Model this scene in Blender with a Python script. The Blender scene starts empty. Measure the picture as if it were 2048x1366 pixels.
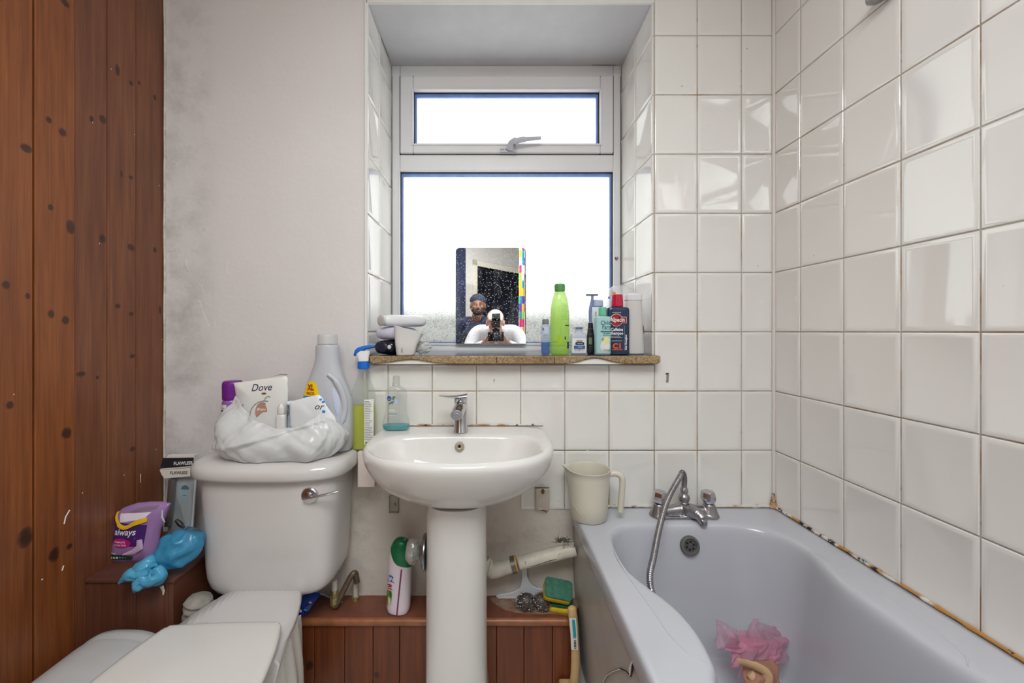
import bpy, bmesh, math, random
from mathutils import Vector, Matrix, noise
from math import sin, cos, pi, radians as R
random.seed(7)
sc = bpy.context.scene
COL = sc.collection
# ------------------------------------------------------------ camera, sky, lights, exposure
F = 790.0; VX = 982.0; VY = 663.0; CZ = 1.13        # focal length in pixels, vanishing point, eye height
cam_d = bpy.data.cameras.new('viewpoint'); cam = bpy.data.objects.new('viewpoint', cam_d); COL.objects.link(cam)
cam.location = (0, 0, CZ); cam.rotation_euler = (pi/2, 0, 0)
cam_d.sensor_width = 36; cam_d.sensor_fit = 'HORIZONTAL'; cam_d.lens = 36*F/2048
cam_d.shift_x = (1024-VX)/2048; cam_d.shift_y = -(683-VY)/2048
cam_d.clip_start = 0.01
sc.camera = cam
sc.view_settings.view_transform = 'Standard'; sc.view_settings.look = 'None'
sc.view_settings.gamma = 1; sc.view_settings.use_curve_mapping = False
sc.view_settings.exposure = 0.40
w = bpy.data.worlds.new('sky'); sc.world = w; w.use_nodes = True
w.node_tree.nodes['Background'].inputs[0].default_value = (0.95, 0.985, 1.0, 1)
w.node_tree.nodes['Background'].inputs[1].default_value = 1.65
def area(name, loc, rot, size, power, color, size_y=None):
    l = bpy.data.lights.new(name, 'AREA'); l.energy = power; l.color = color; l.size = size
    if size_y: l.shape = 'RECTANGLE'; l.size_y = size_y
    o = bpy.data.objects.new(name, l); COL.objects.link(o); o.location = loc; o.rotation_euler = rot
    return o
area('added_fill_light', (0.0, -0.35, 2.385), (0, 0, 0), 0.95, 25, (0.93, 0.985, 1.0))  # added fill light, unseen above the camera
# the photographer's flash head (built on the camera below), aimed up and back to bounce
area('flash_light', (0.012, -0.09, 1.325), (R(205), 0, 0), 0.07, 13, (0.93, 0.985, 1.0), 0.05)

# ------------------------------------------------------------ helpers
def at(px, py, Y):
    return Vector(((px-VX)*Y/F, Y, CZ-(py-VY)*Y/F))
def lin(c):
    return tuple(((x/255)/12.92 if x/255 <= 0.04045 else ((x/255+0.055)/1.055)**2.4) for x in c)
def rgba(c): return (*lin(c), 1)

class MB:
    def __init__(s): s.v = []; s.f = []
    def add(s, v, f):
        n = len(s.v); s.v += [tuple(p) for p in v]; s.f += [tuple(i+n for i in q) for q in f]; return s
    def box(s, a, b, M=None):
        x0, y0, z0 = a; x1, y1, z1 = b
        v = [(x0,y0,z0),(x1,y0,z0),(x1,y1,z0),(x0,y1,z0),(x0,y0,z1),(x1,y0,z1),(x1,y1,z1),(x0,y1,z1)]
        if M is not None: v = [M @ Vector(p) for p in v]
        return s.add(v, [(0,3,2,1),(4,5,6,7),(0,1,5,4),(1,2,6,5),(2,3,7,6),(3,0,4,7)])
    def loft(s, rings, cap0=True, cap1=True, closed=True):
        n = len(rings[0]); v = [p for r in rings for p in r]; f = []
        for i in range(len(rings)-1):
            for j in range(n if closed else n-1):
                k = (j+1) % n
                f.append((i*n+j, i*n+k, (i+1)*n+k, (i+1)*n+j))
        if cap0: f.append(tuple(reversed(range(n))))
        if cap1: f.append(tuple((len(rings)-1)*n+j for j in range(n)))
        return s.add(v, f)
    def tube(s, path, r, n=12, caps=True, flat=1.0, upv=None):
        P = [Vector(p) for p in path]; m = len(P)
        rr = r if isinstance(r, (list, tuple)) else [r]*m
        T = [(P[min(i+1, m-1)]-P[max(i-1, 0)]).normalized() for i in range(m)]
        up = Vector(upv) if upv else Vector((0, 0, 1))
        if abs(T[0].dot(up)) > 0.95: up = Vector((0, 1, 0))
        nrm = (up - T[0]*up.dot(T[0])).normalized(); rings = []
        for i in range(m):
            nrm = (nrm - T[i]*nrm.dot(T[i])).normalized(); b = T[i].cross(nrm)
            rings.append([P[i] + (nrm*cos(2*pi*k/n)*flat + b*sin(2*pi*k/n))*rr[i] for k in range(n)])
        return s.loft(rings, caps, caps)
    def lathe(s, prof, n=32, c=(0,0,0), M=None, cap=True, sx=1, sy=1):
        rings = []
        for r, z in prof:
            ring = [Vector((c[0]+r*sx*cos(2*pi*k/n), c[1]+r*sy*sin(2*pi*k/n), c[2]+z)) for k in range(n)]
            if M is not None: ring = [M @ p for p in ring]
            rings.append(ring)
        return s.loft(rings, cap, cap)
    def ball(s, c, r, n=16, m=10, M=None):
        rx, ry, rz = r if isinstance(r, (tuple, list)) else (r, r, r)
        rings = []
        for i in range(1, m):
            a = pi*i/m - pi/2
            ring = [Vector((rx*cos(a)*cos(2*pi*k/n), ry*cos(a)*sin(2*pi*k/n), rz*sin(a))) for k in range(n)]
            if M is not None: ring = [M @ p for p in ring]
            rings.append([Vector(c)+p for p in ring])
        return s.loft(rings)
    def build(s, name, mat, parent=None, smooth=True, bevel=0, sub=0, world=False, angle=35, remesh=0, seg=2, solid=0, noise_disp=0):
        off = Vector(parent.location) if (world and parent is not None) else Vector((0,0,0))
        me = bpy.data.meshes.new(name)
        me.from_pydata([tuple(Vector(p)-off) for p in s.v], [], s.f); me.validate(); me.update()
        bm = bmesh.new(); bm.from_mesh(me); bmesh.ops.recalc_face_normals(bm, faces=bm.faces); bm.to_mesh(me); bm.free()
        o = bpy.data.objects.new(name, me); COL.objects.link(o)
        if mat: me.materials.append(mat)
        if parent is not None: o.parent = parent
        if solid:
            m = o.modifiers.new('solid', 'SOLIDIFY'); m.thickness = solid; m.offset = 0
        if remesh:
            m = o.modifiers.new('remesh', 'REMESH'); m.mode = 'VOXEL'; m.voxel_size = remesh; m.use_smooth_shade = True
            m2 = o.modifiers.new('smooth', 'SMOOTH'); m2.factor = 0.5; m2.iterations = 4
        if bevel:
            m = o.modifiers.new('bevel', 'BEVEL'); m.width = bevel; m.segments = seg; m.limit_method = 'ANGLE'; m.angle_limit = R(angle)
            m.harden_normals = False
        if sub:
            m = o.modifiers.new('sub', 'SUBSURF'); m.levels = sub; m.render_levels = sub
        if smooth:
            for p in me.polygons: p.use_smooth = True
            if not sub and not remesh:
                try: me.set_sharp_from_angle(angle=R(angle if not bevel else 60))
                except Exception: pass
        return o

def catmull(P, k=8, closed=False):
    P = [Vector(p) for p in P]; n = len(P); out = []
    rng = range(n if closed else n-1)
    for i in rng:
        p0 = P[(i-1) % n] if (closed or i > 0) else P[0]*2-P[1]
        p1 = P[i]; p2 = P[(i+1) % n]
        p3 = P[(i+2) % n] if (closed or i+2 < n) else P[-1]*2-P[-2]
        for j in range(k):
            t = j/k
            out.append(0.5*((2*p1)+(p2-p0)*t+(2*p0-5*p1+4*p2-p3)*t*t+(3*p1-p0-3*p2+p3)*t**3))
    if not closed: out.append(P[-1])
    return out
def se(cx, cy, rx, ry, z, n=40, e=2.0):
    out = []
    for k in range(n):
        a = 2*pi*k/n; c, s_ = cos(a), sin(a)
        out.append(Vector((cx+rx*math.copysign(abs(c)**(2/e), c), cy+ry*math.copysign(abs(s_)**(2/e), s_), z)))
    return out
def dring(cx, w, yb, yf, ym, z, n=64, eb=6.0, ef=2.2):
    """D-shaped outline: squarish at the back (yb, at the wall), rounded at the front (yf); widest at ym."""
    out = []
    for k in range(n):
        a = 2*pi*k/n; c, s_ = cos(a), sin(a)
        if s_ >= 0: e = eb; y = ym+(yb-ym)*abs(s_)**(2/e)
        else: e = ef; y = ym-(ym-yf)*abs(s_)**(2/e)
        out.append(Vector((cx+w*math.copysign(abs(c)**(2/e), c), y, z)))
    return out

def thing(name, label, cat, loc=(0,0,0), rz=0, group=None, rot=None):
    o = bpy.data.objects.new(name, None); COL.objects.link(o)
    o.location = loc; o.rotation_euler = rot if rot else (0, 0, rz); o.empty_display_size = 0.05
    o['label'] = label; o['category'] = cat
    if group: o['group'] = group
    return o
def tag(o, label, cat, group=None):
    o['label'] = label; o['category'] = cat
    if group: o['group'] = group
    return o
def struct(o):
    o['kind'] = 'structure'; return o

# ------------------------------------------------------------ materials
class NT:
    def __init__(s, name):
        s.m = bpy.data.materials.new(name); s.m.use_nodes = True; s.t = s.m.node_tree
        s.b = s.t.nodes['Principled BSDF']; s.out = s.t.nodes['Material Output']
    def n(s, typ, **kw):
        x = s.t.nodes.new(typ)
        for k, v in kw.items():
            if k.startswith('i_'): x.inputs[k[2:].replace('_', ' ')].default_value = v
            else: setattr(x, k, v)
        return x
    def l(s, a, b): s.t.links.new(a, b)
    def coord(s, scale=(1,1,1), kind='Object'):
        tc = s.n('ShaderNodeTexCoord'); mp = s.n('ShaderNodeMapping'); s.l(tc.outputs[kind], mp.inputs[0])
        mp.inputs['Scale'].default_value = scale; return mp.outputs[0]
    def noise(s, vec, scale, detail=4, rough=0.5):
        x = s.n('ShaderNodeTexNoise'); x.inputs['Scale'].default_value = scale; x.inputs['Detail'].default_value = detail
        x.inputs['Roughness'].default_value = rough; s.l(vec, x.inputs['Vector']); return x.outputs['Fac']
    def ramp(s, fac, stops):
        x = s.n('ShaderNodeValToRGB'); s.l(fac, x.inputs[0]); e = x.color_ramp.elements
        while len(e) < len(stops): e.new(0.5)
        for k, (p, c) in enumerate(stops): e[k].position = p; e[k].color = c if len(c) == 4 else (*c, 1)
        return x.outputs[0]
    def mix(s, fac, a, b, mode='MIX'):
        x = s.n('ShaderNodeMix', data_type='RGBA', blend_type=mode)
        for i, v in ((0, fac), (6, a), (7, b)):
            if isinstance(v, (int, float)): x.inputs[i].default_value = v
            elif isinstance(v, tuple): x.inputs[i].default_value = v
            else: s.l(v, x.inputs[i])
        return x.outputs[2]
    def math(s, op, a, b=0.0, clamp=False):
        x = s.n('ShaderNodeMath', operation=op, use_clamp=clamp)
        for i, v in ((0, a), (1, b)):
            if isinstance(v, (int, float)): x.inputs[i].default_value = v
            else: s.l(v, x.inputs[i])
        return x.outputs[0]
    def bump(s, h, strength=0.2, dist=0.002):
        x = s.n('ShaderNodeBump'); x.inputs['Strength'].default_value = strength; x.inputs['Distance'].default_value = dist
        s.l(h, x.inputs['Height']); s.l(x.outputs[0], s.b.inputs['Normal'])
    def set(s, **kw):
        for k, v in kw.items(): s.b.inputs[k.replace('_', ' ')].default_value = v
MATS = {}
def mat(name, c, rough=0.5, metal=0.0, var=0.0, vscale=12, bump=0.0, bscale=60, bdist=0.001, trans=0, coat=0, spec=0.5, sss=0, rvar=0):
    if name in MATS: return MATS[name]
    t = NT(name); col = rgba(c)
    t.set(Base_Color=col, Roughness=rough, Metallic=metal)
    t.b.inputs['Specular IOR Level'].default_value = spec
    if coat: t.b.inputs['Coat Weight'].default_value = coat; t.b.inputs['Coat Roughness'].default_value = 0.08
    v = t.coord()
    f = t.noise(v, vscale, 5)
    dk = tuple(x*(1-max(var, 0.02)) for x in col[:3])+(1,); lt = tuple(min(1, x*(1+max(var, 0.02)*0.6)) for x in col[:3])+(1,)
    t.l(t.ramp(f, [(0.3, dk), (0.7, lt)]), t.b.inputs['Base Color'])
    if rvar:
        t.l(t.math('ADD', t.math('MULTIPLY', f, rvar), rough), t.b.inputs['Roughness'])
    if bump: t.bump(t.noise(v, bscale, 4), bump, bdist)
    if trans: t.b.inputs['Transmission Weight'].default_value = trans
    if sss:
        t.b.inputs['Subsurface Weight'].default_value = sss; t.b.inputs['Subsurface Scale'].default_value = 0.01
    MATS[name] = t.m; return t.m
def film(name, c, alpha=0.5, rough=0.15, transl=0.3, bump=0.0, bscale=30):
    """thin translucent plastic: part clear, part diffuse, part translucent, with a glossy face"""
    if name in MATS: return MATS[name]
    t = NT(name); t.t.nodes.remove(t.b)
    d = t.n('ShaderNodeBsdfDiffuse'); d.inputs[0].default_value = rgba(c)
    tl = t.n('ShaderNodeBsdfTranslucent'); tl.inputs[0].default_value = rgba(c)
    tr = t.n('ShaderNodeBsdfTransparent'); tr.inputs[0].default_value = tuple(0.70+0.30*x for x in lin(c))+(1,)
    g = t.n('ShaderNodeBsdfGlossy'); g.inputs['Roughness'].default_value = rough
    m1 = t.n('ShaderNodeMixShader'); m1.inputs[0].default_value = transl; t.l(d.outputs[0], m1.inputs[1]); t.l(tl.outputs[0], m1.inputs[2])
    m2 = t.n('ShaderNodeMixShader'); m2.inputs[0].default_value = alpha; t.l(tr.outputs[0], m2.inputs[1]); t.l(m1.outputs[0], m2.inputs[2])
    fr = t.n('ShaderNodeFresnel'); fr.inputs[0].default_value = 1.45
    geo = t.n('ShaderNodeNewGeometry'); ff = t.math('MULTIPLY', fr.outputs[0], t.math('SUBTRACT', 1.0, geo.outputs['Backfacing']))
    m3 = t.n('ShaderNodeMixShader'); t.l(ff, m3.inputs[0]); t.l(m2.outputs[0], m3.inputs[1]); t.l(g.outputs[0], m3.inputs[2])
    t.l(m3.outputs[0], t.out.inputs[0])
    v = t.coord(); nz = t.noise(v, bscale, 4)
    if bump:
        b = t.n('ShaderNodeBump'); b.inputs['Strength'].default_value = bump; b.inputs['Distance'].default_value = 0.004
        t.l(nz, b.inputs['Height'])
        for x in (d, tl, g, fr): t.l(b.outputs[0], x.inputs['Normal'])
    MATS[name] = t.m; return t.m

def wood_mat(name, base, dark, knots=(), axis='Y', board=0.093, off=0.0, near=None, gloss=0.35, huevar=0.25):
    """varnished pine boards standing upright; board index from the object position, grain along z"""
    t = NT(name); tc = t.n('ShaderNodeTexCoord'); sep = t.n('ShaderNodeSeparateXYZ'); t.l(tc.outputs['Object'], sep.inputs[0])
    u = sep.outputs[axis]; z = sep.outputs['Z']
    idx = t.math('FLOOR', t.math('DIVIDE', t.math('SUBTRACT', u, off), board))
    wn = t.n('ShaderNodeTexWhiteNoise', noise_dimensions='1D'); t.l(idx, wn.inputs['W'])
    cmb = t.n('ShaderNodeCombineXYZ'); t.l(t.math('MULTIPLY', u, 30), cmb.inputs[0]); t.l(t.math('MULTIPLY', idx, 7.3), cmb.inputs[1])
    t.l(t.math('MULTIPLY', z, 1.4), cmb.inputs[2])
    g1 = t.noise(cmb.outputs[0], 2.2, 6, 0.6)
    cmb2 = t.n('ShaderNodeCombineXYZ'); t.l(t.math('MULTIPLY', u, 260), cmb2.inputs[0]); t.l(idx, cmb2.inputs[1]); t.l(t.math('MULTIPLY', z, 6), cmb2.inputs[2])
    g2 = t.noise(cmb2.outputs[0], 1.0, 3)
    big = t.noise(t.coord((1, 1, 1)), 3.0, 3)
    c = t.mix(t.ramp(g1, [(0.3, (0,0,0)), (0.72, (1,1,1))]), rgba(dark), rgba(base))
    c = t.mix(0.5, c, t.ramp(g2, [(0.3, (0.55,0.55,0.55)), (0.7, (1.12,1.12,1.12))]), 'MULTIPLY')
    c = t.mix(huevar, c, t.ramp(wn.outputs[0], [(0.0, (0.6,0.5,0.45)), (1.0, (1.25,1.15,1.0))]), 'MULTIPLY')
    c = t.mix(0.4, c, t.ramp(big, [(0.3, (0.75,0.7,0.72)), (0.7, (1.15,1.1,1.0))]), 'MULTIPLY')
    if near is not None:       # boards nearer than this joint are yellower and lighter
        f = t.math('LESS_THAN', u, near)
        c = t.mix(f, c, t.mix(1.0, c, (1.27, 1.12, 0.68, 1), 'MULTIPLY'))
    acc = None
    for (ku, kz, kr, kh) in knots:
        dx = t.math('DIVIDE', t.math('SUBTRACT', u, ku), kr); dz = t.math('DIVIDE', t.math('SUBTRACT', z, kz), kh)
        d = t.math('ADD', t.math('MULTIPLY', dx, dx), t.math('MULTIPLY', dz, dz))
        acc = d if acc is None else t.math('MINIMUM', acc, d)
    if acc is not None:
        accn = t.math('ADD', acc, t.math('MULTIPLY', t.math('SUBTRACT', t.noise(t.coord(), 60, 3), 0.5), 1.2))
        c = t.mix(t.ramp(accn, [(0.35, (0.85,0.85,0.85)), (0.9, (0.35,0.35,0.35)), (1.0, (0,0,0))]), c, rgba((52, 30, 22)))
        c = t.mix(t.ramp(acc, [(0.25, (0.30,0.30,0.30)), (0.7, (0,0,0))]), c, rgba((52, 26, 16)))
    t.l(c, t.b.inputs['Base Color']); t.set(Roughness=gloss); t.bump(g2, 0.12, 0.001)
    return t.m

def tile_mat(name, c=(226, 222, 218)):
    t = NT(name); v = t.coord()
    f = t.noise(v, 1.3, 2); big = t.ramp(f, [(0.35, rgba(c)), (0.65, rgba(tuple(min(255, x+a) for x, a in zip(c, (2, 4, 2)))))])
    sp = t.noise(v, 55, 2, 0.3)
    c2 = t.mix(t.ramp(sp, [(0.83, (0,0,0)), (0.85, (0.7,0.7,0.7))]), big, rgba((120, 105, 95)))
    t.l(c2, t.b.inputs['Base Color']); t.set(Roughness=0.05); t.b.inputs['Specular IOR Level'].default_value = 1.0
    t.bump(t.noise(v, 9, 2), 0.03, 0.004)
    return t.m
def grout_mat(name, clean=(176, 170, 160), dark_tone=(150, 118, 80)):
    t = NT(name); v = t.coord()
    f = t.noise(v, 7, 5, 0.65); f2 = t.noise(v, 45, 4, 0.7)
    c = t.ramp(f, [(0.50, rgba(clean)), (0.68, rgba(dark_tone))])
    c = t.mix(t.ramp(f2, [(0.60, (0,0,0)), (0.70, (0.7,0.7,0.7))]), c, rgba((96, 62, 38)))
    t.l(c, t.b.inputs['Base Color']); t.set(Roughness=0.9); t.bump(f2, 0.4, 0.001); return t.m
def caulk_mat(name, orange=0.5, black=0.56, thr=0.5):
    t = NT(name); v = t.coord()
    f = t.noise(v, 9, 5, 0.6); f2 = t.noise(v, 38, 5, 0.7)
    c = t.ramp(f, [(orange-0.04, rgba((214, 208, 198))), (orange+0.03, rgba((178, 128, 66)))])
    c = t.mix(t.ramp(f2, [(black, (0,0,0)), (black+0.04, (1,1,1))]), c, rgba((36, 28, 26)))
    t.l(c, t.b.inputs['Base Color']); t.set(Roughness=0.6); t.bump(f2, 0.5, 0.002); return t.m
def plaster_mat(name, c, dark_tone=None, bump=0.25, amount=0.0, stain=(120, 104, 92)):
    t = NT(name); v = t.coord()
    f = t.noise(v, 2.2, 5, 0.6); c0 = t.ramp(f, [(0.3, rgba(tuple(x-5 for x in c))), (0.7, rgba(c))])
    if amount:
        s1 = t.noise(v, 6.5, 7, 0.72)
        c0 = t.mix(t.ramp(s1, [(0.52, (0,0,0)), (0.75, (amount,)*3)]), c0, rgba(stain))
    if dark_tone:       # patchy greyer tone towards the corner with the boards, (x start, x end)
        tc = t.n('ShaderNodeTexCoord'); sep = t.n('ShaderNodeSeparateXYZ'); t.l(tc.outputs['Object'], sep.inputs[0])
        k = t.math('DIVIDE', t.math('SUBTRACT', dark_tone[1], sep.outputs['X']), dark_tone[1]-dark_tone[0], True)
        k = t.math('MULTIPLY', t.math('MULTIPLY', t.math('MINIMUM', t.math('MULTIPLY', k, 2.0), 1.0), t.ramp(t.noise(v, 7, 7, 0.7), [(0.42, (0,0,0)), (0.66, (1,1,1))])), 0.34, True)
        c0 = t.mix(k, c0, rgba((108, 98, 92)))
    t.l(c0, t.b.inputs['Base Color']); t.set(Roughness=0.55)
    h = t.math('ADD', t.noise(v, 7, 6, 0.6), t.math('MULTIPLY', t.noise(v, 60, 3), 0.15))
    t.bump(h, bump, 0.01); return t.m

def text(body, size, fn, m, parent, name='lettering', cx=0, cz=0, shear=0.0, sx=1.0, rot=0.0, world=False, off=0.0):
    cu = bpy.data.curves.new(name, 'FONT'); cu.body = body; cu.size = size; cu.align_x = 'CENTER'; cu.align_y = 'CENTER'
    cu.shear = shear; cu.offset = off; cu.resolution_u = 3
    tmp = bpy.data.objects.new('tmp', cu); COL.objects.link(tmp); bpy.context.view_layer.update()
    dg = bpy.context.evaluated_depsgraph_get()
    me = bpy.data.meshes.new_from_object(tmp.evaluated_get(dg))
    mb = MB(); c, s_ = cos(rot), sin(rot)
    vs = []
    for v in me.vertices:
        x, z = v.co.x*sx, v.co.y
        vs.append(fn(cx+x*c-z*s_, cz+x*s_+z*c))
    mb.add(vs, [tuple(p.vertices) for p in me.polygons])
    bpy.data.objects.remove(tmp); bpy.data.curves.remove(cu); bpy.data.meshes.remove(me)
    return mb.build(name, m, parent, smooth=False, world=world)
def patch(fn, x0, x1, z0, z1, nx=12, nz=6, mb=None):
    mb = mb or MB(); v = []; f = []
    for j in range(nz+1):
        for i in range(nx+1): v.append(fn(x0+(x1-x0)*i/nx, z0+(z1-z0)*j/nz))
    for j in range(nz):
        for i in range(nx):
            a = j*(nx+1)+i; f.append((a, a+1, a+nx+2, a+nx+1))
    return mb.add(v, f)
def disc(fn, cx, cz, rx, rz, n=24, a0=0, a1=2*pi, mb=None, rings=4):
    mb = mb or MB(); v = [fn(cx, cz)]; f = []
    for r in range(1, rings+1):
        for k in range(n+1):
            a = a0+(a1-a0)*k/n; v.append(fn(cx+rx*r/rings*cos(a), cz+rz*r/rings*sin(a)))
    for k in range(n): f.append((0, 1+k, 2+k))
    for r in range(rings-1):
        for k in range(n):
            a = 1+r*(n+1)+k; b = a+n+1; f.append((a, b, b+1, a+1))
    return mb.add(v, f)
def lines(fn, x0, x1, zs, h, mb=None, jag=0.0):
    mb = mb or MB()
    for z in zs:
        xe = x1-random.random()*jag*(x1-x0); x = x0
        while x < xe:
            wd = (x1-x0)*random.uniform(0.08, 0.22); patch(fn, x, min(x+wd, xe), z, z+h, 2, 1, mb); x += wd+(x1-x0)*0.03
    return mb

def sampler(secs, smooth=True):
    """secs: (z, rx, ry, e[, cx[, cy]]) -> function of z"""
    S = [tuple(s)+(0,)*(6-len(s)) for s in secs]
    def fn(z):
        if z <= S[0][0]: return S[0]
        for i in range(len(S)-1):
            a, b = S[i], S[i+1]
            if z <= b[0]:
                t = (z-a[0])/(b[0]-a[0]) if b[0] > a[0] else 1
                if smooth:
                    m = []
                    for k in range(6):
                        def slope(j):
                            if j <= 0 or j >= len(S)-1: return 0 if j <= 0 else 0
                            d0 = (S[j][k]-S[j-1][k])/max(1e-6, S[j][0]-S[j-1][0]); d1 = (S[j+1][k]-S[j][k])/max(1e-6, S[j+1][0]-S[j][0])
                            return 0 if d0*d1 <= 0 else 2*d0*d1/(d0+d1)
                        h = b[0]-a[0]
                        m0 = slope(i) if i > 0 else (b[k]-a[k])/h; m1 = slope(i+1) if i+1 < len(S)-1 else (b[k]-a[k])/h
                        t2, t3 = t*t, t*t*t
                        m.append((2*t3-3*t2+1)*a[k]+(t3-2*t2+t)*h*m0+(-2*t3+3*t2)*b[k]+(t3-t2)*h*m1)
                    return tuple(m)
                return tuple(a[k]+(b[k]-a[k])*t for k in range(6))
        return S[-1]
    return fn
def bottle_body(name, secs, m, parent, n=40, steps=5, round_b=0.003, smooth=True, z_off=0, inset=0.0):
    """lofted superellipse body; returns surface function fn(x, z) on its front face"""
    fnz = sampler(secs, smooth); zs = []
    for i in range(len(secs)-1):
        a, b = secs[i][0], secs[i+1][0]
        k = steps if b-a > 0.004 else 1
        zs += [a+(b-a)*j/k for j in range(k)]
    zs.append(secs[-1][0])
    rings = []
    z0, rx, ry, e, cx, cy = fnz(zs[0])
    if round_b: rings.append(se(cx, cy, rx-round_b-inset, ry-round_b-inset, zs[0]+z_off, n, e))
    first = True
    for z in zs:
        _, rx, ry, e, cx, cy = fnz(z)
        rings.append(se(cx, cy, rx-inset, ry-inset, z+z_off+(round_b if first and round_b else 0), n, e)); first = False
    mb = MB(); mb.loft(rings)
    mb.build(name, m, parent, angle=40)
    def fn(x, z, eps=0.0006):
        _, rx, ry, e, cx, cy = fnz(z)
        u = min(0.995, abs((x-cx)/max(rx, 1e-5)))
        return Vector((x, cy-(ry+eps)*(1-u**e)**(1/e)-eps, z+z_off))
    return fn
# ------------------------------------------------------------ the room
XL, XR, YW = -1.11, 0.956, 1.335        # board wall, tiled wall, back wall
M_tile = tile_mat('glazed_tile'); M_grout = grout_mat('grout')
M_tile_pink = tile_mat('glazed_tile_warm', (226, 220, 216))
M_plaster = plaster_mat('painted_plaster', (222, 217, 215), dark_tone=(-1.11, -0.92))
M_plaster_low = plaster_mat('rough_plaster', (214, 206, 196), bump=0.5, amount=0.45, stain=(150, 128, 104))
M_white = mat('white_paint', (228, 226, 224), 0.4, var=0.04, bump=0.15, bscale=8)
M_upvc = mat('white_upvc', (226, 225, 226), 0.25, var=0.03, vscale=5)
M_gap = mat('dark_gap', (45, 44, 52), 0.8)
M_blue_fringe = mat('blue_fringe_paint', (120, 152, 214), 0.35, var=0.15, vscale=30)

WX0, WX1, WZ0, WZ1 = -0.417, 0.546, 1.048, CZ+1.115   # window opening
YF = 1.655
# back wall: four blocks around the window opening, 6 mm behind the tile faces
mb = MB(); yb = YW+0.006
mb.box((XL-0.1, yb, -0.05), (WX0-0.007, YF+0.08, 2.5))
mb.box((WX1+0.007, yb, -0.05), (XR+0.15, YF+0.08, 2.5))
mb.box((WX0-0.007, yb, -0.05), (WX1+0.007, YF+0.08, WZ0-0.026))
mb.box((WX0-0.007, yb, WZ1), (WX1+0.007, YF+0.08, 2.5))
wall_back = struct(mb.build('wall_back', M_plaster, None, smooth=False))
# lower, unpainted plaster skim under the tiles
mb = MB(); n = 60
pts = []
x0, x1, z1 = -0.50, 0.33, CZ-0.4
v = []; f = []
nx, nz = 60, 50
for j in range(nz+1):
    for i in range(nx+1):
        x = x0+(x1-x0)*i/nx; z = 0.18+(z1-0.18)*j/nz
        edge = min(1, (i/nx)*12)
        h = 0.0035*edge*(noise.noise(Vector((x*9, z*9, 1)))+0.6*noise.noise(Vector((x*26, z*26, 4)))+0.5)
        v.append((x, yb-0.0005-max(0, h), z))
for j in range(nz):
    for i in range(nx):
        a = j*(nx+1)+i; f.append((a, a+1, a+nx+2, a+nx+1))
mb.add(v, f); mb.build('plaster_skim', M_plaster_low, wall_back)

def tiles(mb, O, U, V, N, us, vs, gap=0.0016, th=0.006, rnd=0.0012, clip=None, pillow=0.0009):
    """raised glazed tiles between grid lines us x vs on the plane O + u U + v V, facing N"""
    O, U, V, N = Vector(O), Vector(U), Vector(V), Vector(N)
    for i in range(len(us)-1):
        for j in range(len(vs)-1):
            u0, u1, v0, v1 = us[i]+gap, us[i+1]-gap, vs[j]+gap, vs[j+1]-gap
            if clip and clip((u0+u1)/2, (v0+v1)/2): continue
            if u1-u0 < 0.004 or v1-v0 < 0.004: continue
            rings = []
            ta, tb = random.uniform(-rnd, rnd)*0.25, random.uniform(-rnd, rnd)*0.25
            for ins, h in ((0, 0), (0, th-0.0022), (0.0008, th-0.0009), (0.0026, th-0.0003), (0.009, th), (0.0125, th-pillow)):
                r = []
                for (a, b) in ((u0+ins, v0+ins), (u1-ins, v0+ins), (u1-ins, v1-ins), (u0+ins, v1-ins)):
                    k = h+(ta*(1 if a > (u0+u1)/2 else -1)+tb*(1 if b > (v0+v1)/2 else -1) if h > 0.003 else 0)
                    r.append(O+U*a+V*b+N*k)
                rings.append(r)
            mb.loft(rings, False, True)
# rows and columns of the tiling (150 x 200 mm tiles)
ZR = [1.1285-0.2005*k for k in range(-7, 5)][::-1]
XC = [0.5485+0.1495*k for k in range(-7, 4)]
# back wall beside the window
mb = MB()
cols = [WX1+0.007]+[x for x in XC if x > WX1+0.02 and x < XR-0.01]+[XR-0.004]
tiles(mb, (0, yb, 0), (1,0,0), (0,0,1), (0,-1,0), cols, [0.5375]+[z for z in ZR if z > 0.56]+[2.5])
# under the window
colsb = [-0.418]+[x for x in XC if -0.40 < x < WX1]+[WX1+0.007]
rows = [0.527]+[z for z in ZR if 0.56 < z < 1.0]+[WZ0-0.030]
tiles(mb, (0, yb, 0), (1,0,0), (0,0,1), (0,-1,0), colsb, rows,
      clip=lambda u, v: v < 0.725 and u < 0.10)
tl = mb.build('tiles', M_tile, wall_back, angle=25)
mb = MB(); mb.box((WX1+0.005, yb-0.0035, 0.535), (XR, yb, 2.5)); mb.box((-0.416, yb-0.0035, 0.727), (WX1+0.006, yb, WZ0-0.03)); mb.box((0.102, yb-0.0035, 0.528), (WX1+0.006, yb, 0.73))
mb.build('grout', M_grout, wall_back, smooth=False)
mb = MB(); mb.box((WX0-0.012, yb-0.005, WZ0-0.03), (WX0-0.001, yb, 2.5)); mb.box((WX0-0.007, yb-0.005, WZ1-0.004), (WX1+0.007, yb+0.004, WZ1+0.03))
mb.build('corner_bead', M_white, wall_back, bevel=0.002)
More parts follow.
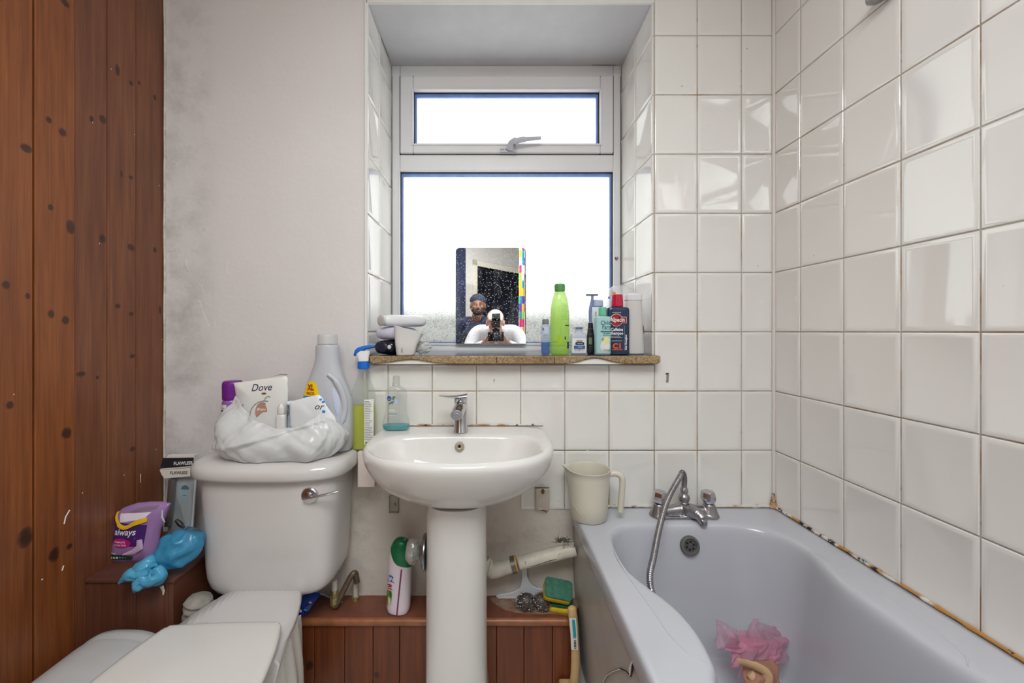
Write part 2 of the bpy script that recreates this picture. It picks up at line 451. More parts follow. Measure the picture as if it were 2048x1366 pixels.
# reveal: tiled sides, painted head
mb = MB()
zr = [WZ0]+[z for z in ZR if WZ0+0.03 < z < WZ1-0.01]+[WZ1]
tiles(mb, (WX0-0.006, 0, 0), (0,1,0), (0,0,1), (1,0,0), [yb-0.004, 1.477, YF+0.005], zr)
tiles(mb, (WX1+0.006, 0, 0), (0,1,0), (0,0,1), (-1,0,0), [yb-0.004, 1.495, YF+0.005], zr)
mb.build('reveal_tiles', M_tile, wall_back, angle=25)
mb = MB(); mb.box((WX0-0.0075, yb, WZ0), (WX0-0.0025, YF+0.01, WZ1)); mb.box((WX1+0.0025, yb, WZ0), (WX1+0.0075, YF+0.01, WZ1))
mb.build('grout', M_grout, wall_back, smooth=False)
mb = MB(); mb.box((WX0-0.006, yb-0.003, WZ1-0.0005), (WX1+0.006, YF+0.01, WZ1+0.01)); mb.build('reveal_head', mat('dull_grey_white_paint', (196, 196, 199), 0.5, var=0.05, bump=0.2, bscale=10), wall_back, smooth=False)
# chipped plaster and cracks at the head of the window
mb = MB()
def crack(pts, r): mb.tube([Vector(p) for p in pts], r, 5)
yc = YF-0.003
crack([at(1146, 125, yc), at(1160, 127, yc), at(1182, 128, yc)], 0.0035)
mb.build('plaster_chip', mat('bare_brick', (150, 110, 92), 0.9, var=0.2, vscale=80), wall_back)
mb = MB()
for P in ([(790,126),(830,126.5),(900,128)], [(1000,128.5),(1040,128.5)], [(1100,128.5),(1146,129)], [(1185,130),(1232,130)], [(783,112),(785,124)], [(1222,128),(1226,122),(1232,121)]):
    crack([at(x, y, YF-0.004) for x, y in P], 0.0009)
crack([(WX0+0.002, 1.60, WZ1-0.002), (WX0+0.001, 1.50, WZ1-0.001)], 0.0007)
crack([(WX0+0.003, YF-0.002, 1.06), (WX0+0.003, YF-0.002, 2.2)], 0.0008); crack([(WX1-0.003, YF-0.002, 1.06), (WX1-0.003, YF-0.002, 2.2)], 0.0010)
mb.build('crack', M_gap, wall_back)

# peeling edges in the plaster left of the window
mb = MB()
for P in ([(398,455),(404,462),(412,458),(410,470)], [(330,505),(352,500),(358,512)], [(372,520),(374,536),(380,545)], [(392,560),(404,575),(408,590),(402,600)], [(455,520),(452,540),(458,548)], [(428,640),(430,655)], [(398,600),(412,640),(420,655),(430,640)], [(520,610),(524,614)], [(568,274),(571,276)]):
    mb.tube([at(x, y, yb-0.0002) for x, y in P], 0.0011, 6)
mb.build('peeling_paint', M_plaster, wall_back)

# right wall
mb = MB(); mb.box((XR+0.006, -3.0, -0.05), (XR+0.12, YW+0.02, 2.5)); wall_right = struct(mb.build('wall_right', M_plaster, None, smooth=False))
mb = MB(); ys = [YW-0.112-0.15*k for k in range(0, 12)][::-1]+[YW-0.002]
tiles(mb, (XR+0.006, 0, 0), (0,1,0), (0,0,1), (-1,0,0), ys, [0.5375]+[z for z in ZR if z > 0.56]+[2.5])
mb.build('tiles', M_tile, wall_right, angle=25)
mb = MB(); mb.box((XR+0.0025, ys[0], 0.535), (XR+0.0065, YW, 2.5)); mb.build('grout', M_grout, wall_right, smooth=False)
mb = MB(); mb.tube([(XR-0.001, YW-0.001, 0.56), (XR-0.001, YW-0.001, 2.45)], 0.0055, 8); mb.build('corner_seal', mat('white_seal', (222, 214, 208), 0.4), wall_right)
# caulk beads with mould
def bead(P, r, m, name):
    pts = catmull(P, 30); rr = [r*(1+0.5*noise.noise(p*60)) for p in pts]
    k = MB(); k.tube([p+Vector((0, 0, 0.0012*noise.noise(p*90))) for p in pts], rr, 8); return struct(k.build(name, m))
bead([(0.29, YW-0.003, 0.541), (0.62, YW-0.003, 0.541), (XR-0.003, YW-0.003, 0.541)], 0.0045, caulk_mat('mouldy_caulk', 0.57, 0.56), 'trim_1')
bead([(XR-0.003, YW-0.003, 0.541), (XR-0.003, 0.93, 0.541)], 0.0042, caulk_mat('black_mould_caulk', 0.55, 0.50), 'trim_2')
bead([(XR-0.003, 0.93, 0.541), (XR-0.003, 0.68, 0.541), (XR-0.003, 0.3, 0.541)], 0.0038, caulk_mat('orange_caulk', 0.49, 0.60), 'trim_3')
k = MB(); k.tube([(XR-0.006, YW-0.006, 0.54), (XR-0.007, YW-0.007, 0.555), (XR-0.004, YW-0.004, 0.585)], [0.014, 0.008, 0.003], 8); struct(k.build('trim_4', caulk_mat('corner_caulk', 0.42, 0.55)))
bead([(-0.355, YW-0.003, 0.815), (-0.1, YW-0.003, 0.815), (0.176, YW-0.003, 0.815)], 0.0030, caulk_mat('basin_caulk', 0.58, 0.60), 'trim_5')

# left wall of upright varnished boards
kn = []
for (px, py, rp, hp) in [(50,297,14,9),(95,240,7,7),(122,265,9,9),(127,5,10,8),(98,415,6,7),(138,455,10,16),(8,570,9,10),(52,592,6,7),(99,628,8,9),(128,640,9,9),
                         (205,238,8,9),(183,238,5,8),(235,140,5,13),(262,166,5,5),(278,166,3,5),(243,348,3,8),(262,355,4,4),(205,478,8,9),(262,495,8,8),(310,500,4,6),
                         (235,612,6,5),(263,628,5,5),(320,620,3,9),(16,810,8,9),(130,866,11,13),(163,748,11,6),(48,1075,17,22),(105,1110,12,16),(136,1093,7,7),(265,712,6,5),(265,898,6,6),(310,195,3,6),(195,755,4,4)]:
    Y = F*XL/(px-VX); z = CZ-(py-VY)*Y/F; kn.append((Y, z, rp*Y*Y/(F*1.11)*1.0, hp*Y/F))
M_boards = wood_mat('varnished_pine_boards', (134, 84, 56), (106, 62, 42), kn, 'Y', 0.0930, YW-0.093*12, near=1.052, gloss=0.34)
mb = MB(); joints = [YW+0.006, 1.236, 1.143, 1.0525, 0.956, 0.862, 0.77, 0.68, 0.59, 0.5, 0.41, 0.31, 0.2, 0.1, 0.0, -0.1, -0.75]
for i in range(len(joints)-1):
    a, b = joints[i+1], joints[i]; g = 0.0008 if b > 1.06 else 0.0022
    dx = 0.0 if b > 1.06 else 0.004
    mb.box((XL-0.03, a+g, -0.02), (XL+dx, b-g, 2.5))
wall_left = struct(mb.build('wall_left', M_boards, None, smooth=False, bevel=0.0022))
mb = MB(); mb.box((XL-0.06, -0.75, -0.02), (XL-0.012, YW+0.05, 2.5)); mb.build('batten_backing', M_gap, wall_left, smooth=False)
M_fleck = mat('paint_fleck', (222, 214, 204), 0.6)
mb = MB()
def fleck(pts, r):
    P = []
    for px, py in pts:
        Y = F*XL/(px-VX); dx = 0.0042 if Y < 1.05 else 0.0003; P.append(Vector((XL+dx, Y, CZ-(py-VY)*Y/F)))
    if len(P) == 1: P.append(P[0]+Vector((0, 0, 0.003)))
    mb.tube(P, r, 6, flat=1.0)
fleck([(136,1020),(128,1034),(125,1048)], 0.0016); fleck([(124,1131),(121,1141)], 0.0016); fleck([(81,1160)], 0.0016); fleck([(148,1071)], 0.0012)
for q in [(269,270),(281,960),(222,139),(312,900),(185,246),(165,987),(24,790),(199,488),(318,372),(248,951),(324,680)]: fleck([q], 0.0008)
fleck([(281,948),(281,965)], 0.0008)
mb.build('paint_fleck', M_fleck, wall_left)
mb = MB(); P = [Vector((XL+0.001, YW+0.003, z)) for z in [0.3+0.06*i for i in range(38)]]
mb.tube([p+Vector((0.0035+0.003*noise.noise(p*7), 0, 0)) for p in P], 0.0035, 6)
mb.build('filler_edge', mat('cracked_filler', (205, 198, 188), 0.8, var=0.25, vscale=40), wall_left)

# floor, ceiling, wall behind the photographer with its doorway
M_floor = mat('pale_vinyl', (222, 218, 212), 0.5, var=0.05)
mb = MB(); mb.box((XL-0.3, -3.2, -0.05), (XR+0.3, YF+0.1, 0)); struct(mb.build('floor', M_floor, None, smooth=False))
mb = MB(); mb.box((XL-0.3, -3.2, 2.45), (XR+0.3, YF+0.1, 2.55)); struct(mb.build('ceiling', M_white, None, smooth=False))
# splayed rear wall (local x runs along it)
wb = MB(); L = 3.6
M_rear = plaster_mat('rear_plaster', (214, 210, 202))
MR = Matrix.Translation((-1.15, -0.72, 0)) @ Matrix.Rotation(R(-47), 4, 'Z')
D0, D1 = 1.30, 2.32
wb.box((0, -0.1, 0), (D0, 0, 2.5), MR); wb.box((D1, -0.1, 0), (L, 0, 2.5), MR); wb.box((D0, -0.1, 2.02), (D1, 0, 2.5), MR)
wall_rear = struct(wb.build('wall_rear', M_rear, None, smooth=False))
fr = MB()
for a, b in ((D0-0.07, D0), (D1, D1+0.07)): fr.box((a, -0.11, 0), (b, 0.018, 2.09), MR)
fr.box((D0-0.07, -0.11, 2.02), (D1+0.07, 0.018, 2.09), MR)
struct(fr.build('trim_6', mat('cream_gloss', (222, 214, 196), 0.3), None, smooth=False, bevel=0.004))
hk = MB(); hk.box((D0-0.8, -1.6, 0), (D1+0.6, -1.5, 2.5), MR); hk.box((D0-0.9, -1.6, 0), (D0-0.8, -0.1, 2.5), MR); hk.box((D1+0.5, -1.6, 0), (D1+0.6, -0.1, 2.5), MR)
struct(hk.build('wall_hallway', mat('dark_blue_hall', (52, 58, 78), 0.7, var=0.3), None, smooth=False))
mb = MB(); mb.box((XL-0.1, -3.2, -0.05), (XR+0.3, -3.1, 2.5)); mb.box((XL-0.14, -3.2, -0.05), (XL-0.06, -0.7, 2.5)); struct(mb.build('wall_outer', mat('dark_blue_hall', (52,58,78)), None, smooth=False))
# added panel body for the unseen fill light behind the camera
t = thing('added_fill_panel', 'unseen added square fill light panel on the ceiling above the photographer', 'added light', (0, -0.35, 2.45))
k = MB(); k.box((-0.5, -0.5, -0.045), (0.5, 0.5, 0.0)); k.build('base', M_upvc, t)
ml = NT('fill_panel_glow'); ml.b.inputs['Emission Color'].default_value = (1, 0.965, 0.93, 1); ml.b.inputs['Emission Strength'].default_value = 0.8
k = MB(); k.box((-0.48, -0.48, -0.055), (0.48, 0.48, -0.045)); k.build('added_fill_diffuser', ml.m, t)

# ------------------------------------------------------------ window
win = struct(thing('window_1', 'white', 'window', (0, YF, WZ0))); del win['label']; del win['category']
def rect_frame(mb, px0, px1, py0, py1, wl, wr, wt, wb_, ya, yb_, Yr):
    """frame between outer pixel lines seen at depth Yr; widths in metres; spans depth ya..yb_"""
    a = at(px0, py0, Yr); b = at(px1, py1, Yr)
    x0, x1, z1, z0 = a.x, b.x, a.z, b.z
    mb.box((x0, ya, z0), (x0+wl, yb_, z1)); mb.box((x1-wr, ya, z0), (x1, yb_, z1))
    mb.box((x0+wl, ya, z1-wt), (x1-wr, yb_, z1)); mb.box((x0+wl, ya, z0), (x1-wr, yb_, z0+wb_))
    return (x0+wl, x1-wr, z0+wb_, z1-wt)
U = YF/F
mb = MB(); mb.box((WX0, YF, WZ0-0.01), (WX0+17*U, YF+0.06, WZ1)); mb.box((WX1-16*U, YF, WZ0-0.01), (WX1, YF+0.06, WZ1))
zt = CZ-(153-VY)*U; ztr0 = CZ-(309-VY)*U; ztr1 = CZ-(342-VY)*U; zb = CZ-(688-VY)*U
xi0, xi1 = WX0+17*U, WX1-16*U
mb.box((xi0, YF, zt), (xi1, YF+0.06, WZ1)); mb.box((xi0, YF, ztr1), (xi1, YF+0.06, ztr0)); mb.box((xi0, YF, WZ0-0.01), (xi1, YF+0.06, zb))
mb.build('frame', M_upvc, win, smooth=False, bevel=0.004, world=True)
mb = MB(); mb.box((xi0, YF-0.004, WZ0-0.01), (xi1, YF+0.001, zb-0.016)); mb.build('cill_trim', M_upvc, win, bevel=0.002, world=True)
# opening top light, standing 12 mm proud
mb = MB(); g = 0.003
s0x, s1x, s0z, s1z = xi0+g, xi1-g, ztr0+0.001, zt-g
sw = 0.054
mb2 = MB(); mb2.box((xi0, YF+0.002, ztr0), (xi1, YF+0.05, zt)); 
for bx in ((s0x, s0x+sw, s0z, s1z), (s1x-sw, s1x, s0z, s1z), (s0x+sw, s1x-sw, s1z-sw-0.004, s1z), (s0x+sw, s1x-sw, s0z, s0z+0.036)):
    mb.box((bx[0], YF-0.012, bx[2]), (bx[1], YF+0.05, bx[3]))
sash = mb.build('sash', M_upvc, win, smooth=False, bevel=0.005, world=True)
ig = (s0x+sw, s1x-sw, s0z+0.036, s1z-sw-0.004)
def ring(name, m, r, wd, ya, yb_, par, bev=0.0015):
    x0, x1, z0, z1 = r; k = MB()
    k.box((x0, ya, z0), (x0+wd, yb_, z1)); k.box((x1-wd, ya, z0), (x1, yb_, z1)); k.box((x0+wd, ya, z1-wd), (x1-wd, yb_, z1)); k.box((x0+wd, ya, z0), (x1-wd, yb_, z0+wd))
    return k.build(name, m, par, smooth=False, bevel=bev, world=True)
def ginset(r, w_): return (r[0]+w_, r[1]-w_, r[2]+w_, r[3]-w_)
ring('sash_gap', M_gap, (xi0-0.001, xi1+0.001, ztr0-0.001, zt+0.001), 0.004, YF-0.001, YF+0.01, win, 0)
# glazing beads, dark gaskets and strips painted with the blue light fringe round each pane
lg = (xi0, xi1, zb, ztr1)
for nm, r in (('upper', ig), ('lower', lg)):
    ring('glazing_bead', M_upvc, (r[0]-0.008, r[1]+0.008, r[2]-0.006, r[3]+0.006), 0.009, YF-0.016 if nm == 'upper' else YF-0.004, YF+0.03, win, 0.003)
    ring('gasket', M_gap, r, 0.0035, YF+0.004, YF+0.03, win)
    q = ginset(r, 0.0035); x0, x1, z0, z1 = q; k = MB()
    k.box((x0, YF+0.014, z0), (x0+0.007, YF+0.026, z1)); k.box((x1-0.007, YF+0.014, z0), (x1, YF+0.026, z1)); k.box((x0+0.006, YF+0.014, z1-0.014), (x1-0.006, YF+0.026, z1)); k.box((x0+0.006, YF+0.014, z0), (x1-0.006, YF+0.026, z0+0.003))
    k.build('blue_fringe', M_blue_fringe, win, smooth=False, world=True)
# frosted panes; the lower one carries condensation near its foot
def pane_mat(name, wet):
    t = NT(name); t.t.nodes.remove(t.b)
    v = t.coord(); tl = t.n('ShaderNodeBsdfTranslucent'); tl.inputs[0].default_value = (0.97, 0.97, 0.955, 1)
    gl = t.n('ShaderNodeBsdfGlossy'); gl.inputs['Roughness'].default_value = 0.6
    m = t.n('ShaderNodeMixShader'); m.inputs[0].default_value = 0.02; t.l(tl.outputs[0], m.inputs[1]); t.l(gl.outputs[0], m.inputs[2])
    if wet:
        tc = t.n('ShaderNodeTexCoord'); sep = t.n('ShaderNodeSeparateXYZ'); t.l(tc.outputs['Object'], sep.inputs[0])
        # height above the foot of the pane, in metres
        hgt = t.math('SUBTRACT', sep.outputs['Z'], zb-WZ0)
        k = t.math('SUBTRACT', 1.0, t.math('DIVIDE', t.math('ADD', hgt, t.math('MULTIPLY', t.noise(v, 5, 4), 0.06)), 0.205), True)
        k = t.math('MULTIPLY', t.math('MINIMUM', t.math('MULTIPLY', k, 2.4), 1.0), 1.0, True)
        d1 = t.n('ShaderNodeTexVoronoi', feature='F1'); d1.inputs['Scale'].default_value = 330; t.l(v, d1.inputs['Vector'])
        wn = t.noise(v, 150, 3, 0.7)
        mask = t.math('MULTIPLY', t.ramp(wn, [(0.52, (0,0,0)), (0.60, (1,1,1))]), t.ramp(d1.outputs['Distance'], [(0.15, (1,1,1)), (0.5, (0.15,0.15,0.15))]))
        mask = t.math('MULTIPLY', t.math('MULTIPLY', mask, k), 0.75)
        dd = t.n('ShaderNodeBsdfTranslucent'); dd.inputs[0].default_value = rgba((52, 50, 46))
        m2 = t.n('ShaderNodeMixShader'); t.l(mask, m2.inputs[0]); t.l(m.outputs[0], m2.inputs[1]); t.l(dd.outputs[0], m2.inputs[2])
        dark_tone = t.n('ShaderNodeBsdfTranslucent'); dark_tone.inputs[0].default_value = rgba((146, 145, 140))  # wet dirt plus the dimmer view outside, both put into the pane colour
        m3 = t.n('ShaderNodeMixShader'); t.l(t.math('MULTIPLY', k, 0.6), m3.inputs[0]); t.l(m2.outputs[0], m3.inputs[1]); t.l(dark_tone.outputs[0], m3.inputs[2])
        m4 = t.n('ShaderNodeMixShader'); t.l(mask, m4.inputs[0]); t.l(m3.outputs[0], m4.inputs[1]); t.l(dd.outputs[0], m4.inputs[2]); m = m4
    t.l(m.outputs[0], t.out.inputs[0]); return t.m
for r, wet in ((ig, False), (lg, True)):
    k = MB(); k.box((r[0], YF+0.022, r[2]), (r[1], YF+0.026, r[3])); k.build('pane', pane_mat('frosted_glass_wet' if wet else 'frosted_glass', wet), win, smooth=False, world=True)
# handle of the top light
M_handle = mat('grey_white_handle', (196, 196, 206), 0.3)
Yh = YF-0.02
hd = MB(); hd.box(tuple(at(1000, 304, Yh)), tuple(at(1033, 296, Yh)+Vector((0, 0.006, 0))))
hpth = catmull([at(1020, 299, Yh), at(1023, 289, Yh-0.014), at(1035, 281.5, Yh-0.026), at(1052, 278.5, Yh-0.03), at(1082, 276, Yh-0.03)], 6)
hd.tube(hpth, [0.016]*6+[0.0175]*6+[0.012]*6+[0.009-0.0004*i for i in range(7)], 14, flat=0.75)
hd.build('handle', M_handle, win, world=True, angle=50)
kk = MB(); c = at(1029, 291, Yh-0.035); kk.tube([c, c+Vector((0, -0.004, 0))], 0.006, 14); 
for px in (1002.5, 1006.5, 1011.5):
    c = at(px, 299, Yh-0.001); kk.tube([c, c+Vector((0, -0.0015, 0))], 0.0022, 8)
kk.build('handle_lock', mat('dark_steel', (90, 90, 84), 0.4, 0.8), win, world=True)
# heart sticker on the frame
t = thing('heart_sticker', 'small dull red heart sticker on the right jamb of the window frame', 'sticker', tuple(at(1233, 517, YF-0.0045)))
k = MB(); P = [Vector((0.008*0.9*(16*sin(a)**3)/16, 0, 0.0085*(13*cos(a)-5*cos(2*a)-2*cos(3*a)-cos(4*a))/16)) for a in [2*pi*i/30 for i in range(30)]]
k.loft([P, [p+Vector((0, -0.0006, 0)) for p in P]]); k.build('heart', mat('dull_red', (120, 62, 72), 0.5), t)
k = MB(); P = [p*0.45+Vector((0.001,-0.0008,0.001)) for p in P]; k.loft([P, [p+Vector((0,-0.0005,0)) for p in P]]); k.build('centre', mat('pink_paper', (200,150,160), 0.5), t)

# window board: dark glossy top, broken edge, filler underneath
M_edge = None
def edge_mat():
    t = NT('raw_board_edge'); v = t.coord(); f = t.noise(v, 140, 4, 0.7); g_ = t.noise(v, 9, 4)
    c = t.ramp(f, [(0.3, rgba((92, 72, 48))), (0.5, rgba((160, 134, 98))), (0.7, rgba((196, 176, 140)))])
    c = t.mix(t.ramp(g_, [(0.4, (0,0,0)), (0.7, (0.6,0.6,0.6))]), c, rgba((110, 84, 56)))
    t.l(c, t.b.inputs['Base Color']); t.set(Roughness=0.9); t.bump(f, 0.5, 0.002); return t.m
M_edge = edge_mat()
SZ = CZ-0.080
bd = thing('window_board', 'worn window sill board with dark glossy top and rough broken brown front edge', 'window sill', (0, 1.30, SZ-0.027))
k = MB(); n = 90; v = []; f = []
xa, xb = -0.397, 0.556; rows_ = 5
for i in range(n+1):
    x = xa+(xb-xa)*i/n; px = VX+x*F/1.3
    thk = 0.0265+0.0008*noise.noise(Vector((x*30, 0, 0)))
    for (c0, wd, dp) in ((822, 55, 0.014), (1190, 45, 0.019)):
        thk -= dp*math.exp(-((px-c0)/wd)**2*1.6)
    if i == 0 or i == n: thk -= 0.005
    yo = 0.0015*noise.noise(Vector((x*40, 3, 0)))
    if i == n: yo += 0.004
    v += [(x, 1.345, SZ), (x, 1.297+yo, SZ), (x, 1.292+yo, SZ-0.004), (x, 1.292+yo, SZ-thk+0.003), (x, 1.295+yo, SZ-thk), (x, 1.345, SZ-thk)]
for i in range(n):
    for j in range(6):
        a = i*6+j; b = i*6+(j+1) % 6; f.append((a, b, b+6, a+6))
f.append((0,1,2,3,4,5)); f.append(tuple(n*6+j for j in (5,4,3,2,1,0)))
k.add(v, f); k.build('board_edge', M_edge, bd, world=True)
k = MB(); k.box((WX0+0.001, 1.3375, SZ-0.02), (WX1-0.001, YF+0.001, SZ+0.0006)); k.box((xa+0.008, 1.2985, SZ-0.001), (xb-0.012, 1.3375, SZ+0.0006))
k.build('top', mat('dark_blue_gloss', (58, 66, 84), 0.12, var=0.2, vscale=20, bump=0.1, bscale=40), bd, smooth=False, world=True)
k = MB()
for (c0, wd, dp) in ((822, 62, 0.0135), (1190, 52, 0.018)):
    xc = (c0-VX)*1.3/F; w2 = wd*1.3/F
    top = []; bot = []
    for i in range(25):
        u = -1+2*i/24; x = xc+u*w2*1.1; hh = dp*0.98*math.exp(-(u*1.1*62/55)**2*1.6)
        top.append(Vector((x, 1.3, SZ-0.0265+hh))); bot.append(Vector((x, 1.3, SZ-0.0275)))
    k.loft([top+bot[::-1], [p+Vector((0, 0.04, 0)) for p in top+bot[::-1]]])
k.build('filler', M_white, bd, world=True)
k = MB()
for px in (993, 1108): k.box(tuple(at(px, 727, 1.2915)), tuple(at(px+1.3, 714, 1.2915)+Vector((0,0.003,0))))
k.build('split', M_gap, bd, smooth=False, world=True)

t = thing('shower_holder', 'chrome shower holder high on the right tiled wall, only its underside in view', 'shower holder', (XR, 0.945, 1.925))
k = MB(); k.lathe([(0.004, 0.0), (0.022, 0.003), (0.034, 0.012), (0.036, 0.020), (0.030, 0.030), (0.012, 0.034)], 30, (-0.022, 0, 0), sx=0.55); k.build('cup', mat('holder_grey', (150, 150, 152), 0.25, 0.8), t)
k = MB(); k.tube([(0.0, 0, 0.022), (-0.03, 0, 0.026)], 0.010, 16); k.build('arm', mat('holder_grey', (150, 150, 152), 0.25, 0.8), t)
# ------------------------------------------------------------ sanitary ware
M_ceramic = mat('grey_white_ceramic', (206, 202, 200), 0.10, var=0.02, vscale=4, spec=0.5)
M_ceramic2 = mat('white_ceramic', (220, 217, 214), 0.08, var=0.02, vscale=4)
M_seat = mat('warm_white_seat', (212, 209, 204), 0.18, var=0.02, vscale=4)
M_bath = mat('pale_grey_enamel', (184, 185, 192), 0.16, var=0.03, vscale=3)
M_chrome = mat('chrome', (200, 200, 205), 0.08, 1.0, var=0.08, vscale=25, rvar=0.12)
M_dullchrome = mat('dull_chrome', (168, 166, 168), 0.22, 1.0, var=0.15, vscale=30, rvar=0.15)
M_black = mat('black_plastic', (22, 22, 26), 0.35)
M_dark = mat('dark_hole', (16, 15, 15), 0.9)

# --- basin
t = thing('wash_basin', 'white ceramic wash basin on a pedestal below the window', 'basin', (-0.092, 1.15, 0.30))
Z0 = CZ-0.316
cx = -0.092
def bring(w, yb_, yf, z, ym=1.17, eb=7, ef=2.3): return dring(cx, w, yb_, yf, ym, z, 96, eb, ef)
k = MB()
R_ = [bring(0.075, 1.32, 1.10, CZ-0.489), bring(0.12, 1.325, 1.065, CZ-0.480), bring(0.168, 1.328, 1.03, CZ-0.462), bring(0.215, 1.33, 0.998, CZ-0.437), bring(0.243, 1.332, 0.975, CZ-0.412),
      bring(0.262, 1.333, 0.953, CZ-0.383), bring(0.272, 1.333, 0.937, CZ-0.352), bring(0.2735, 1.333, 0.931, CZ-0.335), bring(0.271, 1.333, 0.932, CZ-0.326), bring(0.266, 1.332, 0.937, CZ-0.3195), bring(0.260, 1.330, 0.944, Z0-0.0005)]
def inner(w, yb_, yf, z, e=2.5, ym=1.09):
    return dring(cx, w, yb_, yf, ym, z, 96, 3.6, e)
I_ = [inner(0.236, 1.215, 0.951, Z0-0.0005), inner(0.230, 1.209, 0.957, Z0-0.004), inner(0.224, 1.204, 0.965, Z0-0.014), inner(0.214, 1.199, 0.975, Z0-0.034), inner(0.196, 1.190, 0.992, Z0-0.064),
      inner(0.165, 1.175, 1.015, Z0-0.095), inner(0.12, 1.15, 1.045, Z0-0.116), inner(0.06, 1.12, 1.075, Z0-0.124), inner(0.02, 1.10, 1.09, Z0-0.126)]
k.loft(R_+I_); k.build('bowl', M_ceramic2, t, world=True, sub=1, angle=80)
k = MB()
ped = [(CZ-0.485, 0.080), (CZ-0.52, 0.0855), (CZ-0.70, 0.0865), (0.12, 0.088), (0.05, 0.096), (0.003, 0.100)]
k.loft([dring(-0.099, w_, 1.221, 1.062-(0.01 if z < 0.1 else 0), 1.15, z, 56, 7, 2.6) for z, w_ in ped]); k.build('pedestal', M_ceramic2, t, world=True, angle=70)
k = MB(); c = at(919, 893, 1.193)
MO = Matrix.Translation(c) @ Matrix.Rotation(R(90-12), 4, 'X')
k.lathe([(0.0045, -0.004), (0.0045, 0.0035), (0.0080, 0.0045), (0.0125, 0.0035), (0.0140, 0.001), (0.0140, -0.004)], 28, M=MO, cap=False); k.build('overflow_ring', mat('tarnished_brass', (176, 168, 146), 0.3, 0.7), t, world=True)
k = MB(); k.lathe([(0.005, -0.003), (0.005, 0.0005)], 20, M=MO); k.build('overflow_hole', M_dark, t, world=True)

# --- mixer tap on the basin
tx = at(921.5, 866, 1.245).x
t = thing('basin_tap', 'chrome single lever mixer tap at the back of the wash basin', 'tap', (tx, 1.245, Z0))
k = MB(); k.lathe([(0.0225, -0.001), (0.0225, 0.003), (0.0208, 0.006), (0.0205, 0.070), (0.0208, 0.093)], 36); k.build('body', M_chrome, t, angle=40)
k = MB(); k.tube(catmull([(0, 0.0, 0.083), (-0.001, -0.035, 0.082), (-0.004, -0.068, 0.074), (-0.006, -0.090, 0.068)], 5), [0.0195]*5+[0.0195]*5+[0.019]*5+[0.0165], 22, flat=0.80)
k.build('spout', M_chrome, t, angle=50)
k = MB(); k.tube([(-0.006, -0.0895, 0.068), (-0.0065, -0.0935, 0.067)], [0.0138, 0.0125], 22, flat=0.80); k.build('aerator', mat('aerator_face', (168, 168, 178), 0.35, 0.6, bump=0.3, bscale=400), t)
k = MB(); k.lathe([(0.0195, 0.0945), (0.021, 0.0965), (0.021, 0.112)], 36); k.build('cap', M_chrome, t, angle=40)
k = MB()
rr = []
for i in range(13):
    u = i/12; x = 0.021-u*0.088; w_ = 0.0205*(1-0.30*u) if u < 0.93 else 0.010; zz = 0.1225-0.005*u-0.004*sin(pi*u)
    th = 0.0115*(1-u)+0.0028
    rr.append([Vector((x, w_*cos(a)-0.01*u, zz-th/2+th/2*sin(a)*0.98)) for a in [2*pi*j/20 for j in range(20)]])
k.loft(rr); k.build('lever', M_chrome, t, angle=50)

# --- toilet
t = thing('toilet', 'close coupled grey white toilet with cistern against the plaster wall and lid closed', 'toilet', (-0.66, 1.05, 0))
cx = -0.664
def cring(w, yf, z, yb_=1.325, n=72, eb=9, ef=4.2, c=None): return dring(cx if c is None else c, w, yb_, yf, 1.255, z, n, eb, ef)
zb_ = CZ-0.775
k = MB()
body = [(0.125, 1.185, zb_), (0.155, 1.155, zb_+0.002), (0.172, 1.146, zb_+0.008), (0.184, 1.141, zb_+0.022), (0.192, 1.139, zb_+0.045), (0.196, 1.138, zb_+0.08), (0.202, 1.137, zb_+0.20), (0.208, 1.136, zb_+0.30), (0.210, 1.136, CZ-0.424)]
k.loft([cring(w_, yf, z) for w_, yf, z in body]); cist = k.build('cistern', M_ceramic, t, world=True, angle=70)
k = MB()
lid = [(0.221, 1.125, CZ-0.428), (0.232, 1.114, CZ-0.427), (0.236, 1.109, CZ-0.420), (0.236, 1.109, CZ-0.404), (0.233, 1.112, CZ-0.394), (0.226, 1.121, CZ-0.385), (0.214, 1.135, CZ-0.3808), (0.17, 1.18, CZ-0.3795), (0.08, 1.22, CZ-0.3790)]
k.loft([dring(cx, w_, 1.328-max(0, 0.21-w_)*0.5, yf, 1.245, z, 72, 5.5, 3.3) for w_, yf, z in lid]); k.build('cistern_lid', M_ceramic, t, world=True, angle=75)
# flush lever
c = at(619, 991, 1.142); k = MB(); MFL = Matrix.Translation(c) @ Matrix.Rotation(R(90), 4, 'X') 
k.lathe([(0.0235, -0.006), (0.0235, 0.003), (0.021, 0.0055), (0.012, 0.006), (0.011, 0.010), (0.006, 0.011)], 30, M=MFL); k.build('flush_plate', M_chrome, t, world=True)
k = MB(); k.tube([c+Vector((-0.012, -0.014, -0.006)), c+Vector((0.02, -0.020, 0.003)), c+Vector((0.055, -0.020, 0.0105)), c+Vector((0.082, -0.016, 0.016)), c+Vector((0.088, -0.014, 0.018))], [0.0035, 0.0045, 0.0048, 0.0042, 0.002], 12, flat=0.8); k.build('flush_lever', M_chrome, t, world=True)
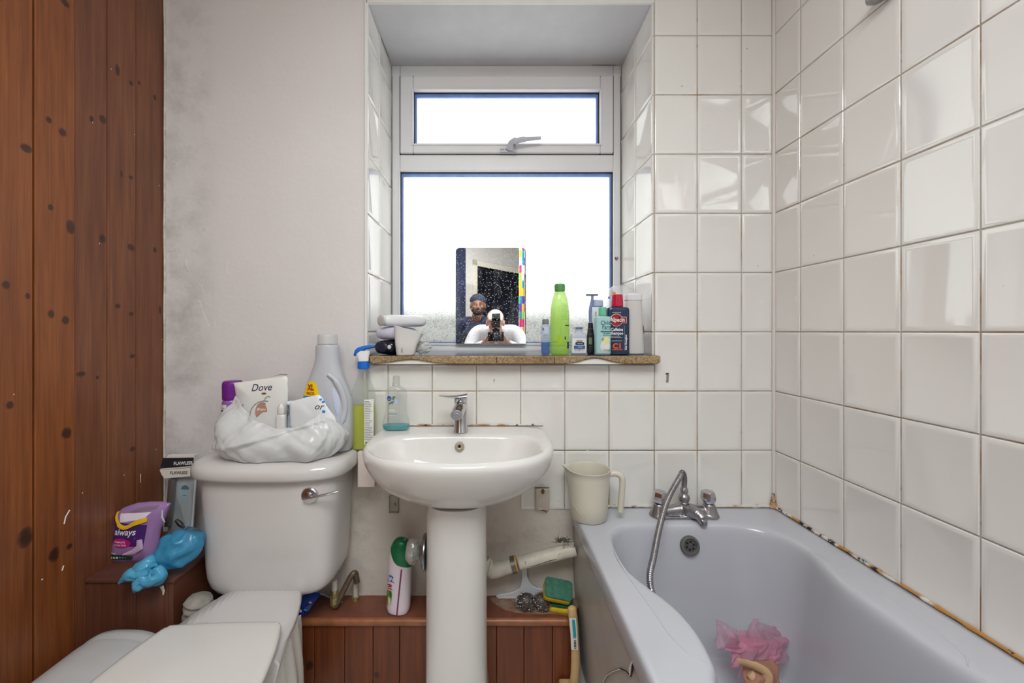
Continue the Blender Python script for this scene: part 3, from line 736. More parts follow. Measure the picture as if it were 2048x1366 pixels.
# pan
def pring(w, yb_, yf, z, c=-0.655, ym=0.80, eb=4.5, ef=2.1): return dring(c, w, yb_, yf, ym, z, 64, eb, ef)
k = MB()
k.loft([pring(0.105, 1.12, 0.55, 0.002, ym=0.75), pring(0.10, 1.13, 0.55, 0.06, ym=0.75), pring(0.095, 1.14, 0.54, 0.14, ym=0.75), pring(0.105, 1.17, 0.50, 0.22), pring(0.120, 1.22, 0.47, 0.28, eb=2.4), pring(0.145, 1.22, 0.45, 0.335, eb=2.4), pring(0.165, 1.22, 0.44, 0.375, eb=2.4), pring(0.170, 1.20, 0.44, 0.384, eb=2.4)])
pan = k.build('pan', M_ceramic, t, world=True, sub=1, angle=80)
k = MB()   # china deck that carries the cistern, tapering from the bowl
deck = []
for y, w_, c in ((1.31, 0.118, -0.685), (1.16, 0.118, -0.685), (1.07, 0.135, -0.675), (0.97, 0.160, -0.66), (0.90, 0.168, -0.65)):
    zt_ = 0.3535 if y > 1.1 else 0.3535+0.028*min(1, (1.1-y)/0.12)
    deck.append([Vector((c-w_, y, 0.31)), Vector((c-w_, y, zt_-0.012)), Vector((c-w_+0.012, y, zt_)), Vector((c+w_-0.012, y, zt_)), Vector((c+w_, y, zt_-0.012)), Vector((c+w_-0.015, y, 0.31))])
k.loft(deck); k.build('deck', M_ceramic, t, world=True, angle=60, bevel=0.004)
# seat and lid (turned slightly)
def lidring(ins, z, n=72):
    out = []
    Mr = Matrix.Translation((-0.655, 0.975, 0)) @ Matrix.Rotation(R(2.5), 4, 'Z')
    key = [(-0.118, 0.0), (-0.134, -0.006), (-0.144, -0.022), (-0.166, -0.10), (-0.182, -0.22), (-0.172, -0.33), (-0.12, -0.43), (0, -0.47), (0.12, -0.43), (0.172, -0.33), (0.182, -0.22), (0.166, -0.10), (0.144, -0.022), (0.134, -0.006), (0.118, 0.0), (0, 0.003)]
    P = catmull([Vector((a, b, 0)) for a, b in key], 6, True); ctr = Vector((0, -0.22, 0))
    for p in P:
        d = (p-ctr); q = ctr+d*(1-ins/d.length); out.append(Mr @ Vector((q.x, q.y, z)))
    return out
k = MB(); k.loft([lidring(0.010, 0.3845), lidring(0.004, 0.387), lidring(0.004, 0.396), lidring(0.008, 0.399)]); k.build('seat', M_seat, t, world=True, angle=60)
k = MB(); k.loft([lidring(0.004, 0.4000), lidring(0.0, 0.4025), lidring(0.0, 0.408), lidring(0.003, 0.4120), lidring(0.010, 0.4142), lidring(0.022, 0.4155)]); k.build('lid', M_seat, t, world=True, angle=75)
for dx in (-0.07, 0.07): k = MB(); k.tube([(-0.655+dx-0.016, 0.984, 0.394), (-0.655+dx+0.016, 0.984, 0.394)], 0.009, 14); k.build('hinge', M_seat, t, world=True)

# flexible pan connector behind the toilet
t = thing('pan_connector', 'grimy grey wrinkled pipe sleeve between the corner box and the toilet neck', 'pipe', (-0.83, 1.145, 0))
k = MB(); P = catmull([(-0.832, 1.125, 0.003), (-0.832, 1.122, 0.10), (-0.830, 1.118, 0.20), (-0.826, 1.112, 0.30), (-0.820, 1.106, 0.36), (-0.814, 1.104, 0.393)], 16)
k.tube(P, [(0.034+0.0022*sin(i*0.9)+0.006*noise.noise(p*26))*min(1, 0.15+(len(P)-1-i)*0.16) for i, p in enumerate(P)], 28)
k.v = [(x+0.006*noise.noise(Vector((x*60, y*60, z*45))), y+0.006*noise.noise(Vector((x*60+7, y*60, z*45))), z) for x, y, z in k.v]; k.build('sleeve', mat('grimy_grey_cloth', (142, 138, 128), 0.9, var=0.35, vscale=25, bump=0.5, bscale=60), t, world=True, angle=80)

# --- bath
t = thing('bathtub', 'pale grey bathtub with moulded armrests along the tiled wall', 'bath', (0.61, 0.40, 0))
ZB = 0.538; BX0, BX1, BY0, BY1 = 0.272, XR-0.001, -0.42, YW-0.001
bc = Vector((0.605, 0.40, 0))
L_ = [(0.43, 1.222), (0.375, 1.195), (0.345, 1.14), (0.335, 1.06), (0.338, 0.99), (0.362, 0.925), (0.392, 0.86), (0.404, 0.79), (0.396, 0.715), (0.378, 0.675), (0.362, 0.60), (0.362, 0.50), (0.385, 0.42), (0.40, 0.30), (0.385, 0.10), (0.36, -0.02), (0.37, -0.18), (0.42, -0.29), (0.53, -0.335)]
Rr = [(0.69, -0.335), (0.79, -0.29), (0.84, -0.18), (0.85, -0.02), (0.825, 0.10), (0.815, 0.30), (0.83, 0.42), (0.852, 0.50), (0.852, 0.60), (0.845, 0.68), (0.838, 0.74), (0.834, 0.83), (0.835, 0.93), (0.852, 1.01), (0.866, 1.08), (0.855, 1.14), (0.815, 1.19), (0.755, 1.217), (0.69, 1.2245), (0.56, 1.226)]
outl = catmull([Vector((x, y, 0)) for x, y in L_+Rr], 6, True); NB = len(outl)
def axis_pt(p):   # nearest point of the tub's long axis
    return Vector((bc.x, max(0.10, min(0.98, p.y)), 0))
def bro(ins, z):
    out = []
    for p in outl:
        a = axis_pt(p); d = a-p; out.append(p+d.normalized()*min(ins, d.length*0.9)+Vector((0, 0, z)))
    return out
bottom_outl = catmull([Vector((x, y, 0)) for x, y in [(0.47, 1.15), (0.43, 1.08), (0.42, 0.95), (0.42, 0.5), (0.42, 0.1), (0.46, -0.12), (0.61, -0.17), (0.76, -0.12), (0.79, 0.1), (0.79, 0.5), (0.79, 0.95), (0.785, 1.08), (0.745, 1.15), (0.61, 1.165)]], 8, True)
def resample_by_angle(P, Q):
    """points on the closed line Q matched to P by direction from the long axis"""
    out = []
    for p in P:
        a = axis_pt(p); d = (p-a).normalized(); best = None
        for i in range(len(Q)):
            q0, q1 = Q[i], Q[(i+1) % len(Q)]; e = q1-q0; den = d.x*e.y-d.y*e.x
            if abs(den) < 1e-9: continue
            w_ = q0-a; s_ = (w_.x*e.y-w_.y*e.x)/den; u_ = (w_.x*d.y-w_.y*d.x)/den
            if s_ > 0 and -1e-6 <= u_ <= 1+1e-6 and (best is None or s_ > best): best = s_
        out.append(a+d*(best if best else 0.05))
    return out
bot = resample_by_angle(outl, bottom_outl)
def blend(t_, z, ins=0.012):
    tp = bro(ins, 0); return [tp[i].lerp(bot[i], t_)+Vector((0, 0, z)) for i in range(NB)]
# outer rim line: rectangle matched along the same rays, corners snapped
rect = [Vector((BX0, BY1, 0)), Vector((BX0, BY0, 0)), Vector((BX1, BY0, 0)), Vector((BX1, BY1, 0))]
outer = resample_by_angle(outl, rect)
for c in rect:
    i = min(range(NB), key=lambda j: (outer[j]-c).length); outer[i] = c.copy()
def oring(ins, z): 
    return [Vector((min(max(p.x, BX0+ins), BX1-ins*0), min(max(p.y, BY0+ins), BY1), z)) for p in outer]
k = MB()
rings = [oring(0.004, ZB-0.055), oring(0.0, ZB-0.050), oring(0.0, ZB-0.010), oring(0.003, ZB-0.003), oring(0.009, ZB)]
rings += [bro(-0.012, ZB-0.0002), bro(-0.004, ZB-0.0018), bro(0.003, ZB-0.006), bro(0.009, ZB-0.016), bro(0.0125, ZB-0.034)]
for t_, dz in ((0.10, 0.07), (0.20, 0.12), (0.34, 0.19), (0.50, 0.25), (0.66, 0.300), (0.80, 0.340), (0.92, 0.362), (1.0, 0.372)): rings.append(blend(t_, ZB-dz))
cen = Vector((bc.x, 0.5, 0))
rings.append([p.lerp(axis_pt(p), 0.25)+Vector((0, 0, ZB-0.380)) for p in bot]); rings.append([p.lerp(axis_pt(p), 0.9)+Vector((0, 0, ZB-0.384)) for p in bot])
k.loft(rings, False, True)
# shallow dished armrests moulded into the rim
vv = []
for p in k.v:
    x, y, z = p
    if z > ZB-0.002 and (BX0+0.02) < x < BX1-0.01: pass
    vv.append(p)
k.v = vv
tub = k.build('tub', M_bath, t, world=True, sub=1, angle=80)
for sgn, P in ((1, [(0.337, 1.085), (0.331, 1.03), (0.336, 0.93), (0.345, 0.84), (0.350, 0.77), (0.366, 0.725), (0.388, 0.709)]), (-1, [(0.868, 1.06), (0.880, 0.98), (0.885, 0.88), (0.880, 0.78), (0.868, 0.725), (0.846, 0.70)])):
    k = MB(); pts = catmull([Vector((x, y, ZB-0.0006)) for x, y in P], 8)
    k.tube(pts, [0.0032*min(1, 4*min(i, len(pts)-1-i)/len(pts)+0.15) for i in range(len(pts))], 8, flat=0.5); k.build('armrest_ridge', M_bath, t, world=True)
# front panel, slightly crumpled, with a broken crack
M_panel = mat('grey_bath_panel', (176, 171, 166), 0.35, var=0.05)
k = MB(); v = []; f = []; ny, nz = 60, 24
yf0, yf1 = 0.70-1.1, YW-0.002
for j in range(nz+1):
    for i in range(ny+1):
        y = yf0+(yf1-yf0)*i/ny; z = 0.01+(ZB-0.045-0.01)*j/nz
        x = 0.279+0.016*(1-z/0.5)**2*1.6+0.004*noise.noise(Vector((y*4, z*5, 0)))
        v.append((x, y, z))
for j in range(nz):
    for i in range(ny):
        a = j*(ny+1)+i; f.append((a, a+1, a+ny+2, a+ny+1))
k.add(v, f); k.build('side_panel', M_panel, t, world=True, solid=0.003, angle=80)
k = MB(); Yc = 0.66
cr = [at(1209, 1366, 0.69), at(1214, 1352, 0.70), at(1226, 1343, 0.71), at(1240, 1337, 0.72), at(1250, 1338, 0.715), at(1262, 1353, 0.70)]
def onp(px, py):
    """point of the panel plane (about x = 0.281) seen at a pixel"""
    xx = 0.2805; 
    for _ in range(4):
        Y = F*xx/(px-VX); z = CZ-(py-VY)*Y/F; xx = 0.279+0.0256*(1-z/0.5)**2-0.0035
    return Vector((xx, Y, z))
cr = [onp(x, y) for x, y in [(1206, 1366), (1214, 1350), (1226, 1342), (1240, 1337), (1252, 1342), (1262, 1353)]]
k.tube(cr, 0.0011, 6); cr2 = [onp(x, y) for x, y in [(1272, 1315), (1266, 1330), (1264, 1342), (1262, 1353)]]; k.tube(cr2, [0.0008, 0.0022, 0.0018, 0.0008], 6)
k.build('panel_crack', M_dark, t, world=True)
k = MB(); k.tube([p+Vector((-0.002, -0.001, 0)) for p in [onp(1267, 1318), onp(1262, 1336), onp(1261, 1350)]], [0.001, 0.0028, 0.0010], 8, flat=0.5)
k.tube([p+Vector((-0.0012, 0, -0.0015)) for p in cr[:4]], 0.0010, 6); k.build('broken_edge', mat('broken_white_edge', (222, 216, 204), 0.7), t, world=True)
# overflow grille on the tap end
c = at(1380, 1091.5, 1.2055); MO = Matrix.Translation(c) @ Matrix.Rotation(R(90-13), 4, 'X')
k = MB(); k.lathe([(0.0290, -0.004), (0.0290, 0.002), (0.0275, 0.005), (0.0215, 0.006), (0.0185, 0.002), (0.0180, 0.0005)], 36, M=MO, cap=False); k.build('overflow_surround', mat('dark_overflow_metal', (108, 106, 104), 0.45, 0.4), t, world=True)
k = MB(); k.lathe([(0.0185, 0.0), (0.0185, 0.0012), (0.001, 0.0012)], 32, M=MO); k.build('overflow_disc', mat('grey_disc', (74, 72, 70), 0.7, 0.0), t, world=True)
k = MB()
for i in range(6):
    a = 2*pi*i/6+0.3; k.lathe([(0.0034, 0.0012), (0.0034, 0.0022)], 12, (0.0115*cos(a), 0.0115*sin(a), 0), MO)
k.build('overflow_hole', M_dark, t, world=True)
k = MB(); k.tube([MO @ Vector((0.005*cos(a), 0.005*sin(a)+0.001, 0.004)) for a in [i*0.5 for i in range(10)]], 0.0009, 6); k.build('plug_hook', M_chrome, t, world=True)
# chrome grips inside the armrests
for xg, sg in ((0.862, -1), (0.352, 1)):
    k = MB(); k.tube(catmull([(xg, 0.672, ZB-0.012), (xg+sg*0.022, 0.655, ZB-0.010), (xg+sg*0.030, 0.60, ZB-0.008), (xg+sg*0.030, 0.52, ZB-0.008), (xg+sg*0.022, 0.455, ZB-0.010), (xg, 0.44, ZB-0.012)], 5), 0.0085, 14, flat=0.7)
    k.build('grip_handle', M_chrome, t, world=True)

# --- bath mixer tap
t = thing('bath_tap', 'chrome bath mixer tap with two faceted handles on the end of the bath', 'tap', (at(1368, 1000, 1.27).x, 1.27, ZB))
k = MB()
xl, xr = at(1318, 0, 1.27).x-t.location.x, at(1418, 0, 1.27).x-t.location.x
for x in (xl, xr):
    k.lathe([(0.030, 0.0), (0.030, 0.004), (0.026, 0.012), (0.021, 0.026), (0.018, 0.036), (0.016, 0.040)], 28, (x, 0, 0))
k.tube([(xl, 0, 0.014), (xl*0.5, 0, 0.017), (0, 0, 0.022), (xr*0.5, 0, 0.017), (xr, 0, 0.014)], [0.016, 0.017, 0.021, 0.017, 0.016], 18)
k.lathe([(0.024, 0.0), (0.026, 0.01), (0.022, 0.028), (0.016, 0.036), (0.015, 0.042)], 24, (0, 0, 0))
k.tube(catmull([(0, 0, 0.022), (0.012, -0.024, 0.025), (0.025, -0.044, 0.022), (0.031, -0.056, 0.012)], 5), [0.020]*5+[0.018]*5+[0.015]*5+[0.011], 18)
k.lathe([(0.0115, -0.004), (0.012, 0.012)], 18, (0.0315, -0.057, 0.003))
k.box((xl-0.002, -0.028, 0.0), (xr+0.002, 0.026, 0.008))
k.build('body', M_dullchrome, t, remesh=0.0016)
for x in (xl, xr):
    k = MB(); n = 6
    prof = [(0.0150, 0.041), (0.0195, 0.045), (0.0235, 0.054), (0.0230, 0.064), (0.0205, 0.0765), (0.0195, 0.0785)]
    tl_ = Matrix.Translation((x, 0, 0)) @ Matrix.Rotation(R(-3 if x > 0 else 3), 4, 'Y') @ Matrix.Rotation(R(20), 4, 'Z')
    rings = []
    for i, (r, z) in enumerate(prof):
        rings.append([tl_ @ Vector((r*(1 if j % 2 == 0 else 0.90)*cos(pi*j/n), r*(1 if j % 2 == 0 else 0.90)*sin(pi*j/n), z)) for j in range(2*n)])
    k.loft(rings); k.build('handle', M_chrome, t, smooth=False, bevel=0.0012)
k = MB(); k.lathe([(0.0150, 0.040), (0.0155, 0.043), (0.0125, 0.046), (0.0165, 0.052), (0.0170, 0.058), (0.0150, 0.066), (0.0095, 0.071), (0.0095, 0.074), (0.0115, 0.075), (0.0115, 0.087), (0.0085, 0.090), (0.0080, 0.100)], 28); k.build('diverter', M_dullchrome, t, angle=50)
# shower hose
hx = t.location.x
t2 = thing('shower_hose', 'ribbed chrome shower hose arching over the bath tap down into the tub', 'hose', (hx, 1.27, ZB+0.098))
P = catmull([(hx, 1.27, ZB+0.094), (hx, 1.268, ZB+0.120), (hx-0.008, 1.262, ZB+0.141), (hx-0.024, 1.248, ZB+0.132), at(1335, 1000, 1.205), at(1320, 1050, 1.145), at(1308, 1110, 1.08), at(1300, 1165, 1.035), (0.425, 0.98, 0.40), (0.45, 0.93, 0.27), (0.50, 0.92, 0.185), (0.545, 0.935, 0.170)], 110)
ph = 0; rr = []
for i, p in enumerate(P):
    if i: ph += (p-P[i-1]).length
    rr.append(0.0076+0.0013*(1 if (ph*1000) % 5.2 < 2.6 else -0.4))
k = MB(); k.tube(P, rr, 12); k.build('hose', M_dullchrome, t2, world=True, angle=80)
t2['label'] = 'ribbed chrome shower hose arching over the bath tap down into the tub'

# --- jug on the bath corner
t = thing('plastic_jug', 'beige plastic measuring jug standing on the corner of the bath rim', 'jug', (at(1177, 1045, 1.262).x, 1.262, ZB), R(-14))
k = MB(); n = 64; jm = mat('beige_plastic', (206, 200, 184), 0.35, var=0.03)
def jring(r, z, spout, rimtilt=0):
    out = []
    for i in range(n):
        a = 2*pi*i/n; rr_ = r; dz = 0
        d = abs((a-pi+pi) % (2*pi)-pi); dd = abs(((a-pi)+pi) % (2*pi)-pi)
        if spout: rr_ += spout*math.exp(-(dd/0.20)**2); dz = 0.004*math.exp(-(dd/0.25)**2)
        out.append(Vector((rr_*cos(a), rr_*sin(a), z+dz)))
    return out
Rj = [jring(0.054, 0.0, 0), jring(0.0575, 0.003, 0), jring(0.060, 0.05, 0), jring(0.0635, 0.105, 0.001), jring(0.0655, 0.135, 0.006), jring(0.0675, 0.152, 0.014), jring(0.0690, 0.1535, 0.015), jring(0.0690, 0.156, 0.015), jring(0.0665, 0.156, 0.013), jring(0.0635, 0.150, 0.008), jring(0.0615, 0.105, 0), jring(0.058, 0.05, 0), jring(0.0545, 0.006, 0)]
k.loft(Rj); k.build('body', jm, t, angle=60)
k = MB(); k.tube(catmull([(0.064, 0, 0.142), (0.082, 0, 0.146), (0.099, 0, 0.138), (0.103, 0, 0.118), (0.100, 0, 0.07), (0.097, 0, 0.028)], 5), 0.0095, 12, flat=1.0, upv=(0,1,0)); k.build('handle', jm, t)
k = MB()
for z, a0, a1, dz in ((0.098, -2.2, -1.1, 0.0), (0.055, -2.5, -1.9, -0.028)):
    P = [Vector(((0.0615+0.0)*cos(a0+(a1-a0)*i/12), 0.0615*sin(a0+(a1-a0)*i/12), z+dz*i/12)) for i in range(13)]
    k = MB(); k.tube(P, 0.0007, 6); k.build('moulding_line', mat('beige_plastic_line', (186, 180, 164), 0.4), t)

# --- boxing under the basin, corner box on the left
kn2 = []
for px, py, r in ((632,1240+70,5),(664,1310,6),(716,1330,7),(712,1175+160,5),(870-20,1350,6)):
    Y = 1.236; kn2.append(((px-VX)*Y/F, CZ-(py-VY)*Y/F, r*Y/F, r*1.3*Y/F))
M_box = wood_mat('varnished_boxing_boards', (132, 70, 36), (98, 50, 30), kn2, 'X', 0.0925, at(628, 0, 1.236).x-0.0925*10, gloss=0.35)
M_shelf = mat('worn_varnished_wood', (122, 72, 54), 0.4, var=0.30, vscale=14, bump=0.2, bscale=50)
M_nose = mat('worn_nosing', (152, 92, 56), 0.38, var=0.35, vscale=18, bump=0.2, bscale=60)
t = thing('pipe_boxing', 'low varnished boxing of upright boards with a dusty shelf behind the basin pedestal', 'boxing', (-0.15, 1.28, 0))
k = MB(); xs = [-0.862, -0.77, -0.68, -0.59]+[at(p, 0, 1.236).x for p in (628, 689, 746, 799, 856, 915, 993, 1048, 1105)]+[0.268]
for i in range(len(xs)-1): k.box((xs[i]+0.0008, 1.236, 0.0), (xs[i+1]-0.0008, 1.252, 0.212))
k.build('board_front', M_box, t, world=True, smooth=False, bevel=0.002)
ztop = CZ-0.895
k = MB(); k.box((-0.862, 1.236, ztop-0.022), (0.270, YW+0.005, ztop)); k.build('shelf', M_shelf, t, world=True, smooth=False)
k = MB(); n = 60; rings = []
for i in range(n+1):
    x = -0.862+1.132*i/n; dy = 0.0015*noise.noise(Vector((x*12, 0, 0))); rings.append([Vector((x, 1.237+dy-0.013*cos(a), ztop-0.0125+0.0125*sin(a))) for a in [pi/2-pi*j/8 for j in range(9)]]+[Vector((x, 1.24, ztop-0.025))])
k.loft(rings); k.build('nosing', M_nose, t, world=True, angle=60)
# dust and old caulk on the shelf's right end
def dustmat():
    t_ = NT('shelf_dust'); v = t_.coord(); f = t_.noise(v, 30, 6, 0.7)
    t_.l(t_.ramp(f, [(0.35, rgba((122, 80, 62))), (0.62, rgba((150, 128, 108)))]), t_.b.inputs['Base Color']); t_.set(Roughness=0.95); t_.bump(f, 0.6, 0.003); return t_.m
k = MB(); P = catmull([Vector((x, y, ztop+0.0004)) for x, y in [(0.015, 1.33), (0.02, 1.29), (0.06, 1.262), (0.13, 1.25), (0.20, 1.252), (0.262, 1.246), (0.268, 1.33)]], 6, True)
k.loft([P, [p+Vector((0, 0, 0.0008)) for p in P]]); k.build('dust', dustmat(), t, world=True)

t = thing('corner_box', 'dark varnished wooden box built into the corner left of the toilet', 'boxing', (-0.98, 1.2, 0))
M_cbox = wood_mat('dark_box_boards', (116, 70, 50), (84, 52, 42), [], 'X', 0.0925, -1.2, gloss=0.4)
zc = CZ-0.676
k = MB(); k.box((XL, 1.083, 0), (-0.975, 1.10, zc-0.012)); k.box((-0.974, 1.083, 0), (-0.885, 1.10, zc-0.012)); k.box((-0.885, 1.083, 0), (-0.872, YW+0.004, zc-0.012)); k.build('side_boards', M_cbox, t, world=True, smooth=False, bevel=0.002)
k = MB(); k.box((XL, 1.078, zc-0.012), (-0.866, YW+0.004, zc)); k.build('top_board', mat('dark_dusty_board', (96, 58, 46), 0.45, var=0.3, vscale=20), t, world=True, smooth=False, bevel=0.003)
k = MB(); k.tube([at(323, 1172, 1.080), at(327, 1182, 1.0805), at(326, 1190, 1.0805)], [0.006, 0.004, 0.0015], 8, flat=0.4, upv=(0,1,0)); k.build('paint_chip', M_fleck, t, world=True)

# --- domed bin at the lower left
t = thing('pedal_bin', 'light grey plastic bin with a rounded lid between the boards and the toilet', 'bin', (-0.965, 0.84, 0))
M_bin = mat('cool_grey_plastic', (190, 190, 190), 0.3, var=0.03)
def binring(y, w_, ztop_, xc=-0.962, n=40, zb=0.0):
    out = []
    for i in range(n+1):
        a = pi*i/n; out.append(Vector((xc+w_*math.copysign(abs(cos(a))**0.75, cos(a)), y, (ztop_-0.085)+0.085*abs(sin(a))**0.85)))
    out.append(Vector((xc-w_*0.92, y, zb))); out.append(Vector((xc+w_*0.92, y, zb)))
    return out
k = MB(); k.loft([binring(0.55, 0.10, 0.300), binring(0.56, 0.118, 0.325), binring(0.62, 0.124, 0.338), binring(0.90, 0.124, 0.344), binring(1.00, 0.122, 0.344), binring(1.012, 0.121, 0.343)]); k.build('body', M_bin, t, world=True, angle=60)
k = MB(); k.loft([binring(1.0125, 0.116, 0.338, zb=0.2), binring(1.030, 0.121, 0.3425, zb=0.2), binring(1.046, 0.119, 0.341, zb=0.2), binring(1.056, 0.108, 0.330, zb=0.2)]); k.build('end_cap', M_bin, t, world=True, angle=60)
# pleated bag hanging beside the pan
t = thing('white_plastic_sack', 'pleated white plastic sack tucked against the right side of the toilet pan', 'bag', (-0.50, 0.97, 0))
k = MB(); rings = []
for j in range(15):
    u = j/14; z = 0.003+0.345*u; w_ = 0.028+0.018*sin(pi*u)**0.8
    rings.append([Vector((-0.535+0.7*w_*cos(a)*(1+0.10*sin(9*a+u*5)), 1.03+0.065*sin(a)*(1+0.08*sin(11*a+u*3)), z)) for a in [2*pi*i/60 for i in range(60)]])
k.loft(rings); k.build('sack', film('white_polythene', (226, 222, 216), 0.9, 0.25, 0.2, 0.5, 20), t, world=True, angle=80)
# ------------------------------------------------------------ things on the window board
M_navy = mat('navy_print', (24, 32, 66), 0.4); M_ink = mat('black_print', (28, 28, 34), 0.5); M_wprint = mat('white_print', (232, 232, 230), 0.45)
M_wplastic = mat('white_plastic', (226, 226, 226), 0.25, var=0.02)
def base(px, Y, z): return (at(px, 0, Y).x, Y, z)
SB = SZ+0.0008
# stack of soap cases / pads pointing into the corner
def pebble(name, L, w_, h, mt, parent, capm=None):
    k = MB(); rings = []
    for i in range(25):
        u = i/24; s_ = (1-abs(2*u-1)**6)**(1/2.6) if 0 < u < 1 else 0.15
        rings.append([Vector((w_*s_*math.copysign(abs(cos(a))**0.65, cos(a)), -0.012+L*u, h/2+h/2*s_*math.copysign(abs(sin(a))**0.75, sin(a)))) for a in [2*pi*j/28 for j in range(28)]])
    k.loft(rings); k.build(name, mt, parent, angle=75)
t = thing('black_grooming_case', 'glossy black rounded case at the bottom of the stack on the sill', 'case', (at(767, 0, 1.34).x, 1.350, SB), R(-22), 'cases stacked on the window sill')
pebble('shell', 0.15, 0.046, 0.050, mat('gloss_black', (26, 28, 44), 0.12), t)
k = MB(); k.ball((0, -0.012, 0.026), (0.022, 0.006, 0.019), 20, 10); k.build('end_cap', mat('satin_black', (40, 42, 56), 0.3), t)
k = MB(); k.ball((0.026, -0.008, 0.026), (0.008, 0.004, 0.008)); k.build('button', M_wplastic, t)
t = thing('lilac_grooming_case', 'pale lilac white rounded case in the middle of the stack on the sill', 'case', (at(772, 0, 1.34).x, 1.350, SB+0.050), R(-22), 'cases stacked on the window sill')
pebble('shell', 0.15, 0.052, 0.046, mat('lilac_white', (208, 206, 224), 0.2), t)
t = thing('white_grooming_case', 'white rounded case with open oval end on top of the stack on the sill', 'case', (at(766, 0, 1.335).x, 1.345, SB+0.0955), R(-48), 'cases stacked on the window sill')
pebble('shell', 0.175, 0.031, 0.042, mat('white_case', (226, 226, 228), 0.2), t)
k = MB(); k.ball((0, -0.010, 0.021), (0.028, 0.006, 0.019), 24, 10); k.build('oval_end', mat('grey_end', (196, 194, 190), 0.4), t)
# white scoop cup
t = thing('white_scoop_cup', 'white plastic cup with slanted open top in front of the stacked cases', 'cup', (at(812, 0, 1.318).x, 1.316, SB), R(8))
k = MB(); mcup = mat('white_scoop_plastic', (216, 214, 210), 0.35, var=0.03)
def cupring(w0, w1, d, zl, zr, e=4.5, n=40, ins=0):
    out = []
    for p in se(0, 0, 1, 1, 0, n, e):
        x = (w0+(w1-w0)*0)*p.x-ins*p.x; 
        u = (p.x+1)/2; out.append(Vector((x+(w1*u), (d-ins)*p.y, zl+(zr-zl)*u)))
    return out
k.loft([cupring(0.026, 0, 0.022, 0, 0), cupring(0.0305, 0, 0.026, 0.004, 0.004), cupring(0.0345, 0.003, 0.029, 0.045, 0.035), cupring(0.038, 0.020, 0.032, 0.098, 0.070), cupring(0.0385, 0.022, 0.0325, 0.100, 0.0715), cupring(0.0385, 0.022, 0.0325, 0.100, 0.0715, ins=0.002), cupring(0.034, 0.004, 0.029, 0.045, 0.035, ins=0.002), cupring(0.030, 0, 0.026, 0.006, 0.006, ins=0.002)])
k.build('cup', mcup, t, angle=50)
k = MB(); k.tube([(-0.0105, -0.0292, 0.010), (-0.0110, -0.0301, 0.018), (-0.010, -0.0305, 0.026)], [0.0006, 0.0011, 0.0005], 6); k.build('rust_streak', mat('rust', (120, 92, 66), 0.8), t)
def crumple(name, m, parent, c, r, seed, n=28, sc_=1.0, freq=9):
    k = MB(); rings = []
    for i in range(1, 18):
        a = pi*i/18-pi/2
        ring = []
        for j in range(n):
            b = 2*pi*j/n; d = Vector((cos(a)*cos(b), cos(a)*sin(b), sin(a)))
            q = abs(noise.noise(d*2.2+Vector((seed, 0, 0))))+0.5*abs(noise.noise(d*5+Vector((seed, 3, 0))))
            s_ = 0.72+0.62*q
            p = Vector((d.x*r[0]*s_, d.y*r[1]*s_, d.z*r[2]*s_)); ring.append(Vector(c)+p)
        rings.append(ring)
    k.loft(rings); zmin = min(p[2] for p in k.v)
    k.v = [(p[0], p[1], p[2]-zmin) for p in k.v]
    return k.build(name, m, parent, angle=30)
M_tissue = film('thin_white_wrap', (232, 230, 228), 0.8, 0.2, 0.4, 0.6, 60)
t = thing('crumpled_wrapper', 'crumpled white wrapper beside the white cup on the sill', 'wrapper', base(846, 1.345, SB)); crumple('wrapper', M_tissue, t, (0, 0, 0), (0.030, 0.016, 0.020), 3.1)
k = MB(); k.ball((-0.012, 0.004, 0.03), (0.012, 0.008, 0.02)); k.build('fold', M_tissue, t)

# frameless mirror leaning on the window
def mirror_mat():
    t = NT('spotted_mirror'); t.set(Base_Color=(0.93, 0.94, 0.96, 1), Metallic=1.0, Roughness=0.0)
    v = t.coord(); d = t.n('ShaderNodeTexVoronoi', feature='F1'); d.inputs['Scale'].default_value = 190; t.l(v, d.inputs['Vector'])
    w_ = t.n('ShaderNodeTexWhiteNoise', noise_dimensions='3D'); t.l(d.outputs['Position'], w_.inputs['Vector'])
    spots = t.math('MULTIPLY', t.ramp(d.outputs['Distance'], [(0.20, (1,1,1)), (0.34, (0,0,0))]), t.ramp(w_.outputs[0], [(0.50, (0,0,0)), (0.62, (1,1,1))]))
    mp = t.coord((9, 9, 2.0)); sm = t.ramp(t.noise(mp, 2.2, 6, 0.75), [(0.50, (0,0,0)), (0.78, (0.55,0.55,0.55))])
    f = t.math('MAXIMUM', t.math('MULTIPLY', spots, 0.85), t.math('MULTIPLY', sm, 0.30))
    df = t.n('ShaderNodeBsdfDiffuse'); df.inputs[0].default_value = (0.85, 0.87, 0.92, 1)
    mx = t.n('ShaderNodeMixShader'); t.l(f, mx.inputs[0]); t.l(t.b.outputs[0], mx.inputs[1]); t.l(df.outputs[0], mx.inputs[2]); t.l(mx.outputs[0], t.out.inputs[0]); return t.m
Ym = 1.628
pA, pB = at(911, 687, Ym), at(1052, 495, Ym)
W_, H_ = (pB.x-pA.x), (pB.z-pA.z)
t = thing('mirror', 'small spotted frameless mirror with rounded top corners leaning on the lower pane', 'mirror', ((pA.x+pB.x)/2, Ym, zb+0.0015), rot=(R(-0.6), 0, R(-0.72)))
H_ = pB.z-(zb+0.0015)
def mpoly(ins, y):
    P = [Vector((-W_/2+ins, y, ins)), Vector((W_/2-ins, y, ins))]; r = 0.016-ins
    for cxx, a0 in ((W_/2-0.016, 0), (-W_/2+0.016, pi/2)):
        for i in range(9):
            a = a0+pi/2*i/8; P.append(Vector((cxx+r*cos(a), y, H_-0.016+r*sin(a))))
    return P
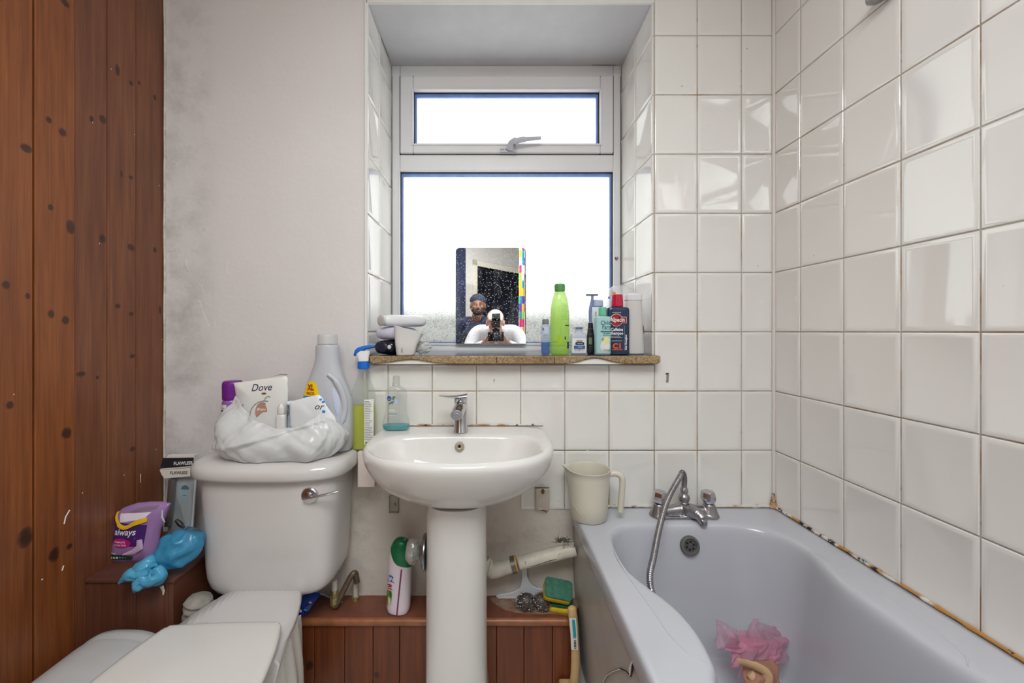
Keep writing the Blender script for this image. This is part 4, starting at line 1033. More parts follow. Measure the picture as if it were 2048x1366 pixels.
k = MB(); k.loft([mpoly(0.0, 0.0045), mpoly(0, 0.0006), mpoly(0.0008, 0)]); k.build('backing', mat('mirror_edge', (188, 196, 204), 0.2, 0.3), t, smooth=False)
k = MB(); k.add(mpoly(0.001, -0.0002), [tuple(range(20))]); mo = k.build('mirror_glass', mirror_mat(), t, smooth=False)
for p in mo.data.polygons:
    if p.normal.y > 0: p.flip()

# small blue bottle
def cyl_bottle(name, label, cat, px, Y, z, secs, bm_, capsecs=None, cm=None, rz=0, group=None, liquid=None, lm=None, capname='cap', bodyname='body', n=40):
    t = thing(name, label, cat, base(px, Y, z), rz, group)
    fn = bottle_body(bodyname, secs, bm_, t, n=n)
    if capsecs: bottle_body(capname, capsecs, cm, t, n=n, round_b=0.0008)
    if liquid: bottle_body('liquid', liquid, lm, t, n=n, inset=0.0015)
    return t, fn
S = 1.40/F
M_bl_clear = film('pale_blue_clear', (206, 222, 245), 0.22, 0.1, 0.6); M_bl_liq = film('blue_liquid', (70, 140, 215), 0.75, 0.1, 0.6)
t, fn = cyl_bottle('blue_toner_bottle', 'small clear bottle with grey cap and blue liquid left of the green bottle', 'bottle', 1091, 1.38, SB,
    [(0, 0.0150, 0.0150, 3), (0.003, 0.0160, 0.0160, 3), (0.100, 0.0160, 0.0160, 3), (0.1035, 0.0145, 0.0145, 3), (0.104, 0.009, 0.009, 2)], M_bl_clear,
    [(0.1045, 0.0112, 0.0112, 2), (0.106, 0.0115, 0.0115, 2), (0.121, 0.0112, 0.0112, 2), (0.1225, 0.010, 0.010, 2)], mat('grey_cap', (128, 132, 134), 0.35), liquid=[(0.002, 0.0155, 0.0155, 3), (0.042, 0.0155, 0.0155, 3), (0.043, 0.0150, 0.0150, 3)], lm=M_bl_liq)
k = MB(); patch(fn, -0.014, 0.014, 0.072, 0.096, mb=k); k.build('label', mat('pale_blue_label', (196, 204, 232), 0.5), t)
text('B', 0.012, lambda x, z: fn(x, z, 0.0012), M_navy, t, cx=-0.010, cz=0.087)
k = MB(); lines(lambda x, z: fn(x, z, 0.001), -0.010, 0.012, [0.020, 0.028, 0.036, 0.048, 0.054, 0.060, 0.066], 0.0008, k, 0.4); k.build('small_print', M_navy, t, smooth=False)

# tall green bottle
M_gr = film('green_clear', (196, 238, 84), 0.5, 0.08, 0.7)
t, fn = cyl_bottle('green_shampoo_bottle', 'tall translucent lime green bottle with green cap on the sill', 'bottle', 1119.5, 1.36, SB,
    [(0, 0.0300, 0.0230, 2.6), (0.004, 0.0318, 0.024, 2.6), (0.09, 0.0325, 0.025, 2.5), (0.15, 0.0310, 0.0245, 2.4), (0.185, 0.0270, 0.022, 2.3), (0.205, 0.0210, 0.018, 2.1), (0.2155, 0.0180, 0.0165, 2), (0.2165, 0.0165, 0.0155, 2)], M_gr,
    [(0.2170, 0.0172, 0.0165, 2), (0.219, 0.0178, 0.017, 2), (0.236, 0.0182, 0.0175, 2.1), (0.2405, 0.0175, 0.0168, 2.1), (0.2425, 0.0155, 0.0150, 2.1)], mat('green_cap', (84, 150, 84), 0.35))
k = MB(); lines(lambda x, z: fn(x, z, 0.0006), 0.002, 0.026, [0.120+0.0052*i for i in range(11)], 0.0011, k, 0.3); k.build('small_print', mat('green_print', (96, 160, 60), 0.5), t, smooth=False)
for q in ((0.014, 0.028, 0.098, 0.1015), (0.012, 0.017, 0.052, 0.062), (0.021, 0.0295, 0.022, 0.044)):
    k = MB(); patch(fn, *q, 4, 3, k); k.build('print_block', mat('dark_green_print', (60, 74, 40), 0.5), t, smooth=False)
k = MB(); disc(lambda x, z: fn(x, z, 0.0008), -0.004, 0.050, 0.008, 0.017, 20, mb=k); k.build('fruit_print', mat('lime_print', (160, 196, 30), 0.5), t)

# floss pack: clear blister round a white card
t = thing('floss_pack', 'small white and blue plastic tub with printed label beside the green bottle', 'tub', base(1157, 1.37, SB))
fn = bottle_body('tub', [(0, 0.025, 0.012, 5), (0.004, 0.0275, 0.0135, 5), (0.060, 0.0275, 0.0135, 5), (0.070, 0.025, 0.012, 4), (0.074, 0.015, 0.009, 3), (0.084, 0.0125, 0.008, 3)], film('frosted_tub', (226, 230, 240), 0.7, 0.1, 0.4), t)
bottle_body('cap', [(0.0845, 0.0125, 0.0085, 3), (0.094, 0.0135, 0.0088, 3), (0.096, 0.012, 0.008, 3)], mat('blue_grey_cap', (176, 186, 220), 0.3), t)
k = MB(); patch(fn, -0.024, 0.024, 0.006, 0.056, mb=k); k.build('label', mat('white_label', (232, 230, 226), 0.5), t)
f2 = lambda x, z: fn(x, z, 0.0014); f3 = lambda x, z: fn(x, z, 0.0022)
k = MB(); patch(f2, -0.014, 0.016, 0.034, 0.042, 6, 2, k); patch(f2, -0.010, 0.010, 0.042, 0.048, 6, 2, k); k.build('brand_block', M_navy, t)
k = MB(); patch(f2, -0.019, 0.019, 0.020, 0.031, 6, 2, k); k.build('blue_block', mat('mid_blue', (46, 104, 170), 0.4), t)
k = MB(); lines(f3, -0.009, 0.010, [0.038, 0.044], 0.002, k); lines(f3, -0.005, 0.010, [0.025], 0.0022, k); k.build('white_print', M_wprint, t, smooth=False)
k = MB(); lines(f2, -0.018, 0.018, [0.012, 0.016], 0.001, k, 0.3); patch(f2, -0.0015, 0.0015, 0.015, 0.018, 1, 1, k); k.build('small_print', mat('orange_print', (200, 110, 70), 0.5), t, smooth=False)
k = MB(); patch(lambda x, z: Vector((x, -0.0095+0, z)), -0.011, 0.011, 0.0895, 0.093, 4, 1, k); k.build('cap_stripe', M_navy, t)

# razor standing in a dark glass
t = thing('dark_bottle', 'slim dark brown bottle beneath the head of the grey razor', 'bottle', base(1181, 1.40, SB))
fn = bottle_body('body', [(0, 0.0125, 0.012, 2.2), (0.004, 0.0135, 0.0130, 2.2), (0.060, 0.0132, 0.0128, 2.2), (0.085, 0.0100, 0.0100, 2.2), (0.110, 0.0082, 0.0082, 2)], mat('dark_brown_glass', (44, 42, 52), 0.15), t)
k = MB(); lines(fn, -0.008, 0.008, [0.018, 0.026, 0.070, 0.088], 0.0010, k, 0.2); patch(fn, -0.009, 0.002, 0.034, 0.058, 3, 2, k); k.build('print', mat('olive_print', (120, 130, 90), 0.5), t, smooth=False)
bx_ = t.location
t = thing('razor', 'grey blue disposable razor standing head up behind the bottles', 'razor', (bx_.x, bx_.y, SB+0.111))
k = MB(); k.tube(catmull([(0.0, 0, 0.0), (-0.001, 0, 0.03), (0.001, 0, 0.055), (0.006, 0, 0.080), (0.0065, -0.001, 0.094)], 6), [0.0055]*7+[0.0060]*6+[0.0055]*6+[0.0048]*6, 12); k.build('handle', mat('grey_blue_plastic', (128, 140, 176), 0.35), t)
k = MB(); k.box((-0.0165, -0.008, 0.0945), (0.026, 0.006, 0.1015)); k.build('head', mat('slate_plastic', (112, 120, 140), 0.35), t, bevel=0.002)

# blue bottle behind
t, fn = cyl_bottle('clear_lotion_bottle', 'translucent bottle with pale blue cap and navy base behind the mint bottle', 'bottle', 1195, 1.43, SB,
    [(0, 0.0200, 0.016, 3), (0.004, 0.0215, 0.017, 3), (0.14, 0.0215, 0.017, 3), (0.160, 0.0190, 0.016, 2.6), (0.168, 0.0165, 0.015, 2.4)], film('pale_blue_clear2', (206, 222, 240), 0.4, 0.1, 0.6),
    [(0.1685, 0.0190, 0.0170, 2.4), (0.170, 0.0195, 0.0175, 2.4), (0.188, 0.0190, 0.017, 2.4), (0.193, 0.0165, 0.015, 2.4)], mat('pale_blue_cap', (182, 196, 222), 0.3), liquid=[(0.003, 0.0205, 0.016, 3), (0.064, 0.0205, 0.016, 3), (0.066, 0.020, 0.0155, 3)], lm=mat('navy_liquid', (36, 50, 84), 0.2))
k = MB(); patch(lambda x, z: fn(x, z, 0.001), -0.014, -0.008, 0.075, 0.150, 2, 4, k); k.build('leaf_print', mat('yellow_green_print', (176, 190, 100), 0.5), t)

# mint green baby wash bottle
M_mint = mat('mint_plastic', (166, 206, 206), 0.3, var=0.03)
t, fn = cyl_bottle('mint_wash_bottle', 'mint green flat bottle with green flip cap in front of the navy shampoo', 'bottle', 1205, 1.335, SB,
    [(0, 0.0245, 0.015, 4), (0.003, 0.0255, 0.016, 4), (0.124, 0.0258, 0.016, 4), (0.129, 0.0240, 0.015, 3.5), (0.131, 0.014, 0.011, 2.5)], M_mint,
    [(0.1315, 0.0125, 0.0115, 2.2), (0.133, 0.0128, 0.0118, 2.2), (0.152, 0.0130, 0.012, 2.2), (0.159, 0.0125, 0.0115, 2.2), (0.161, 0.011, 0.010, 2.2)], mat('mint_cap', (110, 190, 160), 0.3), n=48)
M_teal = mat('teal_print', (20, 78, 92), 0.5); f1 = lambda x, z: fn(x, z, 0.0008)
text("Child's", 0.0195, f1, M_teal, t, cx=0.0105, cz=0.108, sx=0.82); text('Farm', 0.0185, f1, M_teal, t, cx=0.011, cz=0.094, sx=0.9)
k = MB(); patch(f1, -0.006, 0.024, 0.0865, 0.0872, 8, 1, k); lines(f1, -0.008, 0.024, [0.079, 0.0785], 0.0012, k); k.build('rule', M_teal, t, smooth=False)
text('baby shampoo', 0.0075, f1, M_teal, t, cx=0.0075, cz=0.0795, sx=0.85, off=0.00015); text('& wash', 0.0075, f1, M_teal, t, cx=0.0095, cz=0.0725, off=0.00015)
k = MB(); lines(f1, -0.004, 0.022, [0.066], 0.0012, k); k.build('small_print', M_teal, t, smooth=False); k = MB(); lines(f1, -0.002, 0.023, [0.018, 0.0155, 0.013], 0.0009, k); k.build('small_print', M_teal, t, smooth=False)
k = MB(); disc(f1, -0.004, 0.0535, 0.0035, 0.003, 12, mb=k); k.build('heart_print', mat('red_orange', (210, 100, 60), 0.5), t)
k = MB(); disc(lambda x, z: fn(x, z, 0.0005), 0.009, 0.050, 0.0105, 0.012, 20, mb=k); k.build('blossom_print', mat('pale_yellow_print', (226, 220, 150), 0.5), t)
k = MB(); disc(lambda x, z: fn(x, z, 0.0004), 0.004, 0.030, 0.016, 0.020, 20, mb=k); k.build('cream_patch', mat('cream_print', (222, 222, 214), 0.5), t)
k = MB(); patch(f1, -0.0245, 0.0245, 0.0015, 0.006, 10, 1, k); k.build('base_band', mat('grey_band', (118, 132, 150), 0.4), t)

# navy caffeine shampoo
M_nv = mat('navy_plastic', (30, 48, 78), 0.18, var=0.03)
t, fn = cyl_bottle('navy_shampoo_bottle', 'navy blue shampoo bottle with tall red cap, standing at the right of the sill', 'bottle', 1234.5, 1.355, SB,
    [(0, 0.0370, 0.020, 4.5), (0.003, 0.0380, 0.021, 4.5), (0.150, 0.0380, 0.021, 4.5), (0.1585, 0.0365, 0.020, 4), (0.1620, 0.0300, 0.018, 3.5), (0.163, 0.0170, 0.0150, 2.2)], M_nv,
    [(0.1635, 0.0195, 0.0185, 2), (0.166, 0.0198, 0.0188, 2), (0.204, 0.0178, 0.0170, 2), (0.2055, 0.0160, 0.0155, 2)], mat('crimson_cap', (190, 28, 66), 0.22), n=56)
f1 = lambda x, z: fn(x, z, 0.0006); f2 = lambda x, z: fn(x, z, 0.0012); f3 = lambda x, z: fn(x, z, 0.0018)
cxl = -0.010
k = MB(); disc(f1, cxl, 0.118, 0.0215, 0.0215, 32, mb=k); patch(f1, cxl-0.026, cxl+0.035, 0.1075, 0.1285, 14, 2, k); k.build('badge_border', M_wprint, t)
k = MB(); disc(f2, cxl, 0.118, 0.0200, 0.0200, 32, mb=k); patch(f2, cxl-0.0245, cxl+0.0335, 0.109, 0.127, 14, 2, k); k.build('badge', mat('badge_red', (158, 18, 32), 0.4), t)
text('Alpecin', 0.0205, f3, M_wprint, t, cx=cxl+0.003, cz=0.1185, sx=0.80, off=0.0004)
text('Caffeine', 0.0150, f1, M_wprint, t, cx=cxl+0.002, cz=0.0855, sx=0.82, off=0.0003); text('Shampoo', 0.0140, f1, M_wprint, t, cx=cxl+0.002, cz=0.073, sx=0.80, off=0.0003)
k = MB(); lines(f1, -0.028, 0.010, [0.0625, 0.0585], 0.0012, k, 0.2); k.build('small_print', M_wprint, t, smooth=False); k = MB(); lines(f1, -0.024, 0.006, [0.143], 0.0010, k); k.build('small_print', M_wprint, t, smooth=False); k = MB(); lines(f1, -0.026, 0.008, [0.047], 0.0010, k); k.build('small_print', M_wprint, t, smooth=False)
M_or = mat('orange_red_print', (222, 92, 48), 0.4)
text('C1', 0.0245, f1, M_or, t, cx=cxl+0.003, cz=0.0295, off=0.0010, sx=1.05)
k = MB(); lines(f1, -0.024, 0.012, [0.0165], 0.0028, k); k.build('orange_band', M_or, t, smooth=False)
text('Hair Energizer', 0.0090, f1, M_wprint, t, cx=0.0225, cz=0.043, rot=pi/2, off=0.0003)
k = MB(); patch(f1, 0.0170, 0.0174, 0.015, 0.10, 1, 8, k); k.build('thin_rule', M_wprint, t)

# white bottle and knotted carrier bag in the corner
t, fn = cyl_bottle('white_lotion_bottle', 'plain white bottle flaring to its base beside the right window reveal', 'bottle', 1266, 1.385, SB,
    [(0, 0.0350, 0.020, 3.5), (0.003, 0.0365, 0.021, 3.5), (0.02, 0.0360, 0.021, 3.5), (0.10, 0.0315, 0.0195, 3.2), (0.178, 0.0290, 0.0185, 3), (0.186, 0.0270, 0.018, 3)], mat('warm_white_plastic', (206, 202, 198), 0.3, var=0.02),
    [(0.1862, 0.0290, 0.0190, 3), (0.188, 0.0300, 0.0195, 3), (0.206, 0.0300, 0.0195, 3), (0.2115, 0.0280, 0.018, 3)], mat('white_cap', (220, 220, 220), 0.3))
k = MB(); k.tube([(0.0375, -0.004, 0.07), (0.0355, -0.004, 0.085), (0.0345, -0.004, 0.10)], [0.0008, 0.0016, 0.0008], 6); k.build('brown_smear', mat('brown_smear', (110, 60, 50), 0.6), t)
M_bag = film('clear_carrier_bag', (242, 242, 244), 0.36, 0.15, 0.6, 0.7, 28)
t = thing('clear_plastic_bag', 'thin see-through carrier bag with orange dot pushed behind the bottles in the corner', 'bag', (at(1248, 0, 1.50).x, 1.52, SB))
k = MB(); rings = []
for j in range(22):
    u = j/21; z = 0.002+0.255*u; w_ = 0.085*(1-0.15*u) if u < 0.55 else 0.078*(1-((u-0.55)/0.47)**2)**0.5
    sh = 0.006*sin(u*9)
    rings.append([Vector((max(-0.085, min(0.050, sh-0.012+w_*cos(a)*(1+0.10*noise.noise(Vector((cos(a)*2, sin(a)*2, z*22)))))), 0.062*(w_/0.085)*sin(a)*(1+0.25*noise.noise(Vector((cos(a)*2, z*25, sin(a)*2)))), z)) for a in [2*pi*i/44 for i in range(44)]])
k.loft(rings); k.build('bag', M_bag, t, angle=60)
k = MB(); k.ball((-0.048, -0.052, 0.222), (0.007, 0.002, 0.0055)); k.ball((-0.056, -0.050, 0.214), (0.0035, 0.002, 0.004)); k.build('orange_dot', mat('orange_dot', (236, 150, 80), 0.5), t)
k = MB(); k.ball((-0.066, -0.050, 0.205), (0.004, 0.002, 0.0045)); k.build('blue_dot', mat('blue_dot', (120, 120, 200), 0.5), t)

# ------------------------------------------------------------ things on the cistern
LZ = CZ-0.3788
# big fabric softener bottle
M_soft = film('milky_plastic', (216, 218, 224), 0.93, 0.12, 0.25)
t = thing('softener_bottle', 'large milky white laundry bottle with yellow XL PACK label standing on the cistern', 'bottle', base(655, 1.268, LZ))
fn = bottle_body('body', [(0, 0.066, 0.036, 3, 0.006), (0.006, 0.0720, 0.040, 3, 0.006), (0.06, 0.0750, 0.042, 2.8, 0.006), (0.150, 0.0770, 0.042, 2.6, 0.002), (0.195, 0.0680, 0.040, 2.5, 0.0), (0.245, 0.0500, 0.036, 2.3, -0.001), (0.290, 0.0375, 0.034, 2.1, 0), (0.333, 0.0350, 0.0335, 2, 0), (0.3365, 0.0335, 0.032, 2, 0)], M_soft, t, n=56)
bottle_body('cap', [(0.337, 0.0320, 0.031, 2), (0.340, 0.0305, 0.0305, 2), (0.360, 0.0300, 0.0300, 2), (0.367, 0.0290, 0.029, 2), (0.371, 0.0255, 0.0255, 2)], film('frosted_cap', (232, 232, 232), 0.8, 0.2, 0.4), t)
# handle: raised loop on the right with the hollow's shade painted as a patch between
k = MB(); k.tube(catmull([(0.018, -0.036, 0.245), (0.042, -0.0375, 0.225), (0.060, -0.032, 0.185), (0.066, -0.027, 0.14), (0.060, -0.032, 0.10), (0.052, -0.036, 0.075)], 6), [0.007]*6+[0.010]*12+[0.009]*7+[0.006]*6, 12); k.build('handle', M_soft, t)
k = MB(); P = catmull([Vector((x, z, 0)) for x, z in [(0.028, 0.205), (0.040, 0.195), (0.052, 0.165), (0.054, 0.135), (0.048, 0.118), (0.042, 0.130), (0.034, 0.165)]], 6, True)
k.loft([[fn(p.x, p.y, 0.0003) for p in P], [fn(0.042+(p.x-0.042)*0.8, 0.16+(p.y-0.16)*0.85, 0.0007) for p in P]]); k.build('grip_shade', mat('painted_grip_shadow', (196, 202, 222), 0.3), t)
cxl = -0.052
f1 = lambda x, z: fn(x, z, 0.0008); f2 = lambda x, z: fn(x, z, 0.0016)
cxl = -0.036
k = MB(); P = [Vector((0.029*cos(a), 0.158+0.044*sin(a), 0)) for a in [pi*i/20 for i in range(21)]]
def strip(fnc, cxx, xs_top):   # filled dome between the arch and its base line
    kk = MB(); m = 14
    for i in range(m):
        x0, x1 = -0.029+0.058*i/m, -0.029+0.058*(i+1)/m
        h0 = 0.046*(1-abs(x0/0.0295)**2.6); h1 = 0.046*(1-abs(x1/0.0295)**2.6)
        kk.add([fnc(cxx+x0, 0.178), fnc(cxx+x1, 0.178), fnc(cxx+x1, 0.178+h1), fnc(cxx+x0, 0.178+h0)], [(0, 1, 2, 3)])
    return kk
strip(f1, cxl, 0).build('yellow_label', mat('label_yellow', (246, 210, 20), 0.4), t)
M_lred = mat('label_red', (176, 50, 24), 0.5)
text('XL', 0.024, f2, M_lred, t, cx=cxl-0.001, cz=0.204, sx=0.78, off=0.0010); text('PACK', 0.0125, f2, M_lred, t, cx=cxl-0.001, cz=0.186, sx=0.9, off=0.0003)
k = MB(); patch(f1, cxl-0.029, cxl+0.028, 0.135, 0.1775, 10, 3, k); k.build('blue_label', mat('label_blue', (40, 140, 200), 0.4), t)
k = MB(); 
for (x, z, r) in ((0.012, 0.150, 0.006), (0.018, 0.140, 0.006), (0.024, 0.128, 0.005)): k = MB(); disc(f2, x, z, r, r*0.8, 12, mb=k); k.build('petal_print', mat('petal_blue', (30, 120, 210), 0.4), t)

# purple air freshener can
t, fn = cyl_bottle('purple_spray_can', 'lilac spray can with dark purple cap at the left end of the cistern top', 'spray can', 465, 1.262, LZ,
    [(0, 0.0265, 0.0265, 2), (0.003, 0.0285, 0.0285, 2), (0.155, 0.0285, 0.0285, 2), (0.162, 0.026, 0.026, 2)], mat('lilac_tin', (146, 96, 172), 0.3),
    [(0.1625, 0.0275, 0.0275, 2), (0.165, 0.0285, 0.0285, 2), (0.205, 0.0280, 0.0280, 2.2), (0.217, 0.0260, 0.0260, 2.4), (0.222, 0.0215, 0.0215, 2.6)], mat('deep_purple', (112, 34, 134), 0.3), rz=R(-3))
f1 = lambda x, z: fn(x, z, 0.0008); f2 = lambda x, z: fn(x, z, 0.0015)
k = MB(); patch(f1, -0.0265, 0.002, 0.02, 0.150, 10, 3, k); k.build('label', mat('white_label', (232, 230, 226), 0.5), t)
k = MB(); patch(f2, -0.0235, 0.0, 0.1265, 0.133, 8, 1, k); patch(f2, -0.0235, 0.0, 0.1105, 0.117, 8, 1, k); k.build('stripe', mat('royal_navy', (36, 30, 130), 0.4), t)
k = MB(); lines(f2, -0.022, -0.002, [0.121, 0.105, 0.100, 0.095, 0.139], 0.0011, k, 0.2); k.build('small_print', M_ink, t, smooth=False)

def pouch(name, label, cat, loc, rz, tilt, P, th, m, seal=0.0, roll=0):
    """flexible sachet: outline P (x, z) puffed to thickness th; returns surface function"""
    t = thing(name, label, cat, loc, 0); t.rotation_euler = (R(tilt), R(roll), R(rz))
    xs = [p[0] for p in P]; zs = [p[1] for p in P]
    ctr = Vector((sum(xs)/len(xs), sum(zs)/len(zs))); k = MB(); n = len(P)
    def surf(s, side): 
        out = []
        for (x, z) in P:
            q = ctr+(Vector((x, z))-ctr)*s
            d = th*(1-s**2.2)**0.6 if s < 1 else 0
            wr = 0.0018*noise.noise(Vector((q.x*45, q.y*45, side*3)))*(1 if s < 1 else 0.3)
            out.append(Vector((q.x, side*(d+0.0006)+wr, q.y)))
        return out
    k.loft([surf(s, -1) for s in (0.05, 0.25, 0.45, 0.62, 0.76, 0.87, 0.95, 1.0)]+[surf(s, 1) for s in (1.0, 0.95, 0.87, 0.76, 0.62, 0.45, 0.25, 0.05)])
    k.build('pouch', m, t, angle=60)
    def fn(x, z, eps=0.001):
        v = Vector((x, z))-ctr
        # fraction of the way out to the outline
        L_ = v.length
        if L_ < 1e-6: s = 0
        else:
            best = 1e9; d = v/L_
            for i in range(n):
                a = Vector(P[i])-ctr; b = Vector(P[(i+1) % n])-ctr; e = b-a; den = d.x*e.y-d.y*e.x
                if abs(den) < 1e-9: continue
                s1 = (a.x*e.y-a.y*e.x)/den; u1 = (a.x*d.y-a.y*d.x)/den
                if s1 > 0 and -1e-6 <= u1 <= 1.000001: best = min(best, s1)
            s = min(0.995, L_/best)
        wr = 0.0018*noise.noise(Vector((x*45, z*45, -3)))
        return Vector((x, -(th*(1-s**2.2)**0.6+0.0006)+wr-eps, z))
    return t, fn
def dens(P, k=4, wob=0.0):
    out = []
    for i in range(len(P)):
        a, b = P[i], P[(i+1) % len(P)]
        for j in range(k):
            u = j/k; w_ = wob*noise.noise(Vector((a[0]*50+j, a[1]*50, 2)))*(1 if j else 0); out.append((a[0]+(b[0]-a[0])*u+w_, a[1]+(b[1]-a[1])*u+w_))
    return out
# refill pouch
loc = Vector(base(530, 1.238, LZ+0.004))
def rel(px, py, Y=1.235): p = at(px, py, Y); return (p.x-loc.x, p.z-loc.z)
P = dens([rel(486, 905), rel(570, 905), rel(572, 850), rel(575, 800), rel(575, 756), rel(571, 751), rel(540, 756), rel(500, 762), rel(466, 766), rel(470, 790), rel(478, 830)], 4, 0.0015)
t, fn = pouch('refill_pouch', 'white soap refill pouch with dark script lettering and a coconut print', 'pouch', loc, 0, 0, P, 0.015, mat('white_pouch', (228, 226, 222), 0.22, bump=0.2, bscale=30))
f1 = lambda x, z: fn(x, z, 0.0008); f2 = lambda x, z: fn(x, z, 0.0016)
x, z = rel(526, 774.5); text('Dove', 0.0310, f1, M_navy, t, cx=x, cz=z, shear=0.25, sx=0.95, rot=R(3))
M_gold = mat('gold_print', (140, 104, 40), 0.35, 0.4)
k = MB(); x, z = rel(532, 786); disc(f1, x, z, 0.0075, 0.0032, 14, mb=k); k.build('bird_print', M_gold, t)
k = MB(); k.tube([(*rel(547, 752.5, 1.235)[:1], -0.001, rel(547, 752.5)[1]), (rel(560, 749)[0], -0.001, rel(560, 749)[1]), (rel(573, 749.5)[0], -0.001, rel(573, 749.5)[1])], [0.0008, 0.0032, 0.0040], 8, flat=0.3); k.build('gold_corner', M_gold, t)
k = MB(); x, z = rel(528, 832); rr_ = []
for i in range(17):
    a = pi*0.42+pi*0.58*i/16; rr_.append(f2(x+0.046*cos(a)+0.009, z+0.050*sin(a)))
k.tube(rr_, 0.0006, 6); k.tube([f2(*rel(*q)) for q in [(534, 798), (537, 793), (542, 791), (545, 793)]], 0.0006, 6); k.build('coconut_outline', M_ink, t)
k = MB(); x, z = rel(530, 822); disc(f1, x, z, 0.023, 0.030, 24, 0.35*pi, 1.2*pi, mb=k); disc(f1, x, z, 0.014, 0.026, 20, 0, pi*0.4, mb=k); k.build('coconut_print', mat('coconut_brown', (184, 136, 116), 0.5), t)
x, z = rel(530, 817); text('balm', 0.0105, f2, M_wprint, t, cx=x, cz=z, off=0.0003)
# small white pump tube
t, fn = cyl_bottle('white_cream_tube', 'slim white tube with narrow cap standing before the refill pouch', 'tube', 562.5, 1.196, LZ,
    [(0, 0.0135, 0.010, 3), (0.002, 0.0145, 0.011, 3), (0.118, 0.0145, 0.011, 3), (0.127, 0.0125, 0.010, 2.5), (0.129, 0.009, 0.009, 2)], mat('pearl_plastic', (222, 220, 216), 0.25),
    [(0.1295, 0.0108, 0.0100, 2), (0.131, 0.0112, 0.0104, 2), (0.148, 0.0108, 0.0100, 2), (0.154, 0.0080, 0.008, 2), (0.160, 0.0055, 0.0055, 2)], mat('pearl_cap', (214, 212, 208), 0.25))
k = MB(); patch(lambda x, z: fn(x, z, 0.0006), -0.0140, -0.0120, 0.012, 0.118, 1, 4, k); k.build('edge_stripe', mat('slate_stripe', (74, 96, 116), 0.4), t)
# roll-on deodorant
t, fn = cyl_bottle('roll_on_deodorant', 'blue and silver waisted deodorant with white slanted cap beside the laundry bottle', 'deodorant', 590, 1.222, LZ,
    [(0, 0.020, 0.016, 2.2), (0.003, 0.0225, 0.018, 2.2), (0.08, 0.0225, 0.018, 2.2), (0.118, 0.0200, 0.016, 2.2), (0.122, 0.0185, 0.015, 2.2)], mat('silver_blue', (190, 202, 222), 0.2, 0.3), None, None)
bottle_body('collar', [(0.1222, 0.0180, 0.0150, 2.2), (0.135, 0.0175, 0.0150, 2.2), (0.152, 0.0235, 0.0185, 2.2)], mat('steel_blue', (110, 154, 192), 0.2, 0.2), t, round_b=0.0005)
k = MB(); k.ball((0, 0, 0.155), (0.0265, 0.0195, 0.0085), 28, 10, Matrix.Rotation(R(10), 4, 'Y')); k.build('cap', mat('white_gloss_cap', (232, 232, 234), 0.15), t)
# second sachet, in front of the laundry bottle
loc = Vector(base(635, 1.196, LZ+0.003))
def rel(px, py, Y=1.19): p = at(px, py, Y); return (p.x-loc.x, p.z-loc.z)
P = dens([rel(600, 905), rel(668, 905), rel(672, 850), rel(669, 836), rel(652, 812), rel(643, 796), rel(636, 790), rel(612, 795), rel(590, 801), rel(577, 806), rel(578, 850)], 4, 0.001)
t, fn = pouch('blue_dot_sachet', 'white sachet with dark lettering and small blue petals leaning on the laundry bottle', 'pouch', loc, 0, 0, P, 0.010, mat('white_sachet', (224, 226, 228), 0.3, bump=0.2, bscale=30))
f1 = lambda x, z: fn(x, z, 0.0008)
x, z = rel(638, 813); text('or', 0.027, f1, M_ink, t, cx=x, cz=z, shear=0.35, rot=R(-4))
k = MB()
for q, r in (((641, 799), 0.004), ((646, 804), 0.004), ((648, 823), 0.005)): x, z = rel(*q); k = MB(); disc(f1, x, z, r, r*0.85, 12, mb=k); k.build('petal_print', mat('petal_blue', (30, 120, 210), 0.4), t)

# open crumpled carrier bag that holds the pouches
M_carrier = film('white_carrier', (240, 241, 241), 0.80, 0.22, 0.35, 0.22, 22)
t = thing('carrier_bag', 'crumpled thin white carrier bag gathered around the toiletries on the cistern', 'bag', (at(560, 0, 1.19).x, 1.205, LZ))
k = MB(); rings = []; n = 190; NJ = 44
for j in range(NJ+1):
    u = j/NJ; ring = []
    for i in range(n):
        a = 2*pi*i/n; c, s_ = cos(a), sin(a)
        front = max(0, -s_)
        hgt = 0.150+0.034*max(0, -c)**0.7-0.050*front*(1-abs(c)**3)-0.020*max(0, c)*0.6+0.010*noise.noise(Vector((c*3, s_*3, 7)))
        if s_ > 0: hgt = 0.128+0.03*max(0, -c)
        z = hgt*u
        w_ = 0.152+0.040*sin(pi*min(1, u*1.15))**0.8; d = 0.062+0.022*sin(pi*min(1, u*1.1))
        if u > 0.8: w_ -= 0.018*(u-0.8)/0.2; d -= 0.010*(u-0.8)/0.2
        P_ = Vector((c*2.2, s_*2.2, z*14))
        wr = 0.012*noise.noise(P_*0.8)+0.012*abs(noise.noise(Vector((c*3.0+z*14, s_*3.0, z*6))))-0.005*abs(noise.noise(Vector((c*6-z*24, s_*6, z*16+4))))+0.0012*abs(noise.noise(Vector((c*14+z*40, s_*14, z*40))))
        x = math.copysign(abs(c)**0.85, c)*(w_+wr*1.2); y = math.copysign(abs(s_)**0.85, s_)*(d+wr*1.3)
        # long diagonal fold across the front
        if s_ < 0:
            fd = z-(0.035+(x+0.16)*0.27); y -= 0.010*math.exp(-(fd/0.016)**2)*(1 if fd > 0 else math.exp(-(fd/0.006)**2))
        y = min(y, 0.115)
        ring.append(Vector((x, y, max(0.0008, z))))
    rings.append(ring)
k.loft(rings, True, False); bo = k.build('bag', M_carrier, t, solid=0.0006, angle=60)

